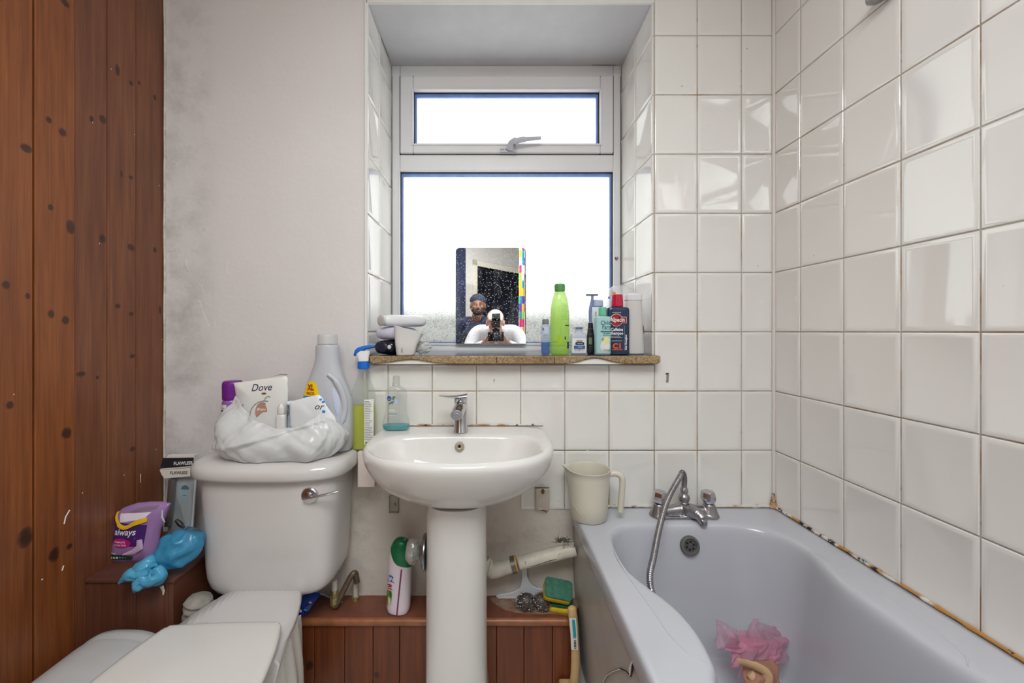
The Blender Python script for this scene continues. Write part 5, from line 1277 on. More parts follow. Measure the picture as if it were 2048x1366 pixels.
# ledge, spray bottle
t = thing('wall_ledge', 'small white ledge on the wall in the gap between cistern and basin', 'ledge', (-0.40, 1.34, 0.63))
LG = CZ-0.385
k = MB(); k.box((-0.4265, 1.262, 0.632), (-0.372, YW+0.005, LG)); k.build('ledge', mat('pinkish_white_wood', (222, 208, 200), 0.5, var=0.05), t, world=True, smooth=False, bevel=0.002)
M_clear = film('clear_plastic', (232, 236, 234), 0.13, 0.06, 0.5)
t = thing('spray_bottle', 'clear trigger bottle with green liquid and blue and white spray head', 'spray bottle', base(727, 1.297, LG), R(8))
secs = [(0, 0.034, 0.020, 3), (0.004, 0.037, 0.022, 3), (0.150, 0.0385, 0.023, 2.8), (0.190, 0.0360, 0.022, 2.5), (0.215, 0.0270, 0.020, 2.2), (0.235, 0.0195, 0.0175, 2), (0.262, 0.0165, 0.0160, 2), (0.268, 0.0150, 0.015, 2)]
fn = bottle_body('bottle', secs, M_clear, t, n=48)
bottle_body('liquid', [(0.002, 0.036, 0.021, 3), (0.143, 0.0382, 0.0225, 2.8), (0.1435, 0.0378, 0.022, 2.8)], film('lime_liquid', (204, 208, 8), 0.95, 0.1, 0.35), t, n=48, inset=0.0015)
k = MB(); k.tube([(0.003, 0, 0.262), (0.004, 0, 0.15), (0.010, 0, 0.02)], 0.0028, 8); k.build('dip_tube', film('tube_plastic', (220, 226, 200), 0.6), t)
bottle_body('collar', [(0.262, 0.0185, 0.0185, 2), (0.264, 0.0190, 0.0190, 2), (0.286, 0.0185, 0.0185, 2), (0.2875, 0.017, 0.017, 2)], mat('spray_blue', (16, 104, 200), 0.3), t)
k = MB(); rr_ = []
for (x0, x1, z) in ((-0.017, 0.017, 0.288), (-0.0175, 0.0175, 0.296), (-0.022, 0.019, 0.306), (-0.027, 0.021, 0.314), (-0.026, 0.022, 0.322)):
    rr_.append(se((x0+x1)/2, 0, (x1-x0)/2, 0.0125, z, 28, 3))
k.loft(rr_); k.build('head_shroud', mat('spray_white', (232, 230, 230), 0.3), t, angle=60)
k = MB(); rr_ = []
for (x, z0, z1) in ((-0.029, 0.306, 0.312), (-0.026, 0.304, 0.326), (-0.018, 0.309, 0.333), (-0.005, 0.317, 0.337), (0.010, 0.326, 0.340), (0.030, 0.330, 0.3415), (0.036, 0.332, 0.340)):
    rr_.append([Vector((x, 0.0140*cos(a), (z0+z1)/2+(z1-z0)/2*sin(a))) for a in [2*pi*i/20 for i in range(20)]])
k.loft(rr_); k.build('head_top', mat('spray_blue', (16, 104, 200), 0.3), t, angle=60)
f1 = lambda x, z: fn(x, z, 0.0008)
k = MB(); patch(f1, 0.006, 0.0345, 0.020, 0.165, 8, 3, k); k.build('label', mat('white_label', (232, 230, 226), 0.5), t)
k = MB(); lines(lambda x, z: fn(x, z, 0.0018), 0.008, 0.033, [0.036+0.0056*i for i in range(22)], 0.0012, k, 0.35); lines(lambda x, z: fn(x, z, 0.0018), 0.008, 0.022, [0.158], 0.002, k); patch(lambda x, z: fn(x, z, 0.0018), 0.020, 0.029, 0.022, 0.031, 2, 2, k); k.build('small_print', M_ink, t, smooth=False)
k = MB(); disc(lambda x, z: fn(x, z, 0.0018), 0.013, 0.026, 0.004, 0.004, 12, mb=k); k.build('green_mark', mat('mark_green', (110, 160, 70), 0.5), t)

# hand wash on the basin
t = thing('hand_wash_bottle', 'waisted clear hand wash bottle with a little teal soap, on the basin', 'bottle', base(792.5, 1.272, Z0+0.0005))
secs = [(0, 0.038, 0.019, 2.8), (0.004, 0.0425, 0.0215, 2.8), (0.020, 0.0435, 0.022, 2.6), (0.055, 0.0350, 0.0200, 2.4), (0.085, 0.0335, 0.0200, 2.4), (0.112, 0.0350, 0.0205, 2.4), (0.128, 0.0310, 0.019, 2.3), (0.138, 0.0185, 0.015, 2.1), (0.141, 0.0125, 0.0125, 2)]
fn = bottle_body('bottle', secs, M_clear, t, n=48)
bottle_body('soap', [(0.002, 0.0405, 0.0200, 2.8), (0.016, 0.0432, 0.0215, 2.7), (0.0165, 0.0430, 0.0213, 2.7)], film('teal_soap', (30, 178, 184), 0.92, 0.1, 0.4), t, n=48, inset=0.0012)
k = MB(); k.lathe([(0.0125, 0.1405), (0.0130, 0.143), (0.0115, 0.146), (0.0122, 0.149), (0.0110, 0.153), (0.0110, 0.170), (0.0095, 0.172)], 28); k.build('cap', film('clear_cap', (226, 226, 224), 0.45, 0.1, 0.5), t)
f1 = lambda x, z: fn(x, z, 0.0008); f2 = lambda x, z: fn(x, z, 0.0015)
k = MB(); disc(f1, -0.0175, 0.103, 0.0078, 0.0078, 20, mb=k); k.build('round_logo', mat('logo_blue', (20, 70, 140), 0.4), t)
k = MB(); lines(f2, -0.022, -0.012, [0.1035, 0.0995], 0.0012, k); lines(f1, -0.018, 0.006, [0.066, 0.062, 0.050], 0.0016, k, 0.3); k.build('white_print', M_wprint, t, smooth=False)
k = MB(); 
for (x, z, a, b) in ((-0.002, 0.104, 0.006, 0.007), (-0.006, 0.090, 0.007, 0.005), (-0.014, 0.087, 0.005, 0.004)): disc(f1, x, z, a, b, 12, 0.3, 4.8, mb=k)
k.build('leaf_print', mat('leaf_grey_green', (96, 124, 110), 0.5), t)
k = MB(); disc(f1, 0.005, 0.094, 0.006, 0.007, 12, mb=k); k.build('pale_flower', mat('pale_blue_print', (170, 196, 226), 0.5), t)
text('eucalyptus', 0.0062, f1, mat('teal_small', (40, 140, 140), 0.5), t, cx=-0.006, cz=0.0545, off=0.0001)
# ------------------------------------------------------------ left corner
Zc = zc   # top of the corner box
def flatfn(O, rz=0, tilt=0):
    Mx = Matrix.Rotation(rz, 4, 'Z') @ Matrix.Rotation(tilt, 4, 'X')
    return Mx
t = thing('razor_pack', 'tall carded shaver pack with black header and cream lettering band in the corner', 'pack', (at(350, 0, 1.265).x, 1.265, Zc), rot=(R(-5), 0, R(-6)))
s = 1.265/F
def q(px, py): return ((px-350)*s, (1080+4-py)*s)
def slab(name, P, y0, y1, m, par, **kw):
    k = MB(); k.loft([[Vector((x, y0, z)) for x, z in P], [Vector((x, y1, z)) for x, z in P]]); return k.build(name, m, par, smooth=False, **kw)
slab('card', [q(332, 1083), q(386, 1083), q(386, 909), q(328, 912), q(322, 950), q(332, 962)], 0, 0.003, mat('grey_white_card', (206, 210, 210), 0.5, var=0.08), t)
slab('header', [q(315, 941), q(388, 933), q(388, 909), q(330, 911)], -0.018, -0.001, mat('cream_card', (222, 216, 206), 0.5), t, bevel=0.001)
slab('black_band', [q(316, 938), q(388, 930), q(388, 914), q(321, 917)], -0.0190, -0.0184, mat('black_card', (36, 38, 46), 0.4), t)
slab('cream_band', [q(315, 941), q(388, 934), q(388, 950), q(327, 957), q(321, 951)], -0.0185, -0.001, mat('cream_card', (222, 216, 206), 0.5), t)
text('FLAWLESS', 0.0145, lambda x, z: Vector((x, -0.0194, z)), M_wprint, t, cx=q(366, 0)[0], cz=q(0, 926)[1], off=0.0004, rot=R(4)); text('FLAWLESS', 0.0135, lambda x, z: Vector((x, -0.0189, z)), M_ink, t, cx=q(358, 0)[0], cz=q(0, 945)[1], off=0.0003, rot=R(3))
k = MB(); k.tube([Vector((*q(337, 1050)[:1], -0.010, q(337, 1050)[1])), Vector((q(341, 1010)[0], -0.012, q(341, 1010)[1])), Vector((q(341, 975)[0], -0.012, q(341, 975)[1])), Vector((q(340, 960)[0], -0.010, q(340, 960)[1]))], [0.010, 0.0105, 0.011, 0.011], 14, flat=0.8); k.build('taupe_handle', mat('taupe_plastic', (88, 78, 76), 0.3), t)
k = MB(); x, z = q(364, 990); disc(lambda a, b: Vector((a, -0.0008, b)), x, z, 0.014, 0.020, 20, mb=k); k.build('printed_face', mat('pale_blue_skin', (172, 194, 204), 0.5), t, smooth=False)
k = MB(); x, z = q(364, 980); disc(lambda a, b: Vector((a, -0.0014, b)), x, z, 0.014, 0.013, 20, 0, pi, mb=k); k.build('printed_cap', mat('teal_cap', (44, 110, 140), 0.5), t, smooth=False)
k = MB(); patch(lambda a, b: Vector((a, -0.0012, b)), -0.006+q(364, 0)[0], 0.005+q(364, 0)[0], q(0, 992)[1], q(0, 991)[1], 2, 1, k); k.build('printed_brow', M_ink, t, smooth=False)
k = MB(); k.box((q(332, 0)[0], -0.015, q(0, 1078)[1]), (q(384, 0)[0], 0, q(0, 958)[1])); k.build('blister', film('blister', (220, 226, 226), 0.10, 0.08), t, bevel=0.004)

# purple packet
loc = Vector((at(272, 0, 1.165).x, 1.165, Zc+0.001)); s = 1.165/F
def rel(px, py, Y=1.165): p = at(px, py, Y); return (p.x-loc.x, p.z-loc.z)
P = dens([rel(223, 1124), rel(268, 1125), rel(312, 1122), rel(318, 1060), rel(336, 1010), rel(318, 1006), rel(270, 1008), rel(240, 1018), rel(229, 1028), rel(224, 1060)], 4, 0.002)
t, fn = pouch('purple_packet', 'opened purple packet of pads with yellow swoosh and white script lettering', 'packet', loc, 0, -4, P, 0.024, mat('lilac_film', (156, 120, 172), 0.25, bump=0.2, bscale=25))
f0 = lambda x, z: fn(x, z, 0.0006); f1 = lambda x, z: fn(x, z, 0.0012); f2 = lambda x, z: fn(x, z, 0.0020)
def qpatch(fnc, pts, m, name, par, nx=10, nz=4):
    """bilinear patch over four pixel corners: bottom left, bottom right, top right, top left"""
    A = [Vector(rel(*p)) for p in pts]
    k = MB(); patch(lambda u, v: fnc(*(A[0].lerp(A[1], u).lerp(A[3].lerp(A[2], u), v))), 0, 1, 0, 1, nx, nz, k); return k.build(name, m, par)
qpatch(f0, [(226, 1082), (296, 1090), (302, 1046), (228, 1040)], mat('deep_violet', (72, 36, 110), 0.3), 'violet_panel', t)
k = MB(); P2 = [f1(*rel(*p)) for p in [(233, 1025), (236, 1034), (246, 1045), (258, 1050), (268, 1048), (280, 1042), (292, 1038), (302, 1035)]]
k.tube(catmull(P2, 4), [0.004]*8+[0.0065]*12+[0.0075]*9, 10, flat=0.25, upv=(0, 1, 0)); k.build('yellow_swoosh', mat('swoosh_yellow', (226, 176, 30), 0.35), t)
qpatch(f0, [(248, 1042), (296, 1034), (308, 1022), (244, 1026)], mat('white_pad', (228, 214, 226), 0.5), 'pad', t)
qpatch(f1, [(262, 1024), (316, 1016), (318, 1011), (280, 1015)], mat('taupe_inside', (130, 112, 122), 0.6), 'opening', t)
x, z = rel(259, 1060); text('always', 0.0260, f1, M_wprint, t, cx=x, cz=z, shear=0.25, off=0.0004, rot=R(2))
k = MB(); x, z = rel(253, 1081); disc(f1, x, z, 0.030, 0.014, 24, mb=k); k.build('pink_badge', mat('magenta_print', (190, 28, 122), 0.4), t)
x, z = rel(251, 1079); text('COMPLETE', 0.0070, f2, M_wprint, t, cx=x, cz=z, off=0.0001); x, z = rel(251, 1085); text('PROTECTION', 0.0064, f2, M_wprint, t, cx=x, cz=z, off=0.0001)
k = MB(); k.tube([f1(*rel(*p)) for p in [(290, 1074), (292, 1088), (278, 1098), (256, 1104)]], [0.008, 0.011, 0.008, 0.002], 10, flat=0.3, upv=(0, 1, 0)); k.build('lilac_drape', mat('pale_lilac', (206, 180, 212), 0.35), t)
qpatch(f1, [(224, 1115), (270, 1116), (276, 1107), (225, 1103)], mat('dark_green_strip', (40, 62, 50), 0.4), 'green_strip', t)
x, z = rel(234, 1102); text('NORMAL', 0.0066, f2, M_wprint, t, cx=x, cz=z)
for i in range(7):
    k = MB(); x, z = rel(227+5.5*i, 1110.5); disc(f2, x, z, 0.0030, 0.0034, 10, mb=k); k.build('droplet', M_wprint if i < 4 else mat('droplet_grey', (110, 128, 118), 0.5), t)
# white streak painted as the glint of clear film on its right
k = MB(); k.tube([f1(*rel(*p)) for p in [(326, 1020), (324, 1035), (326, 1046)]], [0.002, 0.004, 0.003], 8, flat=0.4, upv=(0, 1, 0)); k.build('painted_film_glint', mat('painted_glint_white', (226, 222, 230), 0.2), t)

# blue knotted bag
M_blue = film('blue_polythene', (76, 178, 222), 0.66, 0.15, 0.35, 0.5, 30)
t = thing('blue_knotted_bag', 'translucent sky blue plastic bag tied in a knot, slumped over the corner box edge', 'bag', (at(330, 0, 1.11).x, 1.12, Zc))
def bagtube(pts, rad, name, m, n=40, amp=0.18, fr=9, flat=1.0, K=9):
    P = catmull(pts, K); m_ = len(P); rr_ = []
    RR = [Vector((r, 0, 0)) for r in rad]; RR = catmull(RR, K); k = MB(); k.tube(P, [max(0.002, r.x) for r in RR], n, flat=flat)
    ctrs = P; out = []
    for i in range(m_):
        for j in range(n):
            v = Vector(k.v[i*n+j]); d = v-ctrs[i]
            s_ = 1+amp*(noise.noise(Vector((cos(2*pi*j/n)*2.2, sin(2*pi*j/n)*2.2, i*0.14)))+0.6*abs(noise.noise(Vector((j*0.55, i*0.05, 5)))))
            out.append(tuple(ctrs[i]+d*s_))
    k.v = out; return k.build(name, m, t, world=True, angle=70)
bagtube([at(386, 1062, 1.125), at(372, 1085, 1.115), at(345, 1105, 1.10), at(322, 1122, 1.085), at(310, 1132, 1.075)], [0.030, 0.045, 0.042, 0.030, 0.012], 'bag_body', M_blue, amp=0.25)
M_blue2 = film('blue_polythene_folded', (96, 188, 226), 0.92, 0.15, 0.25, 0.5, 40)
bagtube([at(316, 1125, 1.072), at(296, 1126, 1.060), at(284, 1142, 1.052), at(300, 1158, 1.050), at(318, 1150, 1.052), at(314, 1134, 1.050)], [0.010, 0.018, 0.018, 0.019, 0.018, 0.008], 'knot', M_blue2, 24, 0.35)
bagtube([at(300, 1140, 1.050), at(280, 1148, 1.045), at(258, 1150, 1.043), at(238, 1166, 1.043)], [0.012, 0.014, 0.012, 0.003], 'tail', M_blue2, 20, 0.35)
bagtube([at(302, 1150, 1.050), at(284, 1160, 1.045), at(276, 1172, 1.043), at(268, 1184, 1.043)], [0.010, 0.015, 0.014, 0.003], 'tail', M_blue2, 20, 0.35)
k = MB(); k.tube([at(352, 1040, 1.10), at(360, 1048, 1.10), at(368, 1056, 1.10)], [0.004, 0.007, 0.003], 10); k.build('black_tie', M_black, t, world=True)

# ------------------------------------------------------------ right of the toilet
t = thing('blue_refill_pack', 'crushed shiny dark blue packet on the boxing shelf beside the toilet neck', 'packet', tuple(at(612, 1222, 1.262)))
t.location.z = ztop
k = MB(); Pb = [at(603, 1190, 1.262), at(640, 1186, 1.275), at(628, 1208, 1.262), at(612, 1230, 1.250), at(592, 1241, 1.238), at(588, 1215, 1.250)]
Pc = [p+Vector((0.0, 0, 0)) for p in catmull(Pb, 4, True)]; cb = sum(Pc, Vector())/len(Pc)
k.loft([[cb+(p-cb)*s_+Vector((0, -d+0.004*noise.noise(p*80), 0)) for p in Pc] for s_, d in ((0.1, 0.015), (0.5, 0.013), (0.85, 0.008), (1.0, 0.0), (0.85, -0.006), (0.3, -0.010))]); k.v = [(p[0], p[1], max(p[2], ztop+0.0005)) for p in k.v]
k.build('packet', mat('shiny_blue', (24, 62, 160), 0.12, bump=0.6, bscale=60, bdist=0.003), t, world=True, angle=25)
k = MB(); k.ball(at(601, 1222, 1.228), (0.004, 0.002, 0.005)); k.ball(at(620, 1205, 1.240), (0.005, 0.002, 0.003)); k.build('painted_glint', M_wprint, t, world=True)  # white spots painted as glints on the packet

t = thing('cistern_pipework', 'short white and copper water pipes with brass fittings below the right of the cistern', 'pipes', (at(690, 0, 1.31).x, 1.31, ztop))
M_brass = mat('limescaled_brass', (156, 140, 96), 0.5, 0.5, var=0.5, vscale=90, bump=0.5, bscale=120); M_pipe = mat('painted_pipe', (206, 200, 188), 0.4, var=0.15, vscale=40); M_cop = mat('tarnished_copper', (104, 88, 70), 0.45, 0.4, var=0.4, vscale=60)
k = MB(); k.tube([at(711, 1150, 1.318), at(711, 1196, 1.318)], 0.0078, 16); k.build('riser', M_pipe, t, world=True)
k = MB(); k.lathe([(0.010, 0), (0.012, 0.002), (0.012, 0.018), (0.0105, 0.020), (0.0125, 0.022), (0.0125, 0.034), (0.0095, 0.036)], 8, at(711, 1213, 1.318)); k.build('fitting', M_brass, t, world=True)
k = MB(); k.tube(catmull([at(714, 1165, 1.30), at(711, 1148, 1.298), at(704, 1150, 1.292), at(690, 1175, 1.28), at(676, 1203, 1.268), at(671, 1212, 1.265)], 5), 0.0095, 14); k.build('flexible_pipe', M_cop, t, world=True)
k = MB(); k.tube([at(669, 1160, 1.268), at(669, 1184, 1.268)], 0.0090, 14); k.build('riser', M_pipe, t, world=True)
k = MB(); k.lathe([(0.007, -0.004), (0.012, 0.004), (0.0145, 0.012), (0.0145, 0.026), (0.0125, 0.030), (0.0145, 0.032), (0.0135, 0.048), (0.010, 0.052)], 8, at(669, 1212, 1.268)); k.build('valve', M_brass, t, world=True)
k = MB(); k.tube([at(640, 1186, 1.29), at(658, 1194, 1.30), at(700, 1212, 1.31)], 0.003, 8); k.build('old_wire', mat('old_wire', (150, 150, 158), 0.5), t, world=True)

# leaning air freshener can with slanted green cap
t = thing('air_freshener_can', 'white and pink oval air freshener with slanted dark green cap leaning beside the pedestal', 'air freshener', (at(796, 0, 1.262).x, 1.266, ztop), rot=(0, R(2.5), R(-6)))
secs = [(0, 0.0290, 0.022, 2.3), (0.004, 0.0340, 0.0255, 2.3), (0.020, 0.0375, 0.027, 2.3), (0.10, 0.0380, 0.027, 2.3), (0.165, 0.0365, 0.026, 2.3), (0.200, 0.0320, 0.024, 2.3), (0.222, 0.0235, 0.019, 2.2), (0.232, 0.0130, 0.011, 2), (0.2345, 0.004, 0.004, 2)]
fn = bottle_body('body', secs, mat('pinkish_white_tin', (226, 212, 220), 0.3, var=0.02), t, n=48)
fz = sampler(secs); k = MB(); n = 44
rings = []
for j in range(13):
    u = j/12; ring = []
    for i in range(n):
        a = 2*pi*i/n; c, s_ = cos(a), sin(a)
        zlow = 0.172-0.022*c-0.012*(1-abs(c))*(1 if s_ < 0 else 0)+(0.020 if c < -0.3 else 0)*(-c-0.3)
        z = zlow+(0.2346-zlow)*u; _, rx, ry, e, _, _ = fz(z)
        ring.append(Vector(((rx+0.0012)*math.copysign(abs(c)**(2/e), c), (ry+0.0012)*math.copysign(abs(s_)**(2/e), s_), z+0.0008)))
    rings.append(ring)
k.loft(rings, False, True); k.build('cap', mat('bottle_green_cap', (0, 104, 62), 0.28), t, angle=70)
f1 = lambda x, z: fn(x, z, 0.0008)
k = MB(); patch(lambda x, z: f1(x-0.0025*(0.17-z)/0.17*4+0.0, z), 0.012, 0.0165, 0.004, 0.150, 2, 16, k); k.build('plum_stripe', mat('plum_print', (122, 34, 88), 0.4), t)
k = MB(); disc(f1, -0.026, 0.053, 0.011, 0.026, 20, mb=k); k.build('fruit_print', mat('olive_green_print', (128, 140, 52), 0.5), t)
k = MB(); disc(lambda x, z: fn(x, z, 0.0014), -0.0225, 0.045, 0.005, 0.018, 16, mb=k); k.build('cream_print', mat('cream_print2', (214, 208, 180), 0.5), t)
k = MB(); disc(lambda x, z: fn(x, z, 0.0014), -0.0195, 0.066, 0.0055, 0.014, 16, mb=k); k.build('leaf_print', mat('leaf_green', (46, 110, 40), 0.5), t)
text('fly', 0.030, f1, mat('script_blue', (40, 100, 176), 0.4), t, cx=-0.022, cz=0.115, rot=R(-50), shear=0.2, off=0.0005)
text('fly', 0.022, f1, mat('script_red', (186, 20, 50), 0.4), t, cx=-0.023, cz=0.090, rot=R(-50), shear=0.2, off=0.0006)

# crystal knob on a chrome flange, fixed to the pedestal
xk = -0.187
t = thing('crystal_knob', 'clear faceted knob on a round chrome flange on the left side of the pedestal', 'knob', (xk, 1.145, CZ-(1103-VY)*1.145/F))
MK = Matrix.Rotation(R(-90), 4, 'Y')
k = MB(); k.lathe([(0.050, 0.0), (0.0505, 0.003), (0.047, 0.009), (0.030, 0.013), (0.018, 0.018), (0.015, 0.020)], 40, M=MK); k.build('flange', M_dullchrome, t)
def lobed(r, z, amp, n=64): return [MK @ Vector((r*(1+amp*cos(4*2*pi*i/n))*cos(2*pi*i/n), r*(1+amp*cos(4*2*pi*i/n))*sin(2*pi*i/n), z)) for i in range(n)]
k = MB(); k.loft([lobed(0.015, 0.0195, 0), lobed(0.026, 0.024, 0.06), lobed(0.033, 0.034, 0.12), lobed(0.032, 0.048, 0.13), lobed(0.024, 0.056, 0.10), lobed(0.008, 0.058, 0)])
gl = NT('crystal_plastic'); gl.set(Base_Color=(0.72, 0.68, 0.64, 1), Roughness=0.06, IOR=1.45); gl.b.inputs['Transmission Weight'].default_value = 0.75
k.build('knob', gl.m, t, angle=35)

# translucent hook plate and old soap dish stub
t = thing('hook_plate', 'small clear rectangular hook plate stuck to the plaster below the basin left edge', 'hook', tuple(at(788, 1008, YW)))
k = MB(); s = YW/F; k.box((-9.5*s, -0.001, -17*s), (9.5*s, 0.006, 17*s)); k.build('plate', film('dirty_clear', (206, 200, 190), 0.6, 0.2), t, bevel=0.002)
k = MB(); 
for a in ((-9.5, -8), (8, 9.5)): k.box((a[0]*s, -0.004, -17*s), (a[1]*s, 0, 17*s))
k.box((-9.5*s, -0.004, -17*s), (9.5*s, 0, -15*s)); k.build('rim', mat('grimy_plastic', (150, 140, 130), 0.5), t)
k = MB(); k.tube([(0.003, -0.004, 0.006), (0.006, -0.007, -0.004)], [0.002, 0.001], 8); k.build('hook', mat('brown_hook', (110, 90, 78), 0.5), t)
t = thing('soap_dish_stub', 'broken tiled soap holder stub stained brown under the basin right edge', 'soap holder', tuple(at(1085, 998, YW-0.004)))
k = MB(); s = YW/F; k.box((-14*s, -0.008, -21*s), (13*s, 0.003, 22*s)); k.build('stub', mat('grubby_glaze', (196, 184, 172), 0.4, var=0.12, vscale=50), t, bevel=0.003)
k = MB(); k.tube([(-16*s, -0.002, 23*s), (13*s, -0.002, 23*s)], 0.0012, 6); k.build('top_crack', M_gap, t)
k = MB(); k.ball((0, -0.0085, 17*s), (0.006, 0.0015, 0.009)); k.build('brown_stain', mat('brown_rust', (110, 76, 38), 0.8), t)
k = MB(); k.tube(catmull([(-4*s, -0.006, -21*s), (4*s, -0.009, -21*s), (7*s, -0.008, -25*s)], 5), 0.0014, 6); k.build('bottom_chip', mat('chip_brown', (82, 56, 34), 0.8), t)
t = thing('adhesive_mark', 'small grey scrap of old adhesive label on the tile right of the sill', 'mark', tuple(at(1335, 755, YW-0.0007)))
k = MB(); k.box((-0.003, -0.0007, -0.016), (0.004, 0.0008, 0.016), Matrix.Rotation(R(5), 4, 'Y')); k.build('scrap', mat('grey_scrap', (132, 132, 128), 0.5, var=0.5, vscale=120), t)
k = MB(); k.box((-0.006, -0.001, 0.011), (0.002, 0.0, 0.015)); k.build('tip', M_ink, t)

# ------------------------------------------------------------ right of the pedestal
Yp = 1.285
t = thing('waste_pipe', 'grubby white plastic waste pipe with elbow and metal clamp running to the bath', 'pipe', tuple(at(1060, 1120, Yp)))
M_wp = mat('old_white_pipe', (206, 198, 184), 0.5, var=0.25, vscale=18, bump=0.2, bscale=40)
k = MB(); k.tube([at(1038, 1126.5, Yp), at(1090, 1113, Yp), at(1150, 1098, Yp)], [0.0205, 0.0210, 0.0212], 24); k.build('pipe', M_wp, t, world=True)
k = MB(); k.tube(catmull([at(968, 1122, Yp+0.005), at(980, 1141, Yp), at(1000, 1138, Yp), at(1033, 1127.5, Yp)], 7), [0.022]*8+[0.0235]*7+[0.0225]*7, 24); k.build('elbow', M_wp, t, world=True)
k = MB(); k.tube([at(977, 1135, Yp), at(980, 1136, Yp)], [0.0275, 0.0275], 24); k.build('elbow_collar', M_wp, t, world=True)
k = MB(); k.tube([at(1023, 1130.5, Yp), at(1031, 1128.3, Yp)], [0.0262, 0.0262], 28); k.build('clamp', mat('clamp_steel', (120, 118, 112), 0.4, 0.7, var=0.3, vscale=60), t, world=True)
k = MB(); k.tube([at(1031.5, 1128.2, Yp), at(1034, 1127.6, Yp)], [0.0250, 0.0245], 28); k.build('orange_seal', mat('orange_seal', (206, 150, 56), 0.5), t, world=True)
k = MB(); rr_ = [at(1045, 1136, Yp-0.018), at(1070, 1131, Yp-0.0185), at(1100, 1121, Yp-0.019), at(1130, 1113, Yp-0.019)]; k.tube(rr_, [0.0006, 0.0010, 0.0020, 0.0012], 6); k.tube([at(1050, 1122, Yp-0.0195), at(1051, 1131, Yp-0.020)], 0.0006, 5); k.build('crack', M_gap, t, world=True)
t = thing('dust_tufts', 'dark fluffy clump of hair and dust on the end of the waste pipe', 'dust', tuple(at(1128, 1095, Yp-0.02)))
t['kind'] = 'stuff'
k = MB()
for (px, py, nn, L) in ((1126, 1082, 70, 0.022), (1138, 1092, 16, 0.010), (1123, 1112, 14, 0.007)):
    for i in range(nn):
        a = random.uniform(0, 2*pi); c = at(px+random.uniform(-14, 13), py+random.uniform(-3, 3), Yp-(0.010 if py < 1090 else 0.0195))
        d = Vector((cos(a), random.uniform(-0.5, 0.3), abs(sin(a))*0.9 if py < 1090 else sin(a)))*L*random.uniform(0.3, 1)
        k.tube([c, c+d*0.5+Vector((0, 0, 0.001)), c+d], [0.0010, 0.0008, 0.0003], 5)
k.build('tufts', mat('dust_grey', (92, 88, 78), 0.95), t, world=True)

# squeegee, wool, sponges, brush
t = thing('squeegee', 'white plastic hand squeegee leaning on the plaster behind the scourers', 'squeegee', tuple(at(1045, 1190, 1.325)))
t.location.z = ztop
P = catmull([Vector((*at(x, y, 1.325-(1200-y)*0.0000).xz, 0)) for x, y in [(1043, 1138), (1054, 1138), (1054, 1150), (1060, 1166), (1072, 1176), (1096, 1180), (1098, 1190), (1040, 1192), (996, 1195), (996, 1190), (1020, 1186), (1038, 1178), (1043, 1165), (1044, 1150)]], 3, True)
k = MB(); k.loft([[Vector((p.x, 1.3255-0.002, p.y)) for p in P], [Vector((p.x, 1.3255+0.004, p.y)) for p in P]]); k.build('frame', mat('bluish_white_plastic', (214, 216, 220), 0.25), t, world=True, bevel=0.0015)
k = MB(); a_, b_ = at(995, 1196, 1.322), at(1098, 1191, 1.322); k.box((a_.x, 1.3225, ztop), (b_.x, 1.3275, a_.z+0.003)); k.build('blade', mat('white_rubber', (220, 220, 216), 0.6), t, world=True, bevel=0.001)
M_wool = mat('wire_wool', (196, 186, 180), 0.3, 0.85, var=0.5, vscale=200)
lbls = ['left ball of curly steel wool on the boxing shelf beside the pedestal', 'right ball of curly steel wool next to the sponges on the boxing shelf']
for qi, (px, py, rx_) in enumerate(((1052, 1199, 0.034), (1084, 1201, 0.034))):
    c0 = at(px, py, 1.272); t = thing('steel_wool', lbls[qi], 'scourer', (c0.x, 1.272, ztop), 0, 'steel wool scourers')
    k = MB(); k.ball((0, 0, 0.026), (rx_*0.86, 0.024, 0.0235), 20, 12); k.build('core', mat('wool_shadow', (84, 76, 74), 0.5, 0.5), t)
    k = MB()
    for i in range(230):
        a, b = random.uniform(0, 2*pi), math.asin(random.uniform(-1, 1)); rs = random.uniform(0.84, 1.02)
        c = Vector((rx_*rs*cos(b)*cos(a), 0.026*rs*cos(b)*sin(a), 0.0265+0.0255*rs*sin(b)))
        u_ = Vector((random.uniform(-1, 1), random.uniform(-1, 1), random.uniform(-1, 1))).normalized(); v_ = u_.cross(Vector((0.3, 0.5, 0.8))).normalized(); r_ = random.uniform(0.002, 0.0042)
        pts = [c+u_*r_*cos(w0)+v_*r_*sin(w0)+u_.cross(v_)*0.0007*w0 for w0 in [0.8*j for j in range(9)]]
        pts = [Vector((p.x, p.y, max(p.z, 0.0007))) for p in pts]
        k.tube(pts, 0.00045, 4, False)
    o = k.build('curls', M_wool, t, smooth=True); o['kind'] = 'stuff'
M_yel = mat('yellow_foam', (214, 178, 24), 0.9, var=0.12, vscale=60, bump=0.5, bscale=220); M_pad = mat('green_scour', (64, 116, 96), 0.95, var=0.3, vscale=60, bump=0.8, bscale=200, bdist=0.003); M_pad2 = mat('dark_green_scour', (20, 92, 66), 0.95, var=0.25, vscale=60, bump=0.8, bscale=200)
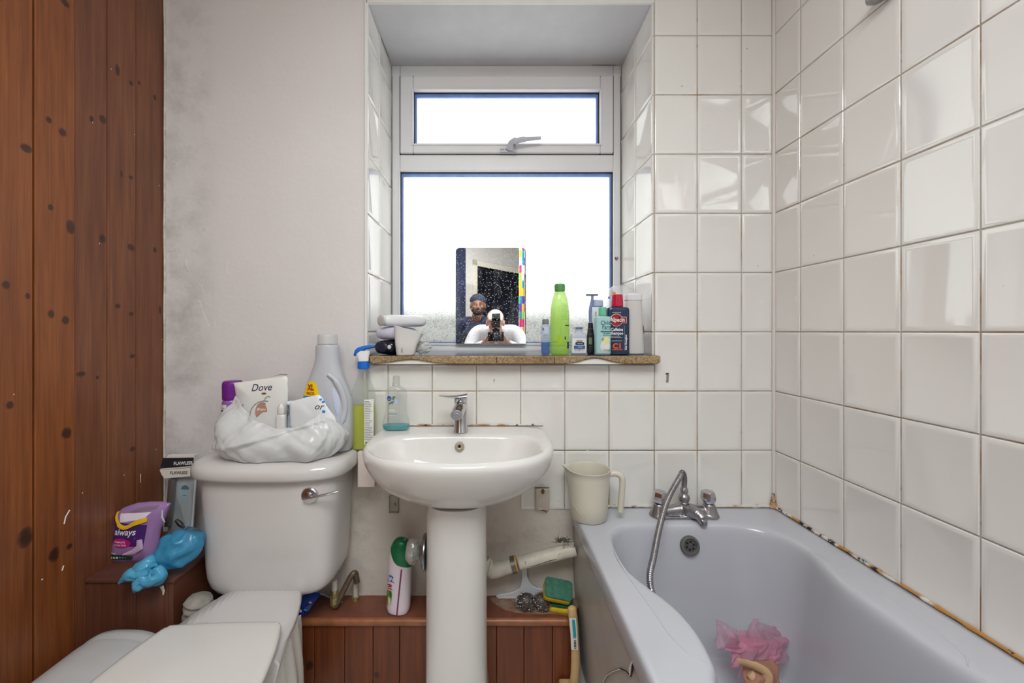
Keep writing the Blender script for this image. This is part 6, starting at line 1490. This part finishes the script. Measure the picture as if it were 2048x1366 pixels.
def sponge(label, loc, rot, L, D, H, padm, pad_h=0.009):
    t = thing('sponge', label, 'sponge', loc, rot=rot, group='washing up sponges')
    def blob(z0, z1, nm, m):
        k = MB(); NX, NY = 14, 10
        def ringz(z, ins): 
            return [Vector((p.x*(1+0.03*noise.noise(Vector((p.x*40, p.y*40, z*30)))), p.y, z+0.0015*noise.noise(Vector((p.x*50, p.y*50, 3))))) for p in se(0, 0, L/2-ins, D/2-ins, 0, 48, 7)]
        k.loft([ringz(z0, 0.003), ringz(z0+0.002, 0), ringz((z0+z1)/2, 0), ringz(z1-0.002, 0), ringz(z1, 0.003)]); k.build(nm, m, t, angle=60)
    blob(0, H, 'foam', M_yel); blob(H, H+pad_h, 'scouring_pad', padm); return t
sponge('lower sponge with dark green side lying flat under the tilted one', (at(1122, 0, 1.275).x, 1.276, ztop+0.0005), (0, 0, R(-12)), 0.075, 0.055, 0.018, M_pad2, 0.010)
k_t = sponge('upper yellow sponge with worn green pad tilted towards the room', (at(1113, 0, 1.272).x, 1.268, ztop+0.056), (R(36), R(9), R(-4)), 0.088, 0.058, 0.026, M_pad)
k = MB(); 
t = thing('scrub_brush', 'wooden handled scrubbing brush with turquoise label standing beside the bath panel', 'brush', (at(1149, 0, 1.195).x, 1.20, 0))
M_bw = mat('pale_beech', (202, 168, 118), 0.5, var=0.15, vscale=20)
k = MB(); Pb = catmull([at(1137, 1366+54, 1.20), at(1148, 1366, 1.20), at(1151, 1320, 1.20), at(1149, 1270, 1.202), at(1146, 1235, 1.205), at(1144, 1218, 1.21), at(1143, 1211, 1.212)], 6)
k.tube(Pb, [0.014]*8+[0.0135]*6+[0.0130]*6+[0.0140]*6+[0.0135]*6+[0.0125, 0.011, 0.009, 0.007, 0.004], 16, flat=0.8, upv=(0, 1, 0)); k.build('handle', M_bw, t, world=True)
k = MB(); Pl = [at(1151, 1302, 1.1868), at(1150.0, 1270, 1.1872), at(1147.5, 1240, 1.1885)]; 
def lab(w0, w1, y, pts): return pts
def labstrip(a, b, x0, x1, dy, m, nm):
    k = MB(); NN = 10
    for i in range(NN):
        ya, yb2 = a+(b-a)*i/NN, a+(b-a)*(i+1)/NN
        def cpt(py, off): 
            cx_ = 1146+ (py-1235)/35*3 if py < 1270 else (1149+(py-1270)/50*2)
            p = at(cx_+off, py, 1.1865-dy); p.y += 0.0030*(off/8)**2*2; return p
        k.add([cpt(ya, x0), cpt(ya, x1), cpt(yb2, x1), cpt(yb2, x0)], [(0, 1, 2, 3)])
    k.build(nm, m, t, world=True)
labstrip(1238, 1302, -7, 6, 0.002, mat('white_label', (232, 230, 226), 0.5), 'label'); labstrip(1240, 1276, -2.5, 3.5, 0.0026, mat('turquoise', (30, 160, 176), 0.4), 'turquoise_block')
for i in range(6): labstrip(1281+3*i, 1282.6+3*i, -2, 3, 0.0028, M_ink, 'barcode_line')
k = MB(); c0 = at(1137, 0, 1.20); k.box((c0.x-0.026, 1.165, 0.028), (c0.x+0.024, 1.230, 0.052)); k.build('brush_block', M_bw, t, world=True, bevel=0.006)
k = MB()
for i in range(9):
    for j in range(11):
        x = c0.x-0.023+0.046*i/8*0.98; y = 1.168+0.058*j/10; k.tube([(x, y, 0.029), (x+random.uniform(-0.004, 0.004), y+random.uniform(-0.004, 0.004), 0.001)], [0.0022, 0.0028], 5)
o = k.build('bristles', mat('grey_bristle', (84, 84, 82), 0.9), t, world=True); o['kind'] = 'stuff'

# ------------------------------------------------------------ in the bath
fb = ZB-0.382    # bath floor
M_tul = film('pink_tulle', (230, 164, 190), 0.50, 0.6, 0.35, 0.1, 200); M_tul2 = film('pale_pink_tulle', (228, 190, 206), 0.30, 0.5, 0.45, 0.3, 200)
cp = at(1508, 1300, 1.075); 
t = thing('pink_tulle', 'rumpled heap of bright pink net fabric lying in the bath', 'fabric', (cp.x, 1.075, fb))
def sheet(O, A, B, C, seed, m, name, nx=34, ny=24, amp=0.018, par=None):
    """rumpled cloth over corner offsets (px, py, Y) quad"""
    k = MB(); v = []; f = []; Q = [O, A, B, C]
    for j in range(ny+1):
        for i in range(nx+1):
            u, w0 = i/nx, j/ny
            p = Q[0].lerp(Q[1], u).lerp(Q[3].lerp(Q[2], u), w0)
            q_ = Vector((u*3.2, w0*2.4, seed)); bulge = sin(pi*u)*sin(pi*w0)
            d = amp*(noise.noise(q_*0.8)+0.5*abs(noise.noise(q_*1.6))-0.12*abs(noise.noise(q_*4)))+0.024*bulge
            p = p+Vector((amp*0.5*noise.noise(q_*1.7+Vector((9, 0, 0))), -d*0.8, d*0.8))
            p.z = max(p.z, fb+0.002); v.append(p)
    for j in range(ny):
        for i in range(nx):
            a = j*(nx+1)+i; f.append((a, a+1, a+nx+2, a+nx+1))
    k.add(v, f); return k.build(name, m, par or t, world=True, solid=0.0006, angle=80)
sheet(at(1462, 1338, 1.03), at(1560, 1328, 1.03), at(1578, 1275, 1.10), at(1450, 1268, 1.09), 1, M_tul, 'net_layer', amp=0.022)
sheet(at(1450, 1300, 1.04), at(1545, 1320, 1.05), at(1570, 1262, 1.13), at(1475, 1262, 1.11), 8, M_tul, 'net_layer', amp=0.020)
sheet(at(1470, 1360, 1.00), at(1582, 1322, 1.04), at(1555, 1256, 1.13), at(1502, 1238, 1.12), 4, M_tul2, 'net_layer', amp=0.026)
sheet(at(1435, 1300, 1.05), at(1480, 1296, 1.05), at(1474, 1262, 1.09), at(1432, 1238, 1.10), 12, M_tul2, 'net_layer', nx=18, ny=14, amp=0.014)
t = thing('beige_cloth', 'rolled beige and brown cloth under the pink net in the bath', 'cloth', (at(1515, 0, 1.0).x, 1.0, fb))
M_bei = mat('beige_cloth', (196, 160, 122), 0.9, var=0.15, vscale=40, bump=0.3, bscale=300); M_brn = mat('pinkish_brown_cloth', (164, 116, 96), 0.9, var=0.15, bump=0.3, bscale=300)
k = MB(); k.tube(catmull([at(1478, 1324, 0.985), at(1505, 1330, 0.965), at(1532, 1345, 0.955), at(1530, 1362, 0.955), at(1508, 1356, 0.955), at(1500, 1346, 0.96)], 7), [0.010]*8+[0.012]*14+[0.010]*14, 14, flat=0.6, upv=(0, 1, 0)); k.build('rolled_edge', M_bei, t, world=True)
sheet(at(1488, 1395, 0.93), at(1566, 1395, 0.95), at(1550, 1318, 1.02), at(1488, 1322, 1.0), 21, M_brn, 'folded_cloth', amp=0.014)
t = thing('hand_spray', 'chrome shower hand spray lying on its side in the bath by the left armrest', 'hand spray', (at(1445, 0, 0.94).x, 0.93, fb))
k = MB(); Mh = Matrix.Translation(Vector((0.0, 0.005, 0.036))) @ Matrix.Rotation(R(58), 4, 'X') @ Matrix.Rotation(R(-20), 4, 'Y'); k.lathe([(0.006, -0.022), (0.022, -0.014), (0.033, -0.002), (0.035, 0.006), (0.033, 0.010), (0.004, 0.012)], 32, M=Mh); k.build('rose', M_chrome, t)
k = MB(); k.tube(catmull([(0.0, 0.018, 0.040), (-0.012, 0.008, 0.030), (-0.022, -0.030, 0.018), (-0.022, -0.10, 0.014)], 6), [0.010]*7+[0.012]*7+[0.0115]*5, 14); k.build('handle', M_chrome, t)
k = MB(); k.lathe([(0.029, 0.0105), (0.029, 0.0125), (0.002, 0.013)], 30, M=Mh); k.build('spray_face', mat('grey_rose_face', (120, 128, 132), 0.4), t)
# ------------------------------------------------------------ what stands behind the lens (seen in the mirror)
M_skin = mat('skin', (206, 160, 140), 0.5, sss=0.1); M_skin2 = mat('brown_skin', (140, 98, 78), 0.5)
def head_mesh(k, c, yaw=0, pitch=0, s=1.0):
    M_ = Matrix.Translation(Vector(c)) @ Matrix.Rotation(yaw, 4, 'Z') @ Matrix.Rotation(pitch, 4, 'X') @ Matrix.Scale(s, 4)
    # faces +y ; skull, jaw, nose, ears, brow, lips
    def b(o, r): k.ball(M_ @ Vector(o), tuple(x*s for x in r), 20, 12)
    b((0, -0.012, 0.025), (0.076, 0.095, 0.088)); b((0, 0.018, -0.045), (0.056, 0.066, 0.062)); b((0, 0.045, -0.085), (0.030, 0.028, 0.022))
    k.tube([M_ @ Vector((0, 0.080, 0.012)), M_ @ Vector((0, 0.096, -0.010)), M_ @ Vector((0, 0.104, -0.026)), M_ @ Vector((0, 0.085, -0.034))], [0.008*s, 0.010*s, 0.014*s, 0.012*s], 10)
    for sx in (-1, 1):
        b((sx*0.077, -0.012, -0.008), (0.010, 0.020, 0.032)); b((sx*0.030, 0.076, 0.022), (0.022, 0.012, 0.007)); b((sx*0.038, 0.060, -0.022), (0.022, 0.018, 0.020))
    b((0, 0.082, -0.056), (0.024, 0.010, 0.006)); b((0, 0.080, -0.064), (0.020, 0.010, 0.006))
    return M_
def face_parts(t, M_, beard, hair, s=1.0):
    off = Vector(t.location)
    for sx in (-1, 1):
        k = MB(); k.ball(M_ @ Vector((sx*0.030, 0.0720, 0.004)), 0.0095*s, 12, 8); k.build('eye', mat('eye_white', (150, 142, 136), 0.2), t, world=True)
        k = MB(); k.ball(M_ @ Vector((sx*0.030, 0.0825, 0.004)), (0.0045, 0.0025, 0.0045), 10, 6); k.build('pupil', M_black, t, world=True)
        k = MB(); k.tube([M_ @ Vector((sx*0.014, 0.088, 0.026)), M_ @ Vector((sx*0.030, 0.088, 0.031)), M_ @ Vector((sx*0.047, 0.078, 0.026))], [0.002, 0.0035, 0.002], 8); k.build('eyebrow', hair, t, world=True)
    if beard:
        k = MB(); rr_ = []
        for i in range(9):
            a = -pi*0.08-pi*0.84*i/8
            rr_.append(M_ @ Vector((-0.066*cos(a), 0.018+0.056*abs(sin(a))**0.8, -0.034-0.055*abs(sin(a))**1.2)))
        k.tube(rr_, [0.010, 0.014, 0.017, 0.020, 0.021, 0.020, 0.017, 0.014, 0.010], 12)
        k.tube([M_ @ Vector((-0.026, 0.086, -0.052)), M_ @ Vector((0, 0.094, -0.044)), M_ @ Vector((0.026, 0.086, -0.052))], [0.004, 0.006, 0.004], 8); k.build('beard', hair, t, world=True)
def limb(k, P, r): k.tube(catmull(P, 5), [max(0.004, x.x) for x in catmull([Vector((q_, 0, 0)) for q_ in r], 5)], 18)
def hand(k, W, D, N, side, curl=0.9):
    """palm from wrist W along D, back of hand facing N; five bent fingers"""
    W, D, N = Vector(W), Vector(D).normalized(), Vector(N).normalized(); S_ = D.cross(N).normalized()*side
    k.tube([W, W+D*0.03, W+D*0.075], [0.024, 0.030, 0.030], 14, flat=0.5, upv=tuple(N))
    for i, (L, o) in enumerate(((0.070, 0.028), (0.080, 0.010), (0.075, -0.009), (0.058, -0.027))):
        p0 = W+D*0.072+S_*o; d1 = (D*cos(curl*0.5)-N*sin(curl*0.5)); d2 = (D*cos(curl*1.3)-N*sin(curl*1.3)); d3 = (D*cos(curl*2)-N*sin(curl*2))
        p1 = p0+d1*L*0.45; p2 = p1+d2*L*0.32; p3 = p2+d3*L*0.26
        k.tube([p0-D*0.01, p1, p2, p3], [0.0095, 0.009, 0.008, 0.0065], 10)
    p0 = W+D*0.022+S_*0.024; p1 = p0+(D*0.6+S_*0.8-N*0.3)*0.034; p2 = p1+(D*0.9-N*0.5+S_*0.1)*0.032; k.tube([p0, p1, p2], [0.012, 0.0105, 0.0085], 10)

# photographer, crouching and bent over the camera
t = thing('person', 'person in a white long sleeved top crouching and holding a camera with flash', 'person', (0.0, -0.60, 0.0))
k = MB(); Mh1 = head_mesh(k, (-0.01, -0.285, 1.250), 0, R(-14))
limb(k, [(0, -0.40, 1.16), (0, -0.35, 1.20), (-0.006, -0.31, 1.22)], [0.058, 0.052, 0.052])
limb(k, [(0, -0.76, 0.84), (0, -0.66, 0.93), (0, -0.52, 1.05), (0, -0.43, 1.13)], [0.145, 0.140, 0.150, 0.115])
for s_ in (-1, 1):
    limb(k, [(s_*0.05, -0.43, 1.15), (s_*0.17, -0.43, 1.15), (s_*0.235, -0.37, 1.05), (s_*0.255, -0.30, 0.96)], [0.075, 0.062, 0.048, 0.042])
    limb(k, [(s_*0.255, -0.30, 0.96), (s_*0.19, -0.22, 1.01), (s_*0.100, -0.145, 1.065)], [0.042, 0.038, 0.026])
    hand(k, (s_*0.100, -0.145, 1.065), (-s_*0.55, 0.50, 0.45), (s_*0.55, 0.15, -0.8), s_, 0.75)
    limb(k, [(s_*0.085, -0.78, 0.83), (s_*0.13, -0.64, 0.66), (s_*0.14, -0.50, 0.50)], [0.095, 0.080, 0.060])
    limb(k, [(s_*0.14, -0.50, 0.50), (s_*0.13, -0.62, 0.28), (s_*0.125, -0.70, 0.09)], [0.058, 0.056, 0.036])
    k.tube([(s_*0.125, -0.735, 0.035), (s_*0.128, -0.66, 0.036), (s_*0.135, -0.54, 0.028)], [0.034, 0.040, 0.030], 14, flat=0.8)
k.build('body', M_skin, t, world=True, remesh=0.0065)
face_parts(t, Mh1, False, mat('dark_hair', (44, 36, 32), 0.8))
k = MB(); k.ball(Mh1 @ Vector((0, -0.020, 0.036)), (0.079, 0.093, 0.082), 24, 12); k.v = [p if (p[1]-(-0.285)) < 0.045 or p[2] > 1.325 else (p[0]*0.9, p[1]-0.012, p[2]) for p in k.v]; k.build('hair', mat('cropped_hair', (120, 96, 84), 0.8), t, world=True)
k = MB()
limb(k, [(0, -0.78, 0.83), (0, -0.66, 0.935), (0, -0.52, 1.055), (0, -0.425, 1.135)], [0.158, 0.152, 0.160, 0.112])
for s_ in (-1, 1):
    limb(k, [(s_*0.05, -0.43, 1.15), (s_*0.17, -0.43, 1.155), (s_*0.24, -0.37, 1.05), (s_*0.262, -0.295, 0.955)], [0.085, 0.075, 0.060, 0.054])
    limb(k, [(s_*0.262, -0.295, 0.955), (s_*0.19, -0.22, 1.01), (s_*0.112, -0.155, 1.058)], [0.054, 0.048, 0.037])
k.build('white_top', mat('white_jersey', (226, 226, 228), 0.8, bump=0.3, bscale=8, bdist=0.02), t, world=True, remesh=0.008)
k = MB()
for s_ in (-1, 1):
    limb(k, [(s_*0.075, -0.79, 0.83), (s_*0.13, -0.645, 0.665), (s_*0.14, -0.49, 0.50)], [0.112, 0.094, 0.074]); limb(k, [(s_*0.14, -0.49, 0.50), (s_*0.13, -0.62, 0.28), (s_*0.125, -0.705, 0.10)], [0.072, 0.068, 0.052])
k.build('trousers', mat('dark_trousers', (44, 46, 56), 0.85), t, world=True, remesh=0.009)
for s_ in (-1, 1):
    k = MB(); k.tube([(s_*0.125, -0.75, 0.042), (s_*0.128, -0.66, 0.048), (s_*0.135, -0.52, 0.034)], [0.042, 0.048, 0.034], 16, flat=0.85); k.build('shoe', M_black, t, world=True)
# camera and flash
t = thing('camera', 'black camera with tall flash unit held up to the mirror', 'camera', (0.0, -0.10, 1.13))
M_cam = mat('black_camera', (26, 26, 30), 0.45, bump=0.2, bscale=300)
k = MB(); k.box((-0.066, -0.128, 1.085), (0.066, -0.075, 1.165)); k.box((-0.030, -0.120, 1.165), (0.030, -0.075, 1.187)); k.box((-0.070, -0.125, 1.085), (-0.040, -0.062, 1.160)); k.build('body', M_cam, t, world=True, smooth=False, bevel=0.006)
k = MB(); ML = Matrix.Translation((0, 0, 1.13)) @ Matrix.Rotation(R(90), 4, 'X'); k.lathe([(0.036, 0.076), (0.036, 0.050), (0.033, 0.048), (0.033, 0.034), (0.037, 0.030), (0.037, 0.018), (0.034, 0.0165)], 36, M=ML, cap=False); k.build('lens_barrel', M_cam, t, world=True)
k = MB(); k.lathe([(0.035, 0.021), (0.028, 0.0175), (0.015, 0.0155), (0.002, 0.015)], 36, M=ML); k.build('front_element', mat('lens_glass', (40, 44, 60), 0.03, spec=1.0), t, world=True)
k = MB(); k.box((-0.014, -0.115, 1.187), (0.014, -0.082, 1.20)); k.box((-0.034, -0.125, 1.20), (0.034, -0.065, 1.255)); k.build('flash_body', M_cam, t, world=True, smooth=False, bevel=0.005)
k = MB(); MF = Matrix.Translation((0.0, -0.092, 1.262)) @ Matrix.Rotation(R(25), 4, 'X'); k.box((-0.037, -0.026, 0.0), (0.037, 0.026, 0.055), MF); k.build('flash_head', M_cam, t, world=True, smooth=False, bevel=0.005)
# second person standing behind
t = thing('person', 'bearded person in dark navy top and dark knitted hat standing behind the photographer', 'person', (-0.23, -1.02, 0.0))
k = MB(); cx_, cy_ = -0.225, -1.00
Mh2 = head_mesh(k, (-0.205, -0.95, 1.462), R(-4), R(0))
limb(k, [(cx_, cy_-0.01, 1.29), (-0.212, -0.985, 1.36), (-0.207, -0.965, 1.41)], [0.068, 0.056, 0.054])
limb(k, [(cx_, cy_, 0.84), (cx_, cy_, 0.98), (cx_, cy_-0.01, 1.15), (cx_, cy_-0.01, 1.27)], [0.135, 0.125, 0.150, 0.100])
for s_ in (-1, 1):
    limb(k, [(cx_+s_*0.05, cy_-0.01, 1.27), (cx_+s_*0.17, cy_-0.01, 1.25), (cx_+s_*0.215, cy_-0.02, 1.10), (cx_+s_*0.225, cy_-0.01, 0.97)], [0.070, 0.058, 0.046, 0.042]); limb(k, [(cx_+s_*0.225, cy_-0.01, 0.97), (cx_+s_*0.22, cy_+0.03, 0.85), (cx_+s_*0.20, cy_+0.06, 0.745)], [0.042, 0.037, 0.027])
    hand(k, (cx_+s_*0.20, cy_+0.06, 0.745), (0, 0.12, -1), (s_*1.0, 0.0, 0.0), -s_, 0.35)
    limb(k, [(cx_+s_*0.085, cy_, 0.84), (cx_+s_*0.095, cy_+0.01, 0.62), (cx_+s_*0.10, cy_+0.01, 0.44)], [0.092, 0.080, 0.058]); limb(k, [(cx_+s_*0.10, cy_+0.01, 0.44), (cx_+s_*0.10, cy_, 0.26), (cx_+s_*0.10, cy_-0.01, 0.08)], [0.057, 0.056, 0.036])
    k.tube([(cx_+s_*0.10, cy_-0.05, 0.035), (cx_+s_*0.105, cy_+0.03, 0.036), (cx_+s_*0.115, cy_+0.15, 0.027)], [0.034, 0.040, 0.028], 14, flat=0.8)
k.build('body', M_skin2, t, world=True, remesh=0.0065)
face_parts(t, Mh2, True, mat('black_beard', (30, 24, 22), 0.9))
k = MB(); k.ball(Mh2 @ Vector((0, -0.022, 0.052)), (0.088, 0.102, 0.078), 28, 12); k.v = [p if p[2] > 1.50 else (p[0], p[1], 1.50+(p[2]-1.50)*0.25) for p in k.v]; k.build('knitted_hat', mat('dark_knit', (36, 42, 56), 0.95, bump=0.6, bscale=120), t, world=True)
k = MB()
limb(k, [(cx_, cy_, 0.80), (cx_, cy_, 0.98), (cx_, cy_-0.01, 1.15), (cx_, cy_-0.01, 1.285)], [0.150, 0.140, 0.163, 0.100])
for s_ in (-1, 1):
    limb(k, [(cx_+s_*0.05, cy_-0.01, 1.27), (cx_+s_*0.17, cy_-0.01, 1.255), (cx_+s_*0.22, cy_-0.02, 1.10), (cx_+s_*0.232, cy_-0.01, 0.97)], [0.082, 0.072, 0.060, 0.054]); limb(k, [(cx_+s_*0.232, cy_-0.01, 0.97), (cx_+s_*0.222, cy_+0.03, 0.86), (cx_+s_*0.202, cy_+0.055, 0.775)], [0.054, 0.048, 0.038])
k.build('navy_top', mat('navy_jersey', (36, 42, 68), 0.85, bump=0.3, bscale=8, bdist=0.02), t, world=True, remesh=0.008)
k = MB()
for s_ in (-1, 1):
    limb(k, [(cx_+s_*0.070, cy_, 0.84), (cx_+s_*0.095, cy_+0.01, 0.62), (cx_+s_*0.10, cy_+0.01, 0.44)], [0.110, 0.094, 0.074]); limb(k, [(cx_+s_*0.10, cy_+0.01, 0.44), (cx_+s_*0.10, cy_, 0.26), (cx_+s_*0.10, cy_-0.01, 0.09)], [0.073, 0.068, 0.056])
k.build('trousers', mat('dark_trousers', (44, 46, 56), 0.85), t, world=True, remesh=0.009)
for s_ in (-1, 1):
    k = MB(); k.tube([(cx_+s_*0.10, cy_-0.07, 0.042), (cx_+s_*0.105, cy_+0.03, 0.046), (cx_+s_*0.115, cy_+0.17, 0.034)], [0.042, 0.048, 0.034], 16, flat=0.85); k.build('shoe', M_black, t, world=True)
# bright chequered shower curtain and a made-up cloth for shaded boards, both behind the camera
def curt_mat():
    t = NT('chequered_curtain'); tc = t.n('ShaderNodeTexCoord'); sep = t.n('ShaderNodeSeparateXYZ'); t.l(tc.outputs['Object'], sep.inputs[0])
    iz = t.math('FLOOR', t.math('DIVIDE', sep.outputs['Z'], 0.085)); iy = t.math('FLOOR', t.math('DIVIDE', sep.outputs['X'], 0.028))
    cb = t.n('ShaderNodeCombineXYZ'); t.l(iz, cb.inputs[0]); t.l(iy, cb.inputs[1]); wn = t.n('ShaderNodeTexWhiteNoise', noise_dimensions='2D'); t.l(cb.outputs[0], wn.inputs['Vector'])
    r = t.n('ShaderNodeValToRGB'); r.color_ramp.interpolation = 'CONSTANT'; e = r.color_ramp.elements
    cs = [(0, (230, 230, 230)), (0.3, (30, 140, 170)), (0.45, (88, 60, 150)), (0.6, (220, 40, 110)), (0.72, (150, 200, 50)), (0.85, (240, 180, 50))]
    while len(e) < len(cs): e.new(0.5)
    for i, (p, c) in enumerate(cs): e[i].position = p; e[i].color = rgba(c)
    t.l(wn.outputs[0], r.inputs[0]); t.l(r.outputs[0], t.b.inputs['Base Color']); t.set(Roughness=0.5); return t.m
t = thing('shower_curtain', 'white shower curtain with bright coloured squares gathered behind the camera', 'curtain', (0.27, -1.12, 0.30))
k = MB(); rr_ = []
for z in (0.0, 0.7, 1.4, 2.15):
    rr_.append([Vector((0.028*cos(a)*(1+0.25*sin(5*a)), 0.07*sin(a)*(1+0.15*sin(7*a)), z)) for a in [2*pi*i/60 for i in range(60)]])
k.loft(rr_); k.build('cloth', curt_mat(), t, angle=70)
t = thing('made_up_dark_cloth', 'made-up dark blue cloth standing in for shaded boards on the rear wall by the door frame', 'stand_in_cloth', tuple(MR @ Vector((0.99, 0.055, 0.3))), R(-47))
k = MB(); k.loft([[Vector((0.065*cos(a)*(1+0.1*sin(7*a)), 0.03*sin(a)*(1+0.2*sin(9*a)), z)) for a in [2*pi*i/50 for i in range(50)]] for z in (0, 0.7, 1.4, 1.9, 2.1)]); k.build('stand_in_cloth', mat('dark_stand_in_cloth', (38, 44, 70), 0.95), t, angle=70)

# ------------------------------------------------------------ sub-parts: pieces that belong to one part of a thing (SUBPARTS)
def kind_of(o): return o.name.split('.')[0]
NEST = {'overflow_hole': ('overflow_disc', 'overflow_ring'), 'plug_hook': ('overflow_disc',), 'flush_lever': ('flush_plate',), 'aerator': ('spout',), 'handle_lock': ('handle',),
        'barcode_line': ('label',), 'turquoise_block': ('label',), 'printed_face': ('card',), 'printed_cap': ('card',), 'printed_brow': ('card',), 'spray_face': ('rose',),
        'cap_stripe': ('cap',), 'badge': ('badge_border',), 'brand_block': ('label',), 'blue_block': ('label',), 'white_print': ('label',), 'small_print': ('label', 'body', 'shell', 'pouch'),
        'stripe': ('label',), 'green_mark': ('label',), 'rust_streak': ('cup',), 'painted_glint': ('packet',), 'blue_fringe': (), 'front_element': ('lens_barrel',), 'droplet': ('green_strip',),
        'moulding_line': ('body',), 'lettering': ('label', 'yellow_label', 'pouch', 'card', 'body'), 'broken_edge': ('side_panel',), 'panel_crack': ('side_panel',), 'oval_end': ('shell',), 'button': ('shell',)}
for root in [o for o in bpy.data.objects if o.parent is None and o.type == 'EMPTY']:
    parts = list(root.children)
    for o in parts:
        for nm in NEST.get(kind_of(o), ()):
            c_ = [p for p in parts if kind_of(p) == nm and p is not o]
            if c_: o.parent = c_[0]; break
for o in [o for o in bpy.data.objects if kind_of(o) == 'pupil']:
    eyes = [p for p in o.parent.children if kind_of(p) == 'eye']
    c_ = sum((Vector(v.co) for v in o.data.vertices), Vector())/len(o.data.vertices)
    o.parent = min(eyes, key=lambda e: (sum((Vector(v.co) for v in e.data.vertices), Vector())/len(e.data.vertices)-c_).length)
